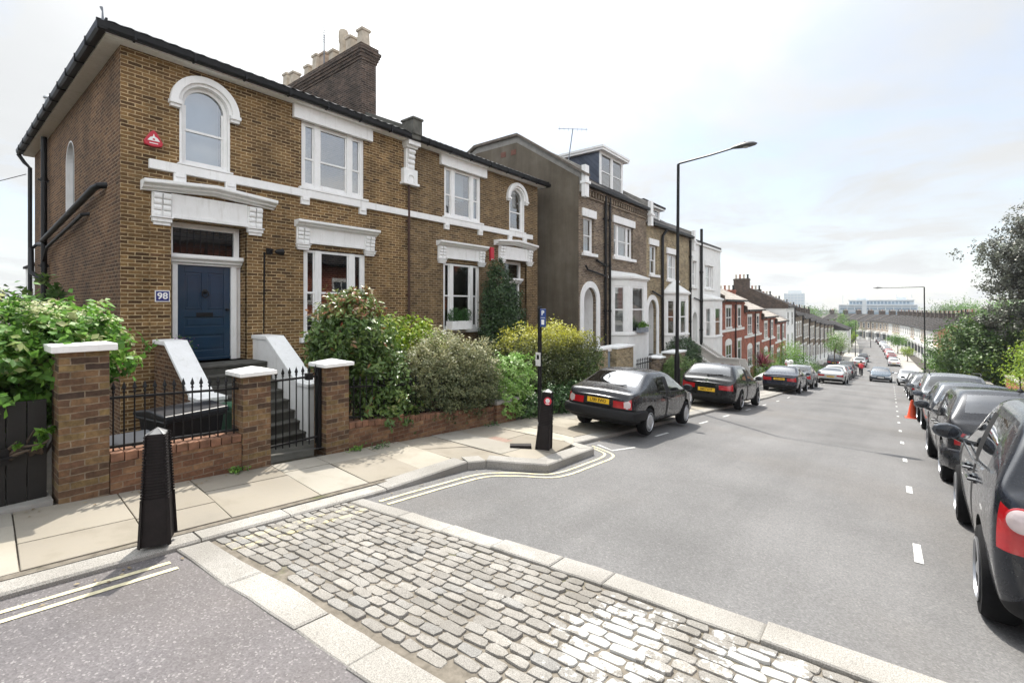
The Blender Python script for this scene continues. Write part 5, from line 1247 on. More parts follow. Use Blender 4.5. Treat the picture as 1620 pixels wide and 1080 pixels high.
# navy van by the side street
def van(label,loc,mat):
    return make_car(label,'van',loc,0,dict(L=5.2,W=1.95,H=2.05,gc=.25,belt=1.15,beltr=1.2,deck=1.15,y1=.12,y2=.25,yC=.6,yB=2.6,yA=3.7,yF=4.4,hood=1.12,nose=.85,roofw=.84,yr=1.0,yf=4.2,rw=.33,mid=.75),mat,lod=1,name='parked_van')
van('navy blue van parked beside the white corner building in the dip',G(-6.0,93,.05),BLUEC)
# moving car
make_car('pale blue car driving up the middle of the road towards us','car',G(-.08,61.0),math.pi,GOLF,paint('paint_ice_blue',(.09,.12,.15),.4),lod=2,name='moving_car')
# right kerb
R1=make_car('near black compact people carrier at the right edge, with a round clear tail lamp','car',G(1.50,6.22),R(-2.6),PLUS,NAVY,plate='LD58 VXK',name='parked_car',lod=3)
R2=make_car('black hatchback with a roof aerial, parked directly ahead of the near black people carrier','car',G(1.60,11.25),0,CIV,GREYD)
R3=make_car('dark grey small hatchback parked third along the right kerb, beside the orange cone','car',G(1.78,17.2),0,FIES,SLATEC)
R4=make_car('tall grey estate with roof rails, parked fourth along the right kerb','car',G(1.86,22.4),0,SUV,GREYM)
make_car('dark grey steep tailed hatchback, fifth along the right kerb','car',G(2.05,34.8),0,GOLF,GREYM)
make_car('black small car parked sixth along the right kerb, ahead of the steep tailed hatchback','car',G(2.1,41.5),0,FIES,BLACKC,lod=1)
make_car('white car facing up the hill on the right kerb','car',G(1.95,55.5),math.pi,FIES,WHITEC,lod=1)
for i,(y,mt,C,l) in enumerate([(112,WHITEC,GOLF,'white hatchback nearest on the far right kerb beyond the dip'),(119,BLACKC,FIES,'black small car second on the far right kerb beyond the dip'),(131,REDC,FIES,'red small car with a pale roof line third on the far right kerb'),(137,WHITEC,SUV,'white tall car fourth on the far right kerb, beyond the first red one'),(147,REDC,GOLF,'second red car on the far right kerb, beside the street tree'),(158,SILV,GOLF,'silver hatchback sixth on the far right kerb'),(166,WHITEC,FIES,'white small car seventh on the far right kerb'),(176,SILV,SUV,'silver tall car eighth on the far right kerb'),(187,BLACKC,GOLF,'black hatchback ninth on the far right kerb, where the street bends'),(196,GREYM,SUV,'grey tall car last on the far right kerb at the bend')]):
    make_car(l,'car',G(1.75+bend(y),y),math.pi if i%3==1 else 0,C,mt,lod=1)
# small details on the two near cars
def local_part(car,mb,name,mats,bevel=0):
    loc,rot=car.location.copy(),car.rotation_euler.copy(); car.location=(0,0,0)
    o=mb.build(name,mats,car,bevel=bevel); car.location=loc; return o
m=MB(); hw=.88
m.lathe([(.085,0),(.085,.012),(.055,.018),(.05,.012)],(0,0,0),20,'y')
for s in ():
    t=MB(); t.v=[(a,b,c) for a,b,c in m.v]; t.f=list(m.f); t.mi=list(m.mi); t.sm=list(m.sm)
    a=R(38)*s
    t.v=[(s*.735+x*math.cos(a)-(-y)*math.sin(a)*1.0,.055-(y*math.cos(a))+abs(x)*0+(x*math.sin(a)),.855+z*1.0) for x,y,z in t.v]
    local_part(R1,t,'reversing_lamp',TAILC)
an=MB(); an.lathe([(.045,0),(.03,.03),(.008,.05),(.006,.22)],(0,.75,1.455),8); local_part(R2,an,'roof_aerial',TRIM)
spl=MB(); spl.box(-.012,.012,.14,.56,1.08,1.66); 
wp=MB(); wp.tube([(-.66,.40,.98),(-.64,1.1,1.33)],.014,5) if False else None
lg=MB(); lg.lathe([(.055,0),(.055,-.012)],(0,-.03,.90),16,'y'); local_part(cB,lg,'round_badge',CHROME)
al=MB(); al.tube([(-.55,.05,.90),(.55,.05,.90)],.012,6)
dd=MB(); dd.lathe([(.02,0),(.02,.1),(.22,.12),(.22,.16),(.05,.19)],(.1,1.6,1.47),12)
# ================================================================ foliage
def leaf_mesh(name,parent,mat,C,N,size,aspect=.5,rnd=None,curl=.25,seed=0):
    """C centres (n,3), N normals (n,3): folded leaf = two triangles-pairs"""
    g=np.random.default_rng(seed); n=len(C); N=N/np.linalg.norm(N,axis=1,keepdims=True)
    a=g.normal(size=(n,3)); a[:,2]-=.35; U=a-(a*N).sum(1,keepdims=True)*N; U/=np.linalg.norm(U,axis=1,keepdims=True)+1e-9; W=np.cross(N,U)
    s=(size*g.uniform(.6,1.25,n))[:,None]
    P0=C-U*s*.5; P2=C+U*s*.5; mid=C+U*s*.05
    P1=mid+W*s*aspect*.5+N*s*curl*.3; P3=mid-W*s*aspect*.5+N*s*curl*.3
    V=np.stack([P0,P1,P2,P3],1).reshape(-1,3)
    b=base_of(parent); V=V-np.array(b)
    me=bpy.data.meshes.new(name); me.vertices.add(4*n); me.vertices.foreach_set('co',V.astype(np.float32).ravel())
    tri=np.array([[0,1,2],[0,2,3]]); idx=(np.arange(n)[:,None,None]*4+tri[None]).ravel()
    me.loops.add(6*n); me.loops.foreach_set('vertex_index',idx.astype(np.int32))
    me.polygons.add(2*n); me.polygons.foreach_set('loop_start',np.arange(0,6*n,3,dtype=np.int32))
    at=me.attributes.new('rnd','FLOAT','FACE'); at.data.foreach_set('value',np.repeat(rnd,2).astype(np.float32))
    me.materials.append(mat); me.update(calc_edges=True); me.validate()
    o=bpy.data.objects.new(name,me); COL.objects.link(o); o.parent=parent; return o
def crown_points(blobs,n,g,shell=.55,lump=.22,clump=14,spread=.10,box=False):
    """leaf centres in clumps over lumpy ellipsoids. blobs: (cx,cy,cz,rx,ry,rz)"""
    B=np.array(blobs,float); vol=(B[:,3]*B[:,4]*B[:,5])**(.72); pr=vol/vol.sum()
    nc=max(4,n//clump); bi=g.choice(len(B),nc,p=pr); d=g.normal(size=(nc,3)); d/=np.linalg.norm(d,axis=1,keepdims=True)
    if box:
        m=np.abs(d).max(1,keepdims=True); d=d*(.45+.55/m)
    ph=g.uniform(0,6.28,(len(B),6))[bi]
    lum=1+lump*(np.sin(4.1*d[:,0]+ph[:,0])*np.sin(3.7*d[:,1]+ph[:,1])+.6*np.sin(8.3*d[:,2]+ph[:,2])*np.sin(7.1*d[:,0]+ph[:,3]))
    r=1-shell*g.random(nc)**1.6
    r=np.where(g.random(nc)<.05,r*1.12,r)
    cc=B[bi,:3]+d*B[bi,3:]*(r*lum)[:,None]
    k=g.integers(0,nc,n); rad=(B[bi,3:].mean(1)*spread)[k][:,None]
    C=cc[k]+g.normal(size=(n,3))*rad
    N=d[k]*.8+g.normal(size=(n,3))*.55+np.array([0,0,.45])
    rn=np.clip(.55*g.random(nc)[k]+.45*g.random(n),0,1)
    return C,N,rn,d[k],r[k]
def stems(parent,base,tips,r0=.03,mat=None,name='stem',g=None):
    m=MB(); g=g or RNG
    for t in tips:
        b=np.array(base)+g.normal(size=3)*np.array([.06,.06,0]); t=np.array(t); mid=(b+t)/2+g.normal(size=3)*.12*np.linalg.norm(t-b)*.4
        m.tube([tuple(b),tuple(mid),tuple(t)],[r0,r0*.7,r0*.25],6)
    return m.build(name,mat or BARK,parent)
BARK=plain('bark_brown',(.075,.055,.040,1),.95,0,.35,9,0,.8)
def bush(name,label,cat,blobs,n,size,mat,seed,group=None,base=None,aspect=.5,shell=.55,lump=.22,spread=.10,extra=None,box=False,hue=None):
    g=np.random.default_rng(seed); B=np.array(blobs,float)
    base=base or (B[:,0].mean(),B[:,1].mean(),(B[:,2]-B[:,5]).min()-.1)
    t=thing(name,label,cat,base,0,group)
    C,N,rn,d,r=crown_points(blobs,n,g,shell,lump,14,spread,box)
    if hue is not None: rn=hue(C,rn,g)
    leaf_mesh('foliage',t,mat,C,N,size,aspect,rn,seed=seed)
    tips=[tuple(B[i,:3]+g.normal(size=3)*B[i,3:]*.5) for i in g.integers(0,len(B),9)]
    stems(t,base,tips,.022,g=g); return t
L_FRESH=leafmat('leaf_fresh_green',[(0,(.022,.062,.008)),(.4,(.055,.130,.014)),(.8,(.105,.20,.025)),(1,(.15,.24,.05))],.42)
L_HYD=leafmat('leaf_viburnum',[(0,(.022,.06,.010)),(.45,(.06,.145,.02)),(.78,(.12,.23,.035)),(.88,(.30,.34,.13)),(1,(.42,.43,.24))],.42)
L_PHOT=leafmat('leaf_photinia',[(0,(.018,.038,.010)),(.4,(.06,.105,.025)),(.62,(.11,.155,.04)),(.74,(.13,.10,.035)),(.84,(.20,.06,.03)),(.92,(.24,.13,.07)),(1,(.42,.40,.27))],.3,.35)
L_YEL=leafmat('leaf_yellow_green',[(0,(.06,.11,.012)),(.4,(.14,.22,.018)),(.75,(.26,.32,.03)),(1,(.40,.38,.07))],.45)
L_PIT=leafmat('leaf_variegated_grey',[(0,(.022,.034,.014)),(.3,(.06,.075,.034)),(.6,(.145,.155,.075)),(.85,(.29,.275,.15)),(1,(.36,.33,.21))],.35,.45)
L_IVY=leafmat('leaf_ivy_light',[(0,(.07,.15,.03)),(.4,(.16,.28,.065)),(.75,(.25,.36,.12)),(1,(.29,.40,.20))],.35,.4)
L_IVYD=leafmat('leaf_ivy_dark',[(0,(.012,.034,.010)),(.5,(.035,.078,.022)),(.85,(.075,.13,.045)),(1,(.13,.17,.08))],.3,.4)
L_ELA=leafmat('leaf_elaeagnus',[(0,(.018,.030,.010)),(.35,(.06,.075,.022)),(.55,(.12,.125,.03)),(.75,(.27,.275,.03)),(1,(.46,.43,.05))],.4,.45)
L_BAY=leafmat('leaf_bay_dark',[(0,(.010,.024,.008)),(.5,(.024,.052,.016)),(.85,(.05,.085,.03)),(1,(.09,.12,.06))],.25,.35)
L_BOX=leafmat('leaf_box_dark',[(0,(.010,.035,.008)),(.6,(.022,.075,.012)),(1,(.05,.12,.02))],.3,.5)
L_DEEP=leafmat('leaf_deep_green',[(0,(.018,.046,.011)),(.5,(.050,.098,.022)),(.85,(.10,.155,.042)),(1,(.15,.21,.07))],.35,.45)
L_COPPER=leafmat('leaf_copper_beech',[(0,(.024,.026,.019)),(.4,(.055,.058,.045)),(.7,(.10,.108,.082)),(.9,(.17,.19,.14)),(1,(.24,.27,.21))],.35,.32)
L_RED=leafmat('leaf_cordyline_red',[(0,(.05,.008,.014)),(.6,(.11,.018,.03)),(1,(.20,.06,.07))],.3,.4)
L_BLOSSOM=leafmat('leaf_pale_variegated',[(0,(.06,.10,.03)),(.3,(.14,.20,.06)),(.55,(.42,.44,.32)),(1,(.62,.62,.50))],.35,.5)
# --- far left: dark gate, viburnum behind it
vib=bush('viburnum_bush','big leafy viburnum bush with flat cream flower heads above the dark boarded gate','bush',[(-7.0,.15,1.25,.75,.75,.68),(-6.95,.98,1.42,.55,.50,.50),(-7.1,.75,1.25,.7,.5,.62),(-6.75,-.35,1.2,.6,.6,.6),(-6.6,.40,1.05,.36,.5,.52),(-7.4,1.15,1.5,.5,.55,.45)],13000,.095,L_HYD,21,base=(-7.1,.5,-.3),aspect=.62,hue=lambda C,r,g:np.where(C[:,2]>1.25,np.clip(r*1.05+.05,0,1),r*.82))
fl=MB()
g=np.random.default_rng(5)
hd=[]
for _ in range(26):
    yy=g.uniform(-.4,1.3); a=(-7.0+g.normal()*.22,yy,1.90-.12*abs(yy-.6)+g.normal()*.06); hd.append(a)
C=np.concatenate([np.array(a)+g.normal(size=(60,3))*np.array([.07,.07,.014]) for a in hd]); leaf_mesh('flower_head',vib,leafmat('flower_cream',[(0,(.42,.46,.22)),(1,(.66,.66,.45))],.3),C,np.tile([0,0,1.],(len(C),1))+g.normal(size=C.shape)*.3,.030,.9,g.random(len(C)),seed=3)
bush('laurel_bush','dark pointed leaved shrub at the far left edge, below the white outhouse','bush',[(-12.5,.9,1.6,1.0,.9,.75),(-12.8,1.4,2.1,.6,.35,.35),(-11,.2,1.2,.9,.8,.8)],1700,.20,L_DEEP,22,base=(-12.5,.8,-.5),aspect=.4)
gt=thing('boarded_gate','black boarded gate in deep shade left of the tall brick pier','gate',(-6.32,.2,0))
m=MB()
for i in range(16): y=-1.4+.135*i; m.box(-6.345,-6.30,y,y+.129,.06,1.0)
m.box(-6.38,-6.346,-1.4,.76,.78,.88); m.box(-6.38,-6.346,-1.4,.76,.2,.3); m.build('gate_leaf',plain('gate_black_paint',(.006,.0055,.005,1),.6,0,.4,8,0,.4),gt,bevel=.004)
m=MB(); m.box(-6.25,-6.23,.42,.5,.45,.6); m.tube([(-6.22,.44,.52),(-6.2,.44,.52),(-6.2,.54,.52)],.01,6); m.build('latch',BLACKP,gt)
MB().box(-6.5,-6.15,-1.5,.78,-.1,.065).build('threshold',GREYST,gt)
sp=bush('leaf_sprig','single bright leafy sprig poking through the black gate','plant',[(-6.12,.66,.68,.10,.16,.10)],90,.085,L_FRESH,31,base=(-6.30,.62,.5),aspect=.5)
# --- brick piers
def pier(label,x0,x1,y0,y1,z0,z1,cap,capm=WHITE,brickm=None,soldier=False):
    t=thing('brick_pier',label,'gate pier',((x0+x1)/2,(y0+y1)/2,z0))
    m=MB(); m.box(x0,x1,y0,y1,z0-.15,z1); m.build('shaft',brickm or BPIER,t,bevel=.008)
    c=MB(); e=.055
    if cap=='flat': c.box(x0-e,x1+e,y0-e,y1+e,z1,z1+.068)
    else:
        c.box(x0-e,x1+e,y0-e,y1+e,z1,z1+.05); cx,cy=(x0+x1)/2,(y0+y1)/2
        c.add([(x0-e,y0-e,z1+.05),(x1+e,y0-e,z1+.05),(x1+e,y1+e,z1+.05),(x0-e,y1+e,z1+.05),(cx,cy,z1+.105)],[(0,1,4),(1,2,4),(2,3,4),(3,0,4)])
    c.build('cap',capm,t,bevel=.007); return t
pier('tallest brick pier, with a flat white slab cap, beside the black boarded gate',-6.48,-6.11,.81,1.185,0,1.45,'flat')
pier('brick pier with a pyramid white cap on the left of the iron gate',-6.42,-6.08,2.43,2.76,-.12,1.03,'pyr',brickm=BRED if False else BPIER)
pier('brick pier with a pyramid white cap right of the iron gate, beside the photinia',-6.50,-6.16,3.56,3.92,-.25,1.02,'pyr')
IVYP=pier('low brick pier smothered by pale ivy near the striped parking post',-6.42,-6.10,7.22,7.85,-.52,-.10,'flat',GREYST,BRED)
# --- low walls with railings
def rail_wall(label,x0,x1,y0,y1,ztops,zbase,zrail,n,name='garden_wall'):
    t=thing(name,label,'wall',((x0+x1)/2,(y0+y1)/2,min(zbase)))
    za,zb=ztops; m=MB()
    def slab(xa,xb,la,lb,ha,hb,mi): m.add([(xa,y0,la),(xb,y0,la),(xb,y1,lb),(xa,y1,lb),(xa,y0,ha),(xb,y0,ha),(xb,y1,hb),(xa,y1,hb)],[(0,3,2,1),(4,5,6,7),(0,1,5,4),(1,2,6,5),(2,3,7,6),(3,0,4,7)],mi)
    slab(x0,x1,zbase[0]-.2,zbase[1]-.2,za-.09,zb-.09,0); m.build('wall',BRED,t)
    m=MB(); k=int((y1-y0)/.112)
    for i in range(k):
        a=y0+(y1-y0)*i/k+.004; b=y0+(y1-y0)*(i+1)/k-.004; f=(i+.5)/k; z=za+(zb-za)*f+RNG.normal(0,.003)
        m.box(x0-.012+RNG.normal(0,.002),x1+.012+RNG.normal(0,.002),a,b,z-.089,z)
    m.build('brick_coping',plain('coping_brick_red',(.165,.082,.048,1),.9,0,.45,7,0,.5),t,bevel=.008)
    xm=(x0+x1)/2; r=MB(); L=lambda f:za+(zb-za)*f
    for zz,h in ((zrail,.012),(None,.012)):
        pa=(zrail if zz else za+.045); pb=(zrail+(zb-za) if zz else zb+.045)
        r.box(0,0,0,0,0,0) if False else r.prism([(xm-.02,-h),(xm+.02,-h),(xm+.02,h),(xm-.02,h)],'y',y0,y1)
        vs=r.v[-16:] if False else None
        # shear the rail to the slope
        cnt=16
        for q in range(len(r.v)-cnt,len(r.v)):
            X,Y,Z=r.v[q]; f=(Y-y0)/(y1-y0); r.v[q]=(X,Y,Z+pa+(pb-pa)*f)
    r.build('rail',BLACKP,t)
    for i in range(n):
        f=(i+.5)/n; y=y0+(y1-y0)*f; zt=zrail+(zb-za)*f; b=MB(); b.tube([(xm,y,L(f)-.01),(xm,y,zt+.06)],.0085,6)
        b.lathe([(.010,0),(.017,.012),(.010,.024),(.009,.035),(.022,.05),(.012,.085),(.0,.125)],(xm,y,zt+.045),6); b.build('railing_bar',BLACKP,t)
    return t
rail_wall('low red brick wall with spearhead railings in front of the black wheelie bin',-6.33,-6.11,1.19,2.425,(.40,.33),(0,-.1),.95,14)
rail_wall('long low red brick wall running under the photinia and the grey variegated shrub',-6.42,-6.18,3.925,7.215,(.17,-.15),(-.22,-.48),.68,30)
# --- iron gate
ig=thing('iron_gate','black iron bar gate with spearheads in front of the dark steps of number 98','gate',(-6.3,3.15,-.1))
for i in range(8):
    y=2.83+.092*i; b=MB(); b.tube([(-6.3,y,.0-.05*(i/7)),(-6.3,y,.95)],.0085,6); b.lathe([(.010,0),(.017,.012),(.010,.024),(.022,.05),(.012,.085),(0,.125)],(-6.3,y,.94),6); b.build('gate_bar',BLACKP,ig)
m=MB()
for z in (.04,.90): m.box(-6.32,-6.28,2.80,3.52,z-.012,z+.012)
m.build('gate_rail',BLACKP,ig); m=MB(); m.box(-6.33,-6.27,3.50,3.55,-.15,1.02); m.build('gate_post',BLACKP,ig); m=MB(); m.box(-6.35,-6.26,3.34,3.42,.86,.95); m.build('gate_lock',BLACKP,ig)
# garden path and bins
m=MB(); m.box(-8.2,-6.35,2.7,4.5,-.65,-.54); m.add([(-6.55,2.78,-.12),(-6.15,2.78,-.03),(-6.15,3.56,-.10),(-6.55,3.56,-.18)],[(0,1,2,3)]); o=m.build('garden_path',STEPST); o['kind']='structure'
def wheelie(label,x,y,z,w,d,h,mat,rz):
    t=thing('wheelie_bin',label,'bin',(0,0,0))
    m=MB(); hw,hd=w/2,d/2; b=[(-hw*.78,-hd*.75,.06),(hw*.78,-hd*.75,.06),(hw*.78,hd*.75,.06),(-hw*.78,hd*.75,.06),(-hw,-hd,h*.9),(hw,-hd,h*.9),(hw,hd,h*.9),(-hw,hd,h*.9)]
    m.add(b,[(0,3,2,1),(4,5,6,7),(0,1,5,4),(1,2,6,5),(2,3,7,6),(3,0,4,7)]); m.box(-hw-.03,hw+.03,-hd-.03,hd+.03,h*.87,h*.91); m.build('bin_body',mat,t,bevel=.02)
    l=MB(); l.prism([(-hd-.05,h*.91),(hd+.06,h*.91),(hd+.05,h*.955),(0,h*1.0),(-hd-.03,h*.965)],'x',-hw-.04,hw+.04); l.build('lid',mat,t,bevel=.015)
    for s in (-1,1):
        q=MB(); q.lathe([(.09,-.02),(.09,.02)],(s*hw*.85,hd*.72,.10),14,'x'); q.build('wheel',TYRE,t)
    q=MB(); q.tube([(-hw*.8,hd+.06,h*.88),(-hw*.8,hd+.10,h*.88),(hw*.8,hd+.10,h*.88),(hw*.8,hd+.06,h*.88)],.014,6); q.build('bin_handle',mat,t)
    t.location=(x,y,z); t.rotation_euler=(0,0,rz); return t
BINK=plain('bin_black_plastic',(.007,.008,.012,1),.36,0,.2,6); BING=plain('bin_green_plastic',(.012,.075,.035,1),.4,0,.2,6)
wheelie('black wheelie bin with a closed lid behind the spearhead railings',-7.5,2.22,-.60,.72,.72,1.14,BINK,R(100))
wheelie('dark green wheelie bin beside the foot of the front steps',-7.75,3.05,-.60,.40,.5,1.04,BING,R(95))
cr=thing('recycling_crate','grey plastic crate on the ground behind the railings, left of the black wheelie bin','crate',(-6.95,1.55,-.3)); m=MB(); m.box(-7.25,-6.7,1.25,1.75,-.60,.30,0); m.build('crate_body',plain('crate_grey',(.022,.026,.034,1),.45,0,.2,6),cr,bevel=.02); m=MB(); m.box(-7.28,-6.67,1.22,1.78,.30,.34); m.build('crate_rim',plain('crate_rim_grey',(.045,.052,.065,1),.4,0,.2,6),cr,bevel=.01)
# flower pot by the door
fp=thing('flower_pot','grey pot of small purple flowers on the left of the blue door','flower pot',(-10.25,3.03,.77)); m=MB(); m.lathe([(.08,0),(.11,.24),(.12,.26),(.10,.26)],(-10.25,3.03,.77),14); m.build('pot',LEAD,fp)
g=np.random.default_rng(8); C=np.array([-10.25,3.03,1.16])+g.normal(size=(120,3))*np.array([.08,.08,.09]); leaf_mesh('foliage',fp,L_DEEP,C,g.normal(size=C.shape),.05,.4,g.random(120)); C=np.array([-10.25,3.03,1.25])+g.normal(size=(40,3))*np.array([.09,.09,.07]); leaf_mesh('flower',fp,leafmat('flower_purple',[(0,(.16,.05,.16)),(1,(.34,.16,.30))],.3),C,g.normal(size=C.shape),.035,.8,g.random(40))
# --- shrubs in front of the villas
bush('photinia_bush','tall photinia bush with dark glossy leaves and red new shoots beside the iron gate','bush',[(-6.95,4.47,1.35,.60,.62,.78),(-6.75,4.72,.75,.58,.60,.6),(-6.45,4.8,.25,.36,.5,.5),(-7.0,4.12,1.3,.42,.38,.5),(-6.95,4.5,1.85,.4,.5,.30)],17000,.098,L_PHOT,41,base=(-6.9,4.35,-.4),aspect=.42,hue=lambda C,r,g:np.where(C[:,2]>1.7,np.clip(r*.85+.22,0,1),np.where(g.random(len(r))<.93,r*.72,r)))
bush('yellow_shrub','bright yellow green shrub between the photinia and the grey variegated shrub','bush',[(-7.7,5.55,1.05,.7,.7,.65),(-7.7,6.35,1.15,.6,.65,.5),(-7.3,5.2,.6,.5,.5,.6)],8500,.10,L_YEL,42,base=(-7.8,5.7,-.6),aspect=.55)
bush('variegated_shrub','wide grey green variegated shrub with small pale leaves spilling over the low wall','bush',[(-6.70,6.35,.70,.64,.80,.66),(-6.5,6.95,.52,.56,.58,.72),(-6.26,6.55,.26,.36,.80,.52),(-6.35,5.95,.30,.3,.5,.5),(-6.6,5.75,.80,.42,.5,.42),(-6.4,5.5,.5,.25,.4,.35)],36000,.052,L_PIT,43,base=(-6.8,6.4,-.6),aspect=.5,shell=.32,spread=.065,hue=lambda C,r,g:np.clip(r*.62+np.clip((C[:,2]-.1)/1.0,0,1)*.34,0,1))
bush('shaded_undergrowth','dark leafy undergrowth behind the railings between photinia and variegated shrub','bush',[(-6.75,5.3,.05,.5,.75,.5),(-6.9,5.0,.35,.5,.5,.5),(-6.6,5.2,.3,.3,.5,.45)],4200,.07,L_IVYD,44,base=(-6.9,5.2,-.6))
bush('ivy_block','pale green clipped block of ivy on the low pier','hedge',[(-6.35,8.05,.30,.36,.52,.52),(-6.25,7.75,-.1,.26,.4,.4)],8500,.055,L_IVY,45,base=(-6.4,8.0,-.6),aspect=.8,shell=.25,lump=.10,box=True,spread=.07)
bush('ivy_ground_cover','low trailing dark ivy along the pavement edge behind the striped parking post','ivy',[(-6.2,8.6,-.42,.36,.6,.36),(-6.25,9.6,-.45,.36,.8,.40),(-6.3,10.6,-.5,.4,.8,.42),(-6.4,11.6,-.6,.4,.8,.45)],10500,.058,L_IVYD,46,base=(-6.3,9.7,-.85),aspect=.8,shell=.45,hue=lambda C,r,g:np.clip(r*.9+.1*(C[:,1]<9),0,1))
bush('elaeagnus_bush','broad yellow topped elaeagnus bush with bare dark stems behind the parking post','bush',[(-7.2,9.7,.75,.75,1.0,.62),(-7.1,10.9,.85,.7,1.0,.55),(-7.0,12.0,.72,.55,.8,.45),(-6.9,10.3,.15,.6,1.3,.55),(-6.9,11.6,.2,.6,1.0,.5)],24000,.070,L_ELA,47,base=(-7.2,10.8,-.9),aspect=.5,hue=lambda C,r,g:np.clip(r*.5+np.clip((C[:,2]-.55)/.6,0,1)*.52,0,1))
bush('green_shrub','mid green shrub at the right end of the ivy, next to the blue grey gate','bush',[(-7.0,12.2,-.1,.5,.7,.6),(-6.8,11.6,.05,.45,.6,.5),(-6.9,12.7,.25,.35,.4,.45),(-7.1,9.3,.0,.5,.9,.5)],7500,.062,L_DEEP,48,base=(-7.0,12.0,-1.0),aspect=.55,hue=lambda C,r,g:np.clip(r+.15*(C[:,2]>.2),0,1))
g=np.random.default_rng(50)
bt=thing('bay_tree','tall narrow dark evergreen tree trained against the villa wall between window and door','tree',(-9.7,11.75,-.9))
bl=[(-9.7,11.80,.9,.66,.92,.75),(-9.7,11.80,1.5,.62,.88,.6),(-9.75,11.75,2.1,.56,.76,.6),(-9.8,11.72,2.65,.42,.54,.52),(-9.85,11.7,3.1,.26,.32,.36)]
C,N,rn,d,r=crown_points(bl,17000,g,.4,.16,12,.10); leaf_mesh('crown',bt,L_BAY,C,N,.078,.55,rn,seed=50); stems(bt,(-9.75,11.75,-.9),[(-9.75,11.75,.9),(-9.8,11.6,2.2)],.06,name='trunk')
wb=thing('window_box','white window box holding two clipped round box plants on the villa sill','window box',(-10.2,10.35,1.155)); m=MB(); m.box(-10.40,-10.12,9.92,10.78,1.155,1.42); m.build('box',WHITE,wb,bevel=.008)
for i,y in enumerate((10.13,10.58)):
    C,N,rn,d,r=crown_points([(-10.24,y,1.60,.20,.235,.21)],1300,g,.3,.05,8,.12); leaf_mesh('clipped_plant',wb,L_BOX,C,N,.035,.6,rn,seed=51+i)
# --- boundary of the tall terrace
BLG=plain('blue_grey_paint',(.22,.28,.35,1),.6,0,.06,4)
pier('yellowish brick pier left of the narrow blue grey gate',-7.6,-7.1,13.35,14.1,-1.2,.45,'flat',WHITE,BYEL)
gtb=thing('painted_gate','narrow blue grey painted panel between two brick piers','gate',(-7.3,14.4,-1.2)); m=MB(); m.box(-7.35,-7.28,14.11,14.62,-1.3,.35); m.build('panel',BLG,gtb,bevel=.004); m=MB(); m.box(-7.40,-7.22,14.105,14.625,.35,.42); m.build('cap',WHITE,gtb)
pier('wide brick pier with a white coping right of the narrow blue grey gate',-7.6,-7.05,14.63,16.0,-1.3,.42,'flat',WHITE,BYEL)
fr=thing('iron_railing','short run of black railings before the bay of the tall terrace','railing',(-6.9,16.8,-1.5))
for i in range(9): y=16.1+.16*i; b=MB(); b.tube([(-6.95,y,-1.6),(-6.95,y,-.12)],.014,6); b.lathe([(.014,0),(.025,.04),(0,.12)],(-6.95,y,-.14),6); b.build('railing_bar',BLACKP,fr)
m=MB(); m.box(-6.98,-6.92,16.05,17.5,-.25,-.22); m.box(-6.98,-6.92,16.05,17.5,-1.4,-1.37); m.build('rail',BLACKP,fr)
pier('small brick pier with a white cap at the right end of the black railings',-7.1,-6.7,17.6,18.1,-1.7,-.15,'pyr',WHITE,BGREY)
pier('dark brick pier with a white cap beside the handrail of the second tall house',-7.2,-6.7,19.3,20.6,-1.9,-.10,'flat',WHITE,BGREY)
gw=thing('garden_wall','low grey brick front wall below the two round shrubs','wall',(-6.6,23,-2.4)); m=MB(); m.box(-6.75,-6.5,20.7,29,-3.2,-1.75); m.build('wall',BGREY,gw); m=MB(); m.box(-6.8,-6.45,20.7,29,-1.75,-1.66); m.build('coping',GREYST,gw)
bush('round_shrub','larger dark round clipped shrub in front of the second tall house','shrub',[(-7.2,21.9,-.50,.8,.95,.92)],11000,.085,L_BAY,61,base=(-7.2,21.9,-2.3),shell=.25,lump=.06,spread=.06)
bush('round_shrub','smaller light green round shrub in front of the dark round one','shrub',[(-6.15,18.2,-.80,.62,.75,.78)],11000,.065,L_DEEP,62,base=(-6.15,18.2,-2.0),shell=.25,lump=.06,spread=.06,hue=lambda C,r,g:np.clip(r+.25,0,1))
# gardens of the red houses
def spiky(label,x,y,z,n,L,mat,seed):
    g=np.random.default_rng(seed); t=thing('cordyline_plant',label,'plant',(x,y,z)); m=MB()
    for i in range(n):
        a=g.uniform(0,6.28); e=g.uniform(.25,1.4); l=L*g.uniform(.7,1.1); d=np.array([math.cos(a)*math.cos(e),math.sin(a)*math.cos(e),math.sin(e)]); s=np.array([-math.sin(a),math.cos(a),0])*.035
        p0=np.array([x,y,z+.9]); p1=p0+d*l*.5+np.array([0,0,.05]); p2=p0+d*l+np.array([0,0,-.18*l])
        m.add([p0-s*.6,p0+s*.6,p1+s,p1-s,p2],[(0,1,2,3),(3,2,4)])
    o=m.build('foliage',mat,t,recalc=False); setrnd(o,g.random(len(o.data.polygons))); m=MB(); m.tube([(x,y,z),(x,y,z+.95)],.07,7); m.build('trunk',BARK,t); return t
spiky('purple red spiky cordyline in the garden of the first red brick house',-6.6,37.0,-3.4,110,1.5,L_RED,71)
bush('garden_bush','yellow green bush under the cordyline, right of the stuccoed stair wall','bush',[(-6.6,36.9,-2.9,.9,1.6,.8),(-6.2,39.5,-3.1,.9,1.6,.9),(-7,41,-2.5,.9,1.5,1.0)],4200,.12,L_FRESH,72,base=(-6.5,38.5,-3.8))
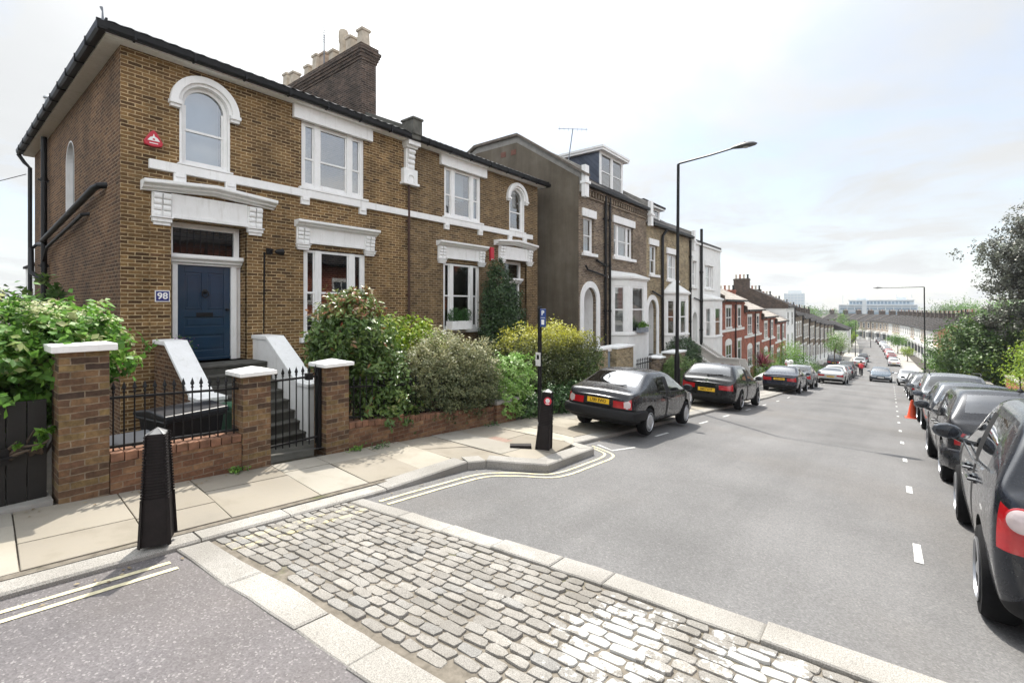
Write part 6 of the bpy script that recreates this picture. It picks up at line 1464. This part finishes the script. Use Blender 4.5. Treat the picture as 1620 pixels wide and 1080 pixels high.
bush('garden_bush','large dense bush with a yellow lit top, behind the dark blue saloon','bush',[(-6.6,50,-3.2,1.5,3.0,1.6),(-6.2,47,-3.6,1.2,2,1.3)],5200,.15,L_FRESH,73,base=(-6.5,49,-5),hue=lambda C,r,g:np.clip(np.where(C[:,2]>-2.7,r*.6+.45,r*.6),0,1))  # leaves above a set height take the paler end of the colours
bush('garden_bush','dark hedge bush beside the silver coupe','bush',[(-6.0,58,-5.2,.9,4.0,.9),(-6.2,66,-5.9,.9,3.5,1.0)],4200,.15,L_DEEP,74,base=(-6,61,-6))
for nm,x,y,z in (('left',-6.0,43.6,-4.1),('right',-6.0,45.4,-4.2)):
    t=thing('ball_finial_pier','white gate pier topped by a stone ball, %s of a pair below the red houses'%('upper' if nm=='left' else 'lower'),'gate pier',(x,y,z-.4)); m=MB(); m.box(x-.22,x+.22,y-.22,y+.22,z-.4,z+1.0); m.box(x-.28,x+.28,y-.28,y+.28,z+1.0,z+1.1); m.build('shaft',WHITE2,t,bevel=.01); m=MB(); m.lathe([(.1,1.1),(.08,1.16)]+[(.2*math.sin(a),1.34-.2*math.cos(a)) for a in np.linspace(.4,3.1,9)],(x,y,z),14); m.build('ball',WHITE2,t)
sg=thing('agent_board','small red and white board on a post beside the grey hatchback','sign',(-5.6,40,-4.0)); m=MB(); m.box(-5.62,-5.58,39.8,40.25,-2.95,-2.35); m.build('board',REDBOX,sg); m=MB(); m.box(-5.63,-5.57,39.75,40.3,-2.34,-2.18); m.build('top_board',WHITE,sg); m=MB(); m.box(-5.65,-5.61,40,40.06,-4.1,-2.3); m.build('post',BARK,sg)
# ================================================================ trees
def tree(label,x,y,h,trunk_h,blobs,n,size,mat,seed,group=None,r0=.16,cat='tree',name='tree',aspect=.6,shell=.75,lump=.3,spread=.16,zb=None):
    z=gz(y) if zb is None else zb; g=np.random.default_rng(seed); t=thing(name,label,cat,(x,y,z-.1),0,group)
    B=[(x+a,y+b,z+c,d,e,f) for a,b,c,d,e,f in blobs]
    C,N,rn,d_,r_=crown_points(B,n,g,shell,lump,18,spread); leaf_mesh('crown',t,mat,C,N,size,aspect,rn,seed=seed)
    m=MB(); top=np.array([x,y,z+trunk_h]); m.tube([(x,y,z-.2),(x+.05,y,z+trunk_h*.5),tuple(top)],[r0*1.25,r0,r0*.8],9)
    for b in B:
        for _ in range(3):
            e=np.array(b[:3])+g.normal(size=3)*np.array(b[3:])*.45; mid=(top+e)/2+np.array([0,0,.12*np.linalg.norm(e-top)])+g.normal(size=3)*.15
            m.tube([tuple(top-np.array([0,0,g.uniform(0,.3)*trunk_h])),tuple(mid),tuple(e)],[r0*.55,r0*.32,r0*.08],6)
    m.build('trunk',BARK,t); return t
tree('dark green spreading tree on the right behind the parked cars','x' and 6.0,46,7,1.8,[(0,0,3.2,2.8,2.8,2.1),(-1.2,.5,2.3,1.9,2,1.6),(.8,-1.2,4.6,2.1,2,1.5),(2.2,0,3.4,2.0,2,2.2),(-.6,-.5,4.6,1.7,1.5,1.3),(.6,-1.5,1.8,2.4,1.5,1.5),(2.6,-1,5.0,1.6,1.6,1.3)],52000,.19,L_DEEP,81,r0=.2,spread=.09)
tree('large dark copper beech leaning into the right edge of the picture',9.0,44,14,5,[(0,0,9.0,3.6,3.4,3.0),(-2.6,-1,9.6,2.2,1.8,1.1),(-2.2,.3,7.6,1.9,1.8,1.0),(-1.6,0,5.4,2.4,2.2,1.3),(-3.0,.2,5.0,1.7,1.4,.55),(0,0,11.6,2.4,2.2,1.3),(1.5,0,6,3,3,2.6),(-.9,-.5,4,2.4,2.2,1.6),(-1.3,-.2,11.0,1.9,1.6,.7),(-1.6,-.4,8.4,2.0,1.8,1.4),(-.4,-1,2.6,2.2,2,1.4)],72000,.16,L_COPPER,82,r0=.35,shell=.8,lump=.30,spread=.06)
bush('hedge','clipped bright yellow green hedge beyond the tall estate car','hedge',[(4.8,48,-3.0,.9,2.2,.75),(5.1,45,-2.9,.9,2.0,.8)],4000,.10,L_YEL,83,base=(5,46,-4.6),shell=.3,lump=.08,spread=.06)
bush('garden_bush','airy yellow green bush on the right edge above the black hatchback','bush',[(5.4,30,-.9,1.3,1.7,1.2),(6.6,33,-.4,1.6,1.8,1.5),(4.8,28.3,-1.4,.8,1.1,.9),(7.4,30,.3,1.4,1.5,1.2)],7000,.11,L_YEL,84,base=(5.6,30.5,-3.0),hue=lambda C,r,g:np.clip(r*.9,0,1))
bush('garden_bush','pink tinged pale flowering shrub in front of the yellow green bush','bush',[(4.6,27.4,-1.55,.45,.5,.5)],700,.08,leafmat('leaf_pink_pale',[(0,(.10,.12,.04)),(.5,(.34,.22,.16)),(1,(.52,.42,.30))],.4),85,base=(4.6,27.4,-2.7))
tree('light green small tree beside the second lamp post',5.0,62,4.5,1.4,[(0,0,2.4,1.5,1.6,1.2),(-.7,-.4,1.9,1.2,1.2,1.0),(.8,.6,2.6,1.4,1.4,1.0)],4200,.17,L_FRESH,86,r0=.1)
gwl=thing('garden_wall','red brick garden wall with a pale coping behind the right hand parked cars','wall',(5.3,30,-3)); m=MB()
for a,b in ((12,24),(24,36),(36,50)): m.box(5.2,5.45,a,b,gz(b)-.4,gz((a+b)/2)+1.05)
m.build('wall',BTRED,gwl); m=MB()
for a,b in ((12,24),(24,36),(36,50)): m.box(5.15,5.5,a,b-.005,gz((a+b)/2)+1.05,gz((a+b)/2)+1.14)
m.build('coping',PAVF,gwl)
# street trees further down
tree('slim street tree with pale cream foliage in front of the grey terrace, lower of two',-5.4,96,6,2.4,[(0,0,4.2,1.5,1.7,1.5),(-.4,.6,3.2,1.2,1.3,.9)],2600,.19,L_BLOSSOM,91,r0=.09)
tree('slim street tree with thin green foliage in front of the grey terrace, upper of two',-5.4,82,6,2.6,[(0,0,4.4,1.5,1.7,1.3),(-.3,.9,3.6,1.1,1.4,1.0)],1500,.17,L_FRESH,92,r0=.09)
for i,(x,y,h,mt,l) in enumerate([(-7.6,176,8.0,L_FRESH,'bright green tree filling the gap beside the white corner building, nearest of four'),(-8.6,188,7.5,L_DEEP,'darker tree second in the gap beside the white corner building'),(-11.5,204,10,L_FRESH,'tall pale tree third in the gap beside the white corner building'),(-6.9,169,4.2,L_YEL,'small yellowish tree at the kerb below the white corner building')]):
    tree(l,x,y,h,h*.3,[(0,0,h*.62,h*.30,h*.32,h*.30),(-.6,1,h*.45,h*.26,h*.3,h*.22),(.8,-1,h*.8,h*.2,h*.22,h*.18)],2600,.30,mt,100+i,r0=.16)
tree('round street tree standing in front of the far right-hand terrace',3.6+bend(150),152,5,1.8,[(0,0,3.4,2.0,2.4,1.4)],2200,.26,L_FRESH,110,r0=.1)
tree('small yellowish street tree nearer on the far right pavement',4.2,128,3.4,1.2,[(0,0,2.2,1.2,1.5,1.0)],1200,.2,L_YEL,111,r0=.08)
k=0
for (x,y,h,mt) in [(-55,300,13,L_FRESH),(-42,285,13,L_YEL),(-32,300,12,L_FRESH),(-68,320,14,L_FRESH),(34,225,16,L_DEEP),(42,235,18,L_FRESH),(26,240,14,L_FRESH),(20,252,14,L_DEEP),(24,258,15,L_FRESH),(50,210,17,L_DEEP),(30,205,15,L_FRESH),(58,190,18,L_FRESH),(40,180,16,L_DEEP)]:
    tree('','x' and x,y,h,h*.3,[(0,0,h*.66,h*.40,h*.42,h*.32),(-h*.25,2,h*.5,h*.3,h*.3,h*.25),(h*.28,-2,h*.55,h*.3,h*.3,h*.28)],4200,.55,mt,120+k,group='trees on the skyline',r0=.25)['label']='%s broad tree on the skyline %s'%('dark' if mt is L_DEEP else 'pale green','left of the long pale blue block' if x<0 else 'right of the long pale blue block'); k+=1
tw=thing('distant_trees','far low band of trees closing the horizon','trees',(0,600,-10.3)); tw['kind']='stuff'; g=np.random.default_rng(77)
B=[]
for i in range(170):
    a=R(-62)+R(100)*(i+.5)/170+g.normal()*.004; dd=g.uniform(520,760); B.append((math.sin(a)*dd,math.cos(a)*dd,-7+g.uniform(0,2.5),g.uniform(7,13),g.uniform(7,13),g.uniform(4,6.5)))
C,N,rn,d,r=crown_points(B,22000,g,.4,.25,10,.2); leaf_mesh('foliage',tw,L_DEEP,C,N,1.6,.8,rn,seed=9)
# ================================================================ street furniture
BOLL=plain('bollard_black_recycled',(.014,.011,.011,1),.7,0,.3,10,0,.5,.25)
def bollard(label,x,y,z,h,rz,wb,wt,badge):
    t=thing('bollard',label,'bollard',(0,0,0)); m=MB(); n=22
    prof=[(0,wb),(.38*h,wb-(wb-wt)*.40)]
    for i in range(n):
        z0=h*.40+h*.58*i/n; z1=h*.40+h*.58*(i+.55)/n; z2=h*.40+h*.58*(i+1)/n; f=lambda q:wb-(wb-wt)*(q/h)
        prof+=[(z0,f(z0)),(z1,f(z1)),(z1+.001,f(z1)-.009),(z2-.001,f(z2)-.009)]
    vs=[];fs=[];c=.18
    for zz,w in prof:
        for sx,sy in ((-1,-1),(1,-1),(1,1),(-1,1)):
            for k in ((0,1) if sx*sy<0 else (1,0)):
                vs.append((sx*(w-(c*w if k else 0)),sy*(w*.92-(0 if k else c*w)),zz))
    for i in range(len(prof)-1):
        for k in range(8): a=i*8+k;b=i*8+(k+1)%8; fs.append((a,b,b+8,a+8))
    m.add(vs,fs); m.add(vs[-8:],[tuple(range(8))]); m.build('body',BOLL,t)
    cp=MB(); top=[(p[0],p[1],h*.98) for p in vs[-8:]]; w=wt; base=[(p[0]*1.03,p[1]*1.03,h*.98+.001) for p in vs[-8:]]
    cp.add(base+[(0,0,h*1.03)],[(i,(i+1)%8,8) for i in range(8)]+[tuple(range(8))]); cp.build('cap',plain('bollard_cap_grey',(.16,.16,.16,1),.6,0,.3,10) if not badge else plain('bollard_cap_pale',(.42,.42,.41,1),.6,0,.3,10),t)
    if badge:
        b=MB(); b.lathe([(.062,0),(.062,.010)],(0,0,0),24,'y'); b.v=[(a+.035,b_-wt*.92-.030,c_+h*.84) for a,b_,c_ in b.v]; bo=b.build('red_reflector',REDBOX,t)
        q=MB(); q.lathe([(.034,-.003),(.034,.0),(.022,.0),(.022,-.003)],(.035,-wt*.92-.0305,h*.85),20,'y'); q.box(.005,.065,-wt*.92-.034,-wt*.92-.0305,h*.79,h*.803); q.build('reflector_emblem',WHITE,bo)
    t.location=(x,y,z); t.rotation_euler=(R(badge*-1.5),R(4 if badge else 1.0),rz); return t
bollard('weathered black ribbed bollard at the kerb left of the cobbled strip',-4.62,1.20,gz(1.2)+.085,.90,R(-28),.122,.082,0)
bollard('black ribbed bollard with a round red reflector on the kerb build-out',-4.22,6.15,gz(6.15)+.11,.93,R(18),.118,.080,1)
t=thing('rubber_block','flat black rubber block lying at the foot of the reflector bollard','block',(-4.42,5.86,-.37)); m=MB(); m.prism([(-4.55+a*.785-b*.62,5.93+a*.62+b*.785) for a,b in ((-.14,-.06),(.20,-.06),(.20,.07),(-.14,.07))],'z',gz(5.9)+.08,gz(5.9)+.150); m.build('plate',BOLL,t)
t=thing('parking_sign_post','thin black post with a small blue parking plate beside the reflector bollard','sign post',(-4.82,6.9,gz(6.9)+.09)); x,y,z=-4.82,6.9,gz(6.9)+.09
m=MB(); m.tube([(x,y,z),(x,y,z+2.33)],.038,10); m.lathe([(.046,0),(.03,.03)],(x,y,z+2.32),10); m.build('post',BLACKP,t)
m=MB(); m.lathe([(.042,0),(.042,.28)],(x,y,z+.0),10); m.build('pale_base_sleeve',plain('worn_grey_sleeve',(.40,.39,.37,1),.8,0,.3,14),t)
m=MB(); m.box(x-.05,x+.05,y-.058,y-.045,z+1.28,z+1.52); st_=m.build('sticker_plate',plain('sticker_white',(.55,.55,.54,1),.6,0,.15,20),t); m=MB(); m.box(x-.025,x+.025,y-.0595,y-.058,z+1.40,z+1.48); m.build('sticker_print',BLACKPL,st_)
m=MB(); m.box(x+.045,x+.165,y-.055,y-.04,z+1.98,z+2.30); bp=m.build('parking_plate',plain('sign_blue',(.02,.055,.22,1),.4,0,.05,5),t,bevel=.003)
lo=lambda X,Y,Z:(X-x,Y-y,Z-z)
text_mesh('P',.115,'lettering',WHITE,bp,lo(x+.105,y-.0565,z+2.225),(math.pi/2,0,0),bold=.004); m=MB(); m.box(x+.075,x+.135,y-.0575,y-.055,z+2.02,z+2.11); m.box(x+.06,x+.15,y-.0575,y-.055,z+2.14,z+2.148); m.build('lettering_panel',WHITE,bp)
m=MB(); m.tube([(x+.04,y-.02,z+2.06),(x+.08,y-.04,z+2.06)],.012,5); m.build('clip',BLACKP,t)
def lamp(label,x,y,z,h,arm,rz=0,headup=.18):
    t=thing('street_lamp',label,'street lamp',(0,0,0)); m=MB(); m.lathe([(.085,0),(.085,1.55),(.062,1.70),(.058,1.72),(.052,h*.55),(.045,h)],(0,0,0),14); m.build('column',BLACKP,t)
    m=MB(); m.box(-.02,.10,-.045,.045,.6,1.2); m.build('access_door',BLACKP,t,bevel=.006)
    m=MB(); m.tube([(0,0,h-.05),(0,0,h),(.04,0,h+.03),(arm*.5,0,h+headup*.55),(arm-.25,0,h+headup)],[.045,.042,.03,.027,.025],8); m.build('arm',BLACKP,t)
    m=MB(); m.v=[];L=.62; pts=[]
    prof=[(-.36,.03,.03),(-.26,.09,.06),(-.05,.16,.095),(.14,.17,.095),(.29,.12,.06),(.36,.03,.02)]
    vs=[];fs=[]
    for u,w,hh in prof:
        for k in range(12):
            a=2*math.pi*k/12; vs.append((arm+u,w*math.cos(a),h+headup+.0+(hh*math.sin(a)*(1.0 if math.sin(a)>0 else .55))))
    for i in range(len(prof)-1):
        for k in range(12): a=i*12+k;b=i*12+(k+1)%12; fs.append((a,b,b+12,a+12))
    fs+=[tuple(range(12)),tuple(range(60,72))]; m.add(vs,fs,0,True); hd=m.build('lamp_head',plain('lamp_head_grey',(.10,.10,.105,1),.5,.2,.1,5),t)
    m=MB(); m.lathe([(.09,0),(.07,-.03),(.0,-.045)],(arm+.05,0,h+headup-.035),12); m.build('lens',plain('lamp_lens',(.45,.46,.45,1),.2,0,.05,5),hd)
    m=MB(); m.lathe([(.035,0),(.03,.05),(.01,.06)],(arm+.02,0,h+headup+.07),8); m.build('photocell',GREYST,hd)
    t.location=(x,y,z); t.rotation_euler=(0,R(.4),rz); return t
lamp('tall black street lamp between the two nearest left parked cars',-5.3,15.45,gz(15.45)+.07,7.88,2.0,R(-3))
lamp('black street lamp on the right pavement whose arm points left over the road',2.95,54,gz(54)+.1,8.6,3.2,R(172),.05)
lamp('distant thin street lamp in the dip by the white corner building',-4.6,128,gz(128)+.1,8.0,1.2,0)
lamp('most distant street lamp, standing before the end of the far right-hand terrace',-2.5,170,gz(170)+.1,7.5,1.2,R(180))
lamp('dark pole with a boxy middle beside the white corner building wall',-6.4,143,gz(143)+.1,8.6,.6,0)
# cone
t=thing('traffic_cone','orange traffic cone standing at the edge of the right hand parking bay','traffic cone',(.86,22.2,gz(22.2))); z=gz(22.2); CONE=plain('cone_orange',(.62,.07,.02,1),.5,0,.1,8)
m=MB(); m.box(.66,1.06,22.0,22.4,z,z+.035); m.build('base',CONE,t,bevel=.01); m=MB(); m.lathe([(.155,.035),(.14,.06),(.045,.62),(.03,.66)],(.86,22.2,z),16); m.build('cone',CONE,t)
# aerials
def aerial(label,x,y,z,h,rz,n=7,name='tv_aerial'):
    t=thing(name,label,'aerial',(0,0,0)); m=MB(); m.tube([(0,0,0),(0,0,h)],.022,6); m.build('mast',LEAD,t); m=MB(); m.tube([(-.6,0,h-.05),(.6,0,h+.02)],.012,5)
    for i in range(n): u=-.55+1.1*i/(n-1); m.tube([(u,-.22,h-.02+.03*u),(u,.22,h-.02+.03*u)],.007,4)
    m.build('boom',LEAD,t); t.location=(x,y,z); t.rotation_euler=(0,R(8),rz); return t
aerial('television aerial beside the chimney pots of the villa pair',-14.5,8.3,9.8,1.0,R(-30))
aerial('television aerial on a thick pole beside the slate sided dormer',-10.3,16.5,6.6,2.6,R(30))
aerial('thin aerial on a tall mast seen far left of the side wall',-24,3.6,-1,5.6,R(20))
# cyclist
cy=thing('bicycle','bicycle ridden down the hill by the rider in red','bicycle',(-1.9,68,gz(68))); X,Y,Z=-1.9,68,gz(68)
for yy in (-.52,.52):
    m=MB(); m.v=[];
    ring=[(X,Y+yy+.33*math.cos(a),Z+.34+.33*math.sin(a)) for a in np.linspace(0,2*math.pi,25)]; m.tube(ring,.02,6,caps=False); m.build('wheel',TYRE,cy)
m=MB(); 
for a,b in (((-.52,.34),(-.1,.34)),((-.52,.34),(-.2,.85)),((-.1,.34),(-.22,.9)),((-.2,.82),(.35,.85)),((-.1,.34),(.37,.8)),((.35,.95),(.52,.34))): m.tube([(X,Y+a[0],Z+a[1]),(X,Y+b[0],Z+b[1])],.018,6)
m.build('frame',BLACKP,cy); m=MB(); m.tube([(X-.27,Y+.33,Z+.98),(X,Y+.36,Z+1.0),(X+.27,Y+.33,Z+.98)],.015,6); m.build('handlebar',BLACKP,cy); m=MB(); m.box(X-.07,X+.07,Y-.36,Y-.08,Z+.9,Z+.95); m.build('saddle',TYRE,cy,bevel=.02)
def person():
    t=thing('person','person in a red jacket and dark trousers riding a bicycle away down the hill','person',(X,Y,Z))
    vs=[(0,-.2,.98),(0,-.12,1.2),(0,.02,1.42),(0,.07,1.52),(0,.10,1.64),(0,.12,1.76), (-.18,.03,1.42),(-.27,.18,1.2),(-.26,.33,1.02),(.18,.03,1.42),(.27,.18,1.2),(.26,.33,1.02), (-.1,-.16,.93),(-.12,.14,.72),(-.11,-.04,.32),(-.11,.08,.26),(.1,-.16,.93),(.12,.1,.55),(.11,-.1,.18),(.11,.02,.12)]
    es=[(0,1),(1,2),(2,3),(3,4),(4,5),(2,6),(6,7),(7,8),(2,9),(9,10),(10,11),(0,12),(12,13),(13,14),(14,15),(0,16),(16,17),(17,18),(18,19)]
    rr=[.16,.16,.16,.065,.105,.08,.08,.06,.045,.08,.06,.045,.11,.08,.055,.045,.11,.08,.055,.045]
    me=bpy.data.meshes.new('body'); me.from_pydata(vs,es,[]); o=bpy.data.objects.new('body',me); COL.objects.link(o)
    sk=o.modifiers.new('s','SKIN'); su=o.modifiers.new('u','SUBSURF'); su.levels=su.render_levels=1
    for v,r in zip(me.skin_vertices[0].data,rr): v.radius=(r,r)
    me.skin_vertices[0].data[0].use_root=True
    dg=bpy.context.evaluated_depsgraph_get(); ev=bpy.data.meshes.new_from_object(o.evaluated_get(dg)); bpy.data.objects.remove(o)
    ev.materials.clear()
    for mm in (plain('jacket_red',(.45,.02,.03,1),.8),plain('trousers_dark',(.02,.02,.025,1),.9),plain('skin_tone',(.42,.26,.19,1),.6)): ev.materials.append(mm)
    for p in ev.polygons: p.material_index=2 if (p.center.z>1.55 or (p.center.z<1.08 and p.center.y>.28)) else (0 if p.center.z>1.0 else 1); p.use_smooth=True
    b=bpy.data.objects.new('body',ev); COL.objects.link(b); b.parent=t
    hr=MB(); hr.lathe([(0,1.84),(.06,1.83),(.11,1.77),(.115,1.70),(.09,1.64)],(X,Y+.09,Z),12); hr.build('hair',plain('hair_dark',(.03,.02,.015,1),.8),t)
person()
# overhead wire at the far left
t=thing('overhead_wire','thin cable sagging to the side of the villa at the far left','cable',(-20.5,2,6)); m=MB(); P=[(-20.5+-1.6*k,2.0-.55*k,5.9-.12*k+.02*k*k) for k in range(14)]; m.tube(P,.012,5); m.build('cable',BLACKP,t)

g=np.random.default_rng(91); C=np.array([XT+.83,19.75,1.02])+g.normal(size=(500,3))*np.array([.06,.24,.07]); leaf_mesh('plants',wbx,L_FRESH,C,g.normal(size=C.shape)+np.array([.5,0,.6]),.07,.6,g.random(500))
for (x,y,mt,r) in ((-5.95,4.3,L_IVYD,.10),(-6.05,3.98,L_FRESH,.07),(-6.04,7.05,L_IVYD,.10),(-6.05,2.36,L_FRESH,.06)):
    z=gz(y)+.09; g=np.random.default_rng(int(y*100)); t=thing('weed_tuft','small weed tuft %s'%{4.3:'below the photinia',3.98:'at the foot of the pier right of the gate',7.05:'below the ivied low pier',2.36:'at the foot of the pier left of the gate'}[y],'plant',(x,y,z)); C=np.array([x,y,z+.03])+g.normal(size=(70,3))*np.array([r*.5,r,.02]); leaf_mesh('foliage',t,mt,C,g.normal(size=C.shape)*.4+np.array([.5,0,.6]),.045,.4,g.random(70))
# fallen leaves and litter on the pavement edge
g=np.random.default_rng(123); n=170; yy=g.uniform(-1,10,n); xx=np.where(g.random(n)<.6,-6.08+np.abs(g.normal(size=n))*.12,np.interp(yy,[p[1] for p in KP],[p[0] for p in KP])+.06+np.abs(g.normal(size=n))*.10)
zz=np.array([gz(v) for v in yy])+np.where(xx<-5,.094,.016); lt=thing('fallen_leaves','scattered dry leaf litter along the garden wall and the gutter','leaves',(-6,4,-.2)); lt['kind']='stuff'
leaf_mesh('foliage',lt,leafmat('leaf_litter',[(0,(.06,.045,.025)),(.6,(.14,.10,.05)),(1,(.22,.18,.10))],.1),np.stack([xx,yy,zz],1),np.tile([0,0,1.],(n,1))+g.normal(size=(n,3))*.12,.035,.6,g.random(n))
# ================================================================ air
def haze():
    m=MB(); m.box(-420,420,-25,860,-11.6,32); o=m.build('haze',None or HAZEM,None); o['kind']='stuff'
t=NT('haze_air'); v=t.n('ShaderNodeVolumePrincipled'); v.inputs['Color'].default_value=(.86,.90,.95,1); v.inputs['Density'].default_value=.0003; v.inputs['Anisotropy'].default_value=.3; t.l(v.outputs[0],t.out.inputs[1]); HAZEM=t.m
haze()
# ================================================================ sky, sun, camera
ELEV=R(57); SUNDIR=Vector((-.70*math.cos(ELEV),.714*math.cos(ELEV),math.sin(ELEV)))
def world():
    w=bpy.data.worlds.new("World"); scene.world=w; w.use_nodes=True; t=w.node_tree; t.nodes.clear()
    out=t.nodes.new('ShaderNodeOutputWorld'); bg=t.nodes.new('ShaderNodeBackground'); t.links.new(bg.outputs[0],out.inputs[0])
    sky=t.nodes.new('ShaderNodeTexSky'); sky.sky_type='NISHITA'; sky.sun_disc=False; sky.sun_elevation=ELEV
    sky.sun_rotation=math.atan2(SUNDIR.x,SUNDIR.y); sky.air_density=1.0; sky.dust_density=.7; sky.ozone_density=1.2
    tc=t.nodes.new('ShaderNodeTexCoord'); sx=t.nodes.new('ShaderNodeSeparateXYZ'); t.links.new(tc.outputs['Generated'],sx.inputs[0])
    def mt(op,a,b=None):
        x=t.nodes.new('ShaderNodeMath'); x.operation=op
        for i,v in enumerate((a,b)):
            if v is None: continue
            if isinstance(v,(int,float)): x.inputs[i].default_value=v
            else: t.links.new(v,x.inputs[i])
        return x.outputs[0]
    zc=mt('ADD',mt('MAXIMUM',sx.outputs[2],0.0),.18)
    cv=t.nodes.new('ShaderNodeCombineXYZ'); t.links.new(mt('DIVIDE',sx.outputs[0],zc),cv.inputs[0]); t.links.new(mt('DIVIDE',sx.outputs[1],zc),cv.inputs[1])
    def nz(sc,det,ro,dist=0):
        n=t.nodes.new('ShaderNodeTexNoise'); n.inputs['Scale'].default_value=sc; n.inputs['Detail'].default_value=det; n.inputs['Roughness'].default_value=ro; n.inputs['Distortion'].default_value=dist
        t.links.new(cv.outputs[0],n.inputs['Vector']); return n.outputs[0]
    def rp(f,st):
        r=t.nodes.new('ShaderNodeValToRGB'); cr=r.color_ramp
        while len(cr.elements)<len(st): cr.elements.new(.5)
        for e,(p,c) in zip(cr.elements,st): e.position=p; e.color=(c,c,c,1)
        t.links.new(f,r.inputs[0]); return r.outputs[0]
    dt=t.nodes.new('ShaderNodeVectorMath'); dt.operation='DOT_PRODUCT'; t.links.new(tc.outputs['Generated'],dt.inputs[0]); dt.inputs[1].default_value=SUNDIR
    glow=mt('POWER',mt('MAXIMUM',dt.outputs[1],0.0),14.0)
    cl=mt('ADD',mt('ADD',mt('MULTIPLY',nz(1.15,8,.6,.4),.8),mt('MULTIPLY',nz(.45,3,.5),.45)),mt('MULTIPLY',glow,.10))
    mask=rp(cl,[(.50,.48),(.70,1.0)])
    hz=rp(sx.outputs[2],[(.0,1.0),(.30,0.0)]); mask=mt('MAXIMUM',mask,mt('MULTIPLY',hz,.82)); bm_=rp(sx.outputs[2],[(.2,.0),(.5,.0)])
    shade=rp(nz(2.2,7,.6,.3),[(.3,.97),(.7,1.04)])
    db=t.nodes.new('ShaderNodeVectorMath'); db.operation='DOT_PRODUCT'; t.links.new(tc.outputs['Generated'],db.inputs[0]); db.inputs[1].default_value=Vector((.78,-.52,.35)).normalized()
    back=mt('POWER',mt('MAXIMUM',db.outputs[1],0.0),1.6)   # extra sky brightness added out of frame to lift the shaded house fronts
    val=mt('MULTIPLY',mt('ADD',mt('ADD',mt('MULTIPLY',glow,GLOW),mt('MULTIPLY',back,7.5)),CLOUDV),shade)
    cc=t.nodes.new('ShaderNodeCombineXYZ'); t.links.new(mt('MULTIPLY',val,.965),cc.inputs[0]); t.links.new(mt('MULTIPLY',val,.985),cc.inputs[1]); t.links.new(val,cc.inputs[2])
    mx=t.nodes.new('ShaderNodeMix'); mx.data_type='RGBA'; t.links.new(mask,mx.inputs[0]); t.links.new(sky.outputs[0],mx.inputs[6]); t.links.new(cc.outputs[0],mx.inputs[7])
    t.links.new(mx.outputs[2],bg.inputs[0]); bg.inputs[1].default_value=SKYSTR
EXPO=1.0
GLOW=40.0; SKYSTR=.12; CLOUDV=3.5
world()
ld=bpy.data.lights.new('sun','SUN'); ld.energy=3.4; ld.angle=R(.6); ld.color=(1,.94,.84); lo=bpy.data.objects.new('sun',ld); COL.objects.link(lo)
lo.rotation_euler=SUNDIR.to_track_quat('Z','Y').to_euler(); lo.location=(0,0,40)
cd=bpy.data.cameras.new('camera'); co=bpy.data.objects.new('camera',cd); COL.objects.link(co); scene.camera=co
TH=math.atan((1395-810)/740.); cd.sensor_width=36; cd.lens=740/1620*36; cd.shift_y=-(540-483)/1620.
co.location=(0,0,H); co.rotation_euler=(R(90),0,TH); cd.clip_end=5000; cd.clip_start=.05
vs_=scene.view_settings; vs_.view_transform='Standard'; vs_.look='None'; vs_.gamma=1; vs_.use_curve_mapping=False; vs_.exposure=EXPO if 'EXPO' in globals() else .0
scene.render.engine='CYCLES'; scene.cycles.use_denoising=True; scene.cycles.max_bounces=6; scene.cycles.transparent_max_bounces=16; scene.cycles.caustics_reflective=False; scene.cycles.caustics_refractive=False
